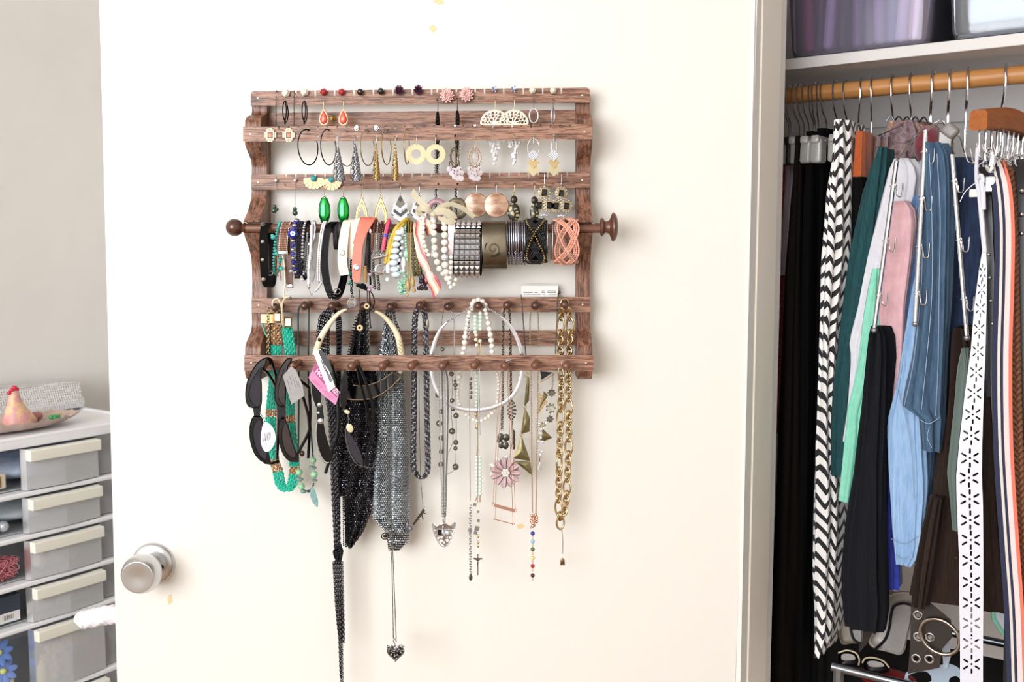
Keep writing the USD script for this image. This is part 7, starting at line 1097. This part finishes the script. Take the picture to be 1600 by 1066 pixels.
# multi-arm chrome trouser hangers
def armh(label, hookpx, top, bot, q, mids, nclip, joint=None):
    s = CP(hookpx, 120, QR)[0]; t = cthing('trouser_hanger', label, 'hanger', (s, QR, ZR), 'swing-arm trouser hangers'); t.part('hook', hook(s, -.004, .11, .0019), CHR); A, B = CP(*top, q), CP(*bot, q - .01)
    t.part('arm_wire', tube(CW(spl([(s - .001, QR, ZR - .108)] + [CP(*m_[:2], m_[2]) for m_ in mids] + [A], 6)), .0017, 7), CHR); t.part('upright', tube(CW(np.array([(A + B) / 2 * 0 + A, A + (B - A) * .5, B])), .0031, 10), CHR); t.part('tip', (CW(ico(2)[0] * .0042 + B), ico(2)[1]), mat('#9a9aa0', .3, .8))
    for k in range(nclip):
        P_ = A + (B - A) * ((k + .45) / (nclip + .1)); t.part('clip_hook', tube(CW(spl([P_ + (-.003, .002, .003), P_ + (.003, -.003, .003), P_ + (.0045, -.001, -.006), P_ + (.005, 0, -.012), P_ + (.008, .001, -.0145), P_ + (.011, .002, -.012), P_ + (.0115, .003, .004)], 5)), .001, 6), CHR); t.part('collar', tube(CW(P_ + .0042 * np.array([(math.cos(a), math.sin(a), 0) for a in np.linspace(0, 2 * math.pi, 10, endpoint=False)])), .0009, 5, True), CHR)
    if joint: c = CP(*joint, q); t.part('plastic_joint', boxc(c - (.009, .006, .008), c + (.010, .010, .008), lambda v: CW((v - c) @ rotm([0, 1, 0], 40).T + c), .004), mat('#7d7a76', .4))
    return t
armh('chrome trouser hanger arm carrying the white and pink trousers', 1457.7, (1401, 252), (1366, 516), .075, [(1442, 205, .18)], 3)
armh('chrome trouser hanger arm in front of the washed jeans', 1485, (1446, 204), (1430, 506), .045, [(1474, 190, .2)], 4)
armh('chrome trouser hanger arm with grey plastic joint before the navy jeans', 1513, (1487, 242), (1511, 528), .05, [(1500, 214, .2), (1490, 214, .1)], 3, (1484, 204))
for k, px in enumerate((1394.5, 1423)):
    s = CP(px, 130, QR)[0]; t = cthing('scarf_hanger', ('wire loop scarf hanger above the floral scarf, left hook', 'plain chrome hanger hook above the floral scarf, right hook')[k], 'hanger', (s, QR, ZR)); t.part('hook', hook(s, 0, .1, .0014), HK)
    if k == 0:
        s0 = CP(1385, 188, .28); s1_ = CP(1450, 190, .28); w = np.array([s0 + (s1_ - s0) * u + (0, 0, .008 * abs(math.sin(u * 5 * math.pi)) - .002) for u in np.linspace(0, 1, 60)]); t.part('loop_wire', tube(CW(w), .0012, 6), mat('#55565a', .25, 1.0))
    else: t.part('wire', tube(CW(np.array([CP(1421, 186, .3), CP(1400, 200, .25), CP(1372, 212, .22)])), .0012, 6), HK)
t = cthing('care_label', 'white swing tag hanging from the washed jeans behind the grey joint', 'tag', CP(1476, 240, .13)); P_ = np.array([CP(x, y, .13) for x, y in ((1468, 206), (1486, 212), (1484, 245), (1466, 240))]); m = loft(np.array([P_, P_ + (0, .001, 0)])); t.part('tag', (CW(m[0]), m[1]), mat('#c9c9c9', .6)); t = cthing('crimson_scarf', 'crimson folded scarf glimpsed between floral scarf and hanger joint', 'scarf', CP(1448, 225, .24)); v, f = ico(3); t.part('cloth', (CW(v * [.02, .04, .03] + CP(1452, 228, .25)), f), cloth('#7d2a38'))
# wooden belt hanger
t = cthing('belt_hanger', 'curved wooden belt hanger with many chrome wire hooks', 'hanger', CP(1560, 185, .2)); s = CP(1571, 130, QR)[0]; t.part('hook', hook(s, -.006, .1, .0018), CHR)
A = CP(1514, 186, .05); R = []; sb_ = A[0]
for u in np.linspace(0, 1, 24):
    q = .05 + .42 * u; zc = A[2] + .017 * math.sin(math.pi * u) - .002; w_, h_ = .0105, .0125 + .003 * math.sin(math.pi * u); ss = sb_ + .011 + .02 * u
    R.append([(ss + w_ * x, q, zc + h_ * y) for x, y in ((-1, -.8), (-.8, -1), (.8, -1), (1, -.8), (1, .6), (.7, 1), (-.7, 1), (-1, .6))])
m = loft(np.array(R)); m = (CW(m[0]), m[1]); t.part('wooden_body', m if trimesh.Trimesh(*m, process=False).volume > 0 else flip(m), mat('#a35f2a', .6, h2='#934f20', scale=4, st=(40, 3, 40), ior=1.3), smooth=50)
for k in range(12):
    u = .06 + .075 * k; q = .05 + .42 * u; ss = sb_ + .011 + .02 * u; zc = A[2] + .017 * math.sin(math.pi * u) - .014; L = .034 + .004 * math.sin(k * 2)
    for o in (-.004, .004): t.part('hook_wire', tube(CW(spl([(ss + o, q, zc), (ss + o, q, zc - L), (ss + o + math.copysign(.004, o), q - .001, zc - L - .008), (ss + o + math.copysign(.012, o), q - .003, zc - L - .006), (ss + o + math.copysign(.017, o), q - .005, zc - L + .012)], 5)), .0012, 6), CHR)
# belts
def beltpath(pts, q=None): return np.array([CP(x, y, qq) for x, y, qq in pts])
def beltstrap(t, name, pts, w, mt, th=.003, off=0.0, wdir=(1, 0, 0)):
    p = spl(beltpath(pts), 8); p = p + np.array(wdir) * off; ww = np.interp(np.linspace(0, 1, len(p)), np.linspace(0, 1, len(w)), w) if np.ndim(w) else np.full(len(p), w); wv = CW(np.array([wdir])) - CW(np.zeros((1, 3))); t.part(name, strap(CW(p), wv[0], ww, th, False, .2), mt)
WB = mat('#d4d4de', .45)
t = cthing('belt', 'white belt with punched flower pattern, knotted at the top', 'belt', CP(1518, 800, .0))
out_l = [(1536, 384), (1530, 420), (1522, 480), (1517, 545), (1507, 620), (1499, 690), (1494, 745), (1495, 790), (1498, 860), (1499, 940), (1500, 1010), (1500, 1100)]; out_r = [(1536, 1100), (1536, 1010), (1536.5, 940), (1536.5, 860), (1536, 790), (1534, 740), (1535, 690), (1537, 620), (1540, 545), (1541.5, 480), (1542, 420), (1540.5, 384)]
poly = Polygon(out_l + out_r); cut = []; cy = [426, 452, 482, 515, 549, 582, 615, 648, 681, 716, 747, 780, 813, 844, 876, 910, 942, 974, 1006, 1038]
for y in cy:
    xl = np.interp(y, [p[1] for p in out_l], [p[0] for p in out_l]); rr_ = out_r[::-1]; xr = np.interp(y, [p[1] for p in rr_], [p[0] for p in rr_]); xc, hw = (xl + xr) / 2, (xr - xl) / 2
    if hw < 6: cut += [Point(xc, y).buffer(1), ]; continue
    k = hw / 18.5; cut.append(Point(xc, y).buffer(1.7 * k))
    for dx, dy in ((-1, -1), (1, -1), (-1, 1), (1, 1)): cut.append(LineString([(xc + dx * 6.5 * k, y + dy * 3.6), (xc + dx * 12 * k, y + dy * 7)]).buffer(1.5 * max(k, .6)))
    for dy in (-1, 1): cut.append(LineString([(xc, y + dy * 8.5), (xc, y + dy * 13.5)]).buffer(1.5 * k))
v, f = ext(poly.difference(unary_union(cut))); m = (CW(np.array([CP(a, b, .005 + .0025 * c) for a, b, c in v])), f); t.part('strap', m if trimesh.Trimesh(*m, process=False).volume > 0 else flip(m), WB, smooth=20)
t.part('strap_edge', tube(CW(beltpath([(1527, 232, .05), (1525.5, 262, .04), (1526, 282, .03), (1530, 300, .025), (1533, 330, .02), (1536, 365, .012), (1538.5, 395, .006)])), [.0022, .0024, .0026, .0028, .003, .003, .0026], 8), WB)
t.part('knot', cat([tube(CW(spl(beltpath([(1527, 280, .03), (1533, 274, .026), (1536, 284, .024), (1530, 290, .028), (1526, 284, .032)]), 5)), .0026, 7), tube(CW(spl(beltpath([(1533, 282, .025), (1536, 300, .02), (1537, 328, .018)]), 5)), .003, 7)]), WB); t.part('tag', boxc(CP(1523, 302, .03) - (.006, .003, .005), CP(1523, 302, .03) + (.006, .003, .005), CW, .001), mat('#d9d5cd', .5)); t.part('tag_string', tube(CW(spl(beltpath([(1500, 315, .04), (1508, 300, .035), (1523, 287, .03), (1536, 282, .03)]), 5)), .0006, 5), WHT)
t = cthing('belt', 'navy, white and coral striped webbing belt with chrome buckle', 'belt', CP(1570, 700, .01)); bp_ = [(1555, 252, .05), (1560, 270, .03), (1566, 300, .02), (1570, 360, .015), (1569, 450, .012), (1566, 560, .01), (1568, 700, .01), (1578, 860, .01), (1585, 960, .01), (1590, 1110, .01)]
for off, w_, mt in ((-.0082, .0064, mat('#1f2440', .8)), (-.0036, .0036, mat('#cfc8c2', .8)), (-.0004, .0036, mat('#20233c', .8)), (.0042, .0064, mat('#d9c9c9', .8)), (.0091, .0042, mat('#e0705c', .8))): beltstrap(t, 'woven_stripe', bp_, [.3 * w_, .8 * w_] + [w_] * 8, mt, .0026, off)
t.part('buckle', cat([tube(CW(spl(beltpath([(1545, 236, .03), (1550, 238, .026), (1552, 252, .026), (1548, 268, .026), (1544, 262, .028)]), 6)), .0028, 8), boxc(CP(1547.5, 288, .024) - (.006, .003, .010), CP(1547.5, 288, .024) + (.006, .003, .010), CW, .002)]), CHR); t.part('ring', tube(CW(spl(beltpath([(1540, 240, .035), (1545, 232, .034), (1549, 246, .03), (1545, 266, .03), (1541, 258, .032)]), 6)), .0022, 8), CHR)
t = cthing('belt', 'black leather belt with a line of small silver studs', 'belt', CP(1560, 700, .03)); sp_ = [(1538, 262, .06), (1542, 300, .045), (1546, 400, .035), (1552, 520, .03), (1557, 640, .025), (1564, 760, .022), (1572, 860, .02), (1577, 940, .02), (1574, 1110, .02)]; beltstrap(t, 'strap', sp_, .011, mat('#0b0b0d', .35), .003)
pp = spl(beltpath(sp_), 10); at = resample(pp, .0275)
for p_ in at[4:]: v, f = ico(1); t.part('stud', (CW(v * [.0022, .002, .0022] + p_ + (0, -.0028, 0)), f), SIL)
t = cthing('belt', 'brown braided leather belt right of the striped belt', 'belt', CP(1588, 700, .03))
for k in range(3): pp = resample(spl(beltpath([(1575, 262, .06), (1580, 330, .04), (1584, 480, .03), (1588, 640, .03), (1594, 800, .03), (1600, 960, .03), (1602, 1110, .03)]), 8), .003); l = np.arange(len(pp)) * .0030 / .012 * 2 * np.pi / 2 + k * 2.09; t.part('braid', tube(CW(pp + np.column_stack([.0045 * np.sin(l), .002 * np.sin(2 * l), 0 * l])), .0032, 6), mat('#6b3f25', .5))
for k, (c, lab, pts) in enumerate((('#8a5230', 'tan brown leather belt with loop end under the wooden hanger', [(1564, 254, .07), (1568, 275, .06), (1572, 300, .05), (1576, 420, .04)]), ('#131215', 'plain black belt at the right edge of the closet view', [(1590, 250, .07), (1594, 330, .05), (1596, 560, .04), (1602, 760, .04), (1612, 1110, .04)]), ('#2a1a14', 'dark brown belt half hidden by the braided belt', [(1582, 262, .08), (1588, 420, .06), (1592, 620, .06), (1606, 1110, .06)]), ('#101014', 'narrow black belt left of the studded belt', [(1532, 262, .08), (1536, 330, .07), (1541, 420, .06), (1546, 620, .06)]))):
    t = cthing('belt', lab, 'belt', CP(pts[1][0], pts[1][1], pts[1][2])); beltstrap(t, 'strap', pts, .014 if k != 3 else .008, mat(c, .4), .003)
    if k == 1:
        for y in (298, 335, 365): v, f = ico(1); c_ = CP(1596, y, .045); t.part('stud', (CW(v * .003 + c_), f), SIL)
    t.part('buckle', tube(CW(spl(beltpath([(pts[0][0] - 4, pts[0][1] - 4, pts[0][2] - .01), (pts[0][0] + 3, pts[0][1] - 7, pts[0][2]), (pts[0][0] + 5, pts[0][1] + 8, pts[0][2]), (pts[0][0] - 3, pts[0][1] + 8, pts[0][2] - .01)]), 5, True)), .0016, 6, True), CHR)
# wide brown belt with grommets and an oval ring
t = cthing('belt', 'wide brown belt with metal grommets and large oval ring buckle', 'belt', CP(1440, 1000, .06)); cM = crop(1300, 860, 5.173)
def cslab(poly, q, th):
    v, f = ext(Polygon(poly) if not hasattr(poly, 'area') else poly); m = (CW(np.array([CP(a, b, q + th * c) for a, b, c in v])), f); return m if trimesh.Trimesh(*m, process=False).volume > 0 else flip(m)
bpoly = Polygon(cM(640, 430, 770, 400, 960, 560, 975, 700, 890, 800, 870, 950, 800, 965, 612, 1000, 630, 800)); g = cM(695, 525, 697, 700, 680, 875, 787, 880, 792, 705); t.part('strap', cslab(bpoly.difference(unary_union([Point(p).buffer(3.6) for p in g])), .055, .003), mat('#2b201a', .7))
for p_ in g: c = CP(*p_, .054); t.part('grommet', tube(CW(c + .0052 * np.array([(math.cos(a), 0, math.sin(a)) for a in np.linspace(0, 2 * math.pi, 18, endpoint=False)])), .0014, 7, True), SIL)
a_ = np.linspace(0, 2 * math.pi, 40, endpoint=False); rl = math.radians(36); e_ = [(1468.5 + 34 * math.cos(a) * math.cos(rl) - 24 * math.sin(a) * math.sin(rl), 995 + 34 * math.cos(a) * math.sin(rl) + 24 * math.sin(a) * math.cos(rl)) for a in a_]; t.part('ring_buckle', tube(CW(np.array([CP(x, y, .045) for x, y in e_])), .0026, 8, True), mat('#a59c92', .25, 1.0))
# shoes and shoe rack
t = cthing('shoe_rack', 'metal shoe rack with a silver bar at the bottom of the closet', 'shoe rack', (.12, .25, 0)); b0, b1 = CP(1300, 1040, .10), CP(1412, 1072, .10); zb = (b0[2] + b1[2]) / 2; S1 = b0[0]
for q in (.10, .34): t.part('bar', tube(CW(np.array([(S1, q, zb + 0), (.9, q, zb + 0)])), .0065, 12), mat('#8d929a', .25, 1.0))
for s_ in (S1 + .01, .89): t.part('side_frame', cat([tube(CW(np.array([(s_, .10, 0), (s_, .10, zb)])), .008, 8), tube(CW(np.array([(s_, .34, 0), (s_, .34, zb)])), .008, 8)]), mat('#8d929a', .3, 1.0))
a1 = np.array([(s_, q_, zb - .03 + e) for e in (0, .004) for s_, q_ in ((S1, .108), (.9, .108), (.9, .34), (S1, .34))]); t.part('shelf_panel', (lambda m: (CW(m[0]), m[1]))(loft(np.array([a1[:4], a1[4:]]))), mat('#0c0b0c', .8))
SH = mat('#bcb2a8', .5, h2='#b0a59a', scale=30)
def pump(label, q, outer, insole, line, col, heel=None):
    t = cthing('shoe', label, 'shoe', CP(*Polygon(outer).centroid.coords[0], q), 'shoes on the rack'); O = Polygon(spl(outer, 5, True)).buffer(0); e = np.array(O.exterior.coords)[:-1]; R = []; cx, cy = O.centroid.coords[0]
    for s_, dq in ((.75, .03), (.98, .018), (1.0, .004), (.97, -.002), (.9, 0), (.86, .01), (.6, .014)): R.append([CP(cx + (x - cx) * s_, cy + (y - cy) * s_, q + dq) for x, y in e])
    m = loft(np.array(R)); m = (CW(m[0]), m[1]); t.part('upper', m if trimesh.Trimesh(*m, process=False).volume > 0 else flip(m), mat(col, .4), smooth=50); t.part('insole', cslab(Polygon(spl(insole, 5, True)).buffer(0), q - .004, .006), mat('#9d9895', .6, h2='#8e8986', scale=40))
    if line: t.part('piping', tube(CW(np.array([CP(x, y, q - .005) for x, y in spl(line, 6)])), .0022, 6), mat('#0c0d14', .4))
    return t
pump('pale grey court shoe with dark piping standing upright beside the brown belt', .20, cM(430, 395, 480, 350, 560, 330, 640, 345, 660, 440, 655, 560, 610, 710, 590, 810, 545, 850, 440, 825, 345, 800, 296, 752, 322, 680, 400, 560, 420, 470), cM(520, 450, 580, 432, 635, 455, 630, 570, 600, 700, 575, 800, 535, 835, 440, 812, 400, 790, 460, 690, 480, 600, 490, 500), cM(640, 440, 570, 428, 500, 455, 475, 540, 465, 620, 430, 720, 350, 800), '#b9b1a8')
pump('pale grey court shoe half hidden under the black cotton trousers', .22, cM(60, 570, 150, 560, 240, 600, 250, 700, 240, 750, 160, 755, 70, 750), cM(160, 640, 225, 640, 240, 700, 225, 745, 180, 740), cM(150, 640, 175, 720, 230, 760), '#a69c90')
for k, (o, lab) in enumerate(((cM(50, 830, 120, 810, 190, 830, 220, 880, 215, 930, 130, 945, 50, 930), 'black pointed shoe with beige lining, left of the pair'), (cM(245, 910, 270, 875, 340, 870, 420, 900, 462, 950, 455, 985, 360, 1000, 280, 985), 'black pointed shoe with beige lining, right of the pair'))):
    t = pump(lab, .14, o, [(p[0] * .0 + Polygon(o).centroid.x + (p[0] - Polygon(o).centroid.x) * .62, Polygon(o).centroid.y - 3 + (p[1] - Polygon(o).centroid.y) * .4) for p in o], None, '#1a1719'); t.part('topline', tube(CW(np.array([CP(x, y, .136) for x, y in spl(o[:5], 6)])), .0013, 6), mat('#b9ab8e', .5))
t = cthing('clear_shoe_form', 'pale translucent plastic shoe stretcher below the oval ring buckle', 'shoe form', CP(1470, 1050, .12)); o = Polygon(spl(cM(600, 990, 700, 970, 860, 930, 960, 920, 1050, 980, 1070, 1100, 900, 1120, 620, 1100), 5, True)).difference(unary_union([Polygon(spl(cM(620, 1010, 760, 980, 800, 1060, 650, 1060), 4, True)), Polygon(spl(cM(950, 1040, 1010, 1020, 1060, 1090, 960, 1110), 4, True))])); t.part('plate', cslab(o, .11, .02), mat('#aebfd2', .25, trans=.2)); t.part('stem', cslab(cM(885, 740, 950, 740, 960, 860, 930, 960, 900, 950), .105, .012), mat('#b5c4d3', .25))
t = cthing('red_shoe', 'bright red shoe glimpsed under the silver rack bar', 'shoe', CP(1390, 1062, .16), 'shoes on the rack'); v, f = ico(3); t.part('upper', (CW(v * [.055, .05, .02] + CP(1385, 1072, .17)), f), mat('#a3141c', .4)); t = cthing('shoe_cabinet', 'dark brown wooden side panel behind the chevron skirt hem', 'cabinet', (-.02, .4, 0)); c0, c1 = CP(1262, 900, .36), CP(1310, 900, .36); t.part('panel', boxc((c0[0] - .1, .36, 0), (c1[0], .64, CP(1300, 935, .36)[2]), CW, .003), mat('#2e1a16', .5, h2='#241310', scale=3, st=(3, 3, 30))); t.part('shelf_edge', boxc((c1[0], .36, CP(1320, 932, .36)[2]), (c1[0] + .1, .4, CP(1320, 932, .36)[2] + .012), CW, .001), mat('#8a7a6c', .5))
t = cthing('washcloth', 'white folded cloth with mint trim low at the right of the closet', 'cloth', CP(1562, 965, .14)); t.part('fold', cslab(Polygon(spl([(1551, 945), (1574, 944), (1576, 990), (1568, 992), (1553, 968)], 4, True)), .13, .05), cloth('#c9cbd6')); t.part('trim', tube(CW(np.array([CP(x, y, .128) for x, y in ((1550, 946), (1553, 968), (1568, 992))])), .003, 6), mat('#7fc2ad', .7))
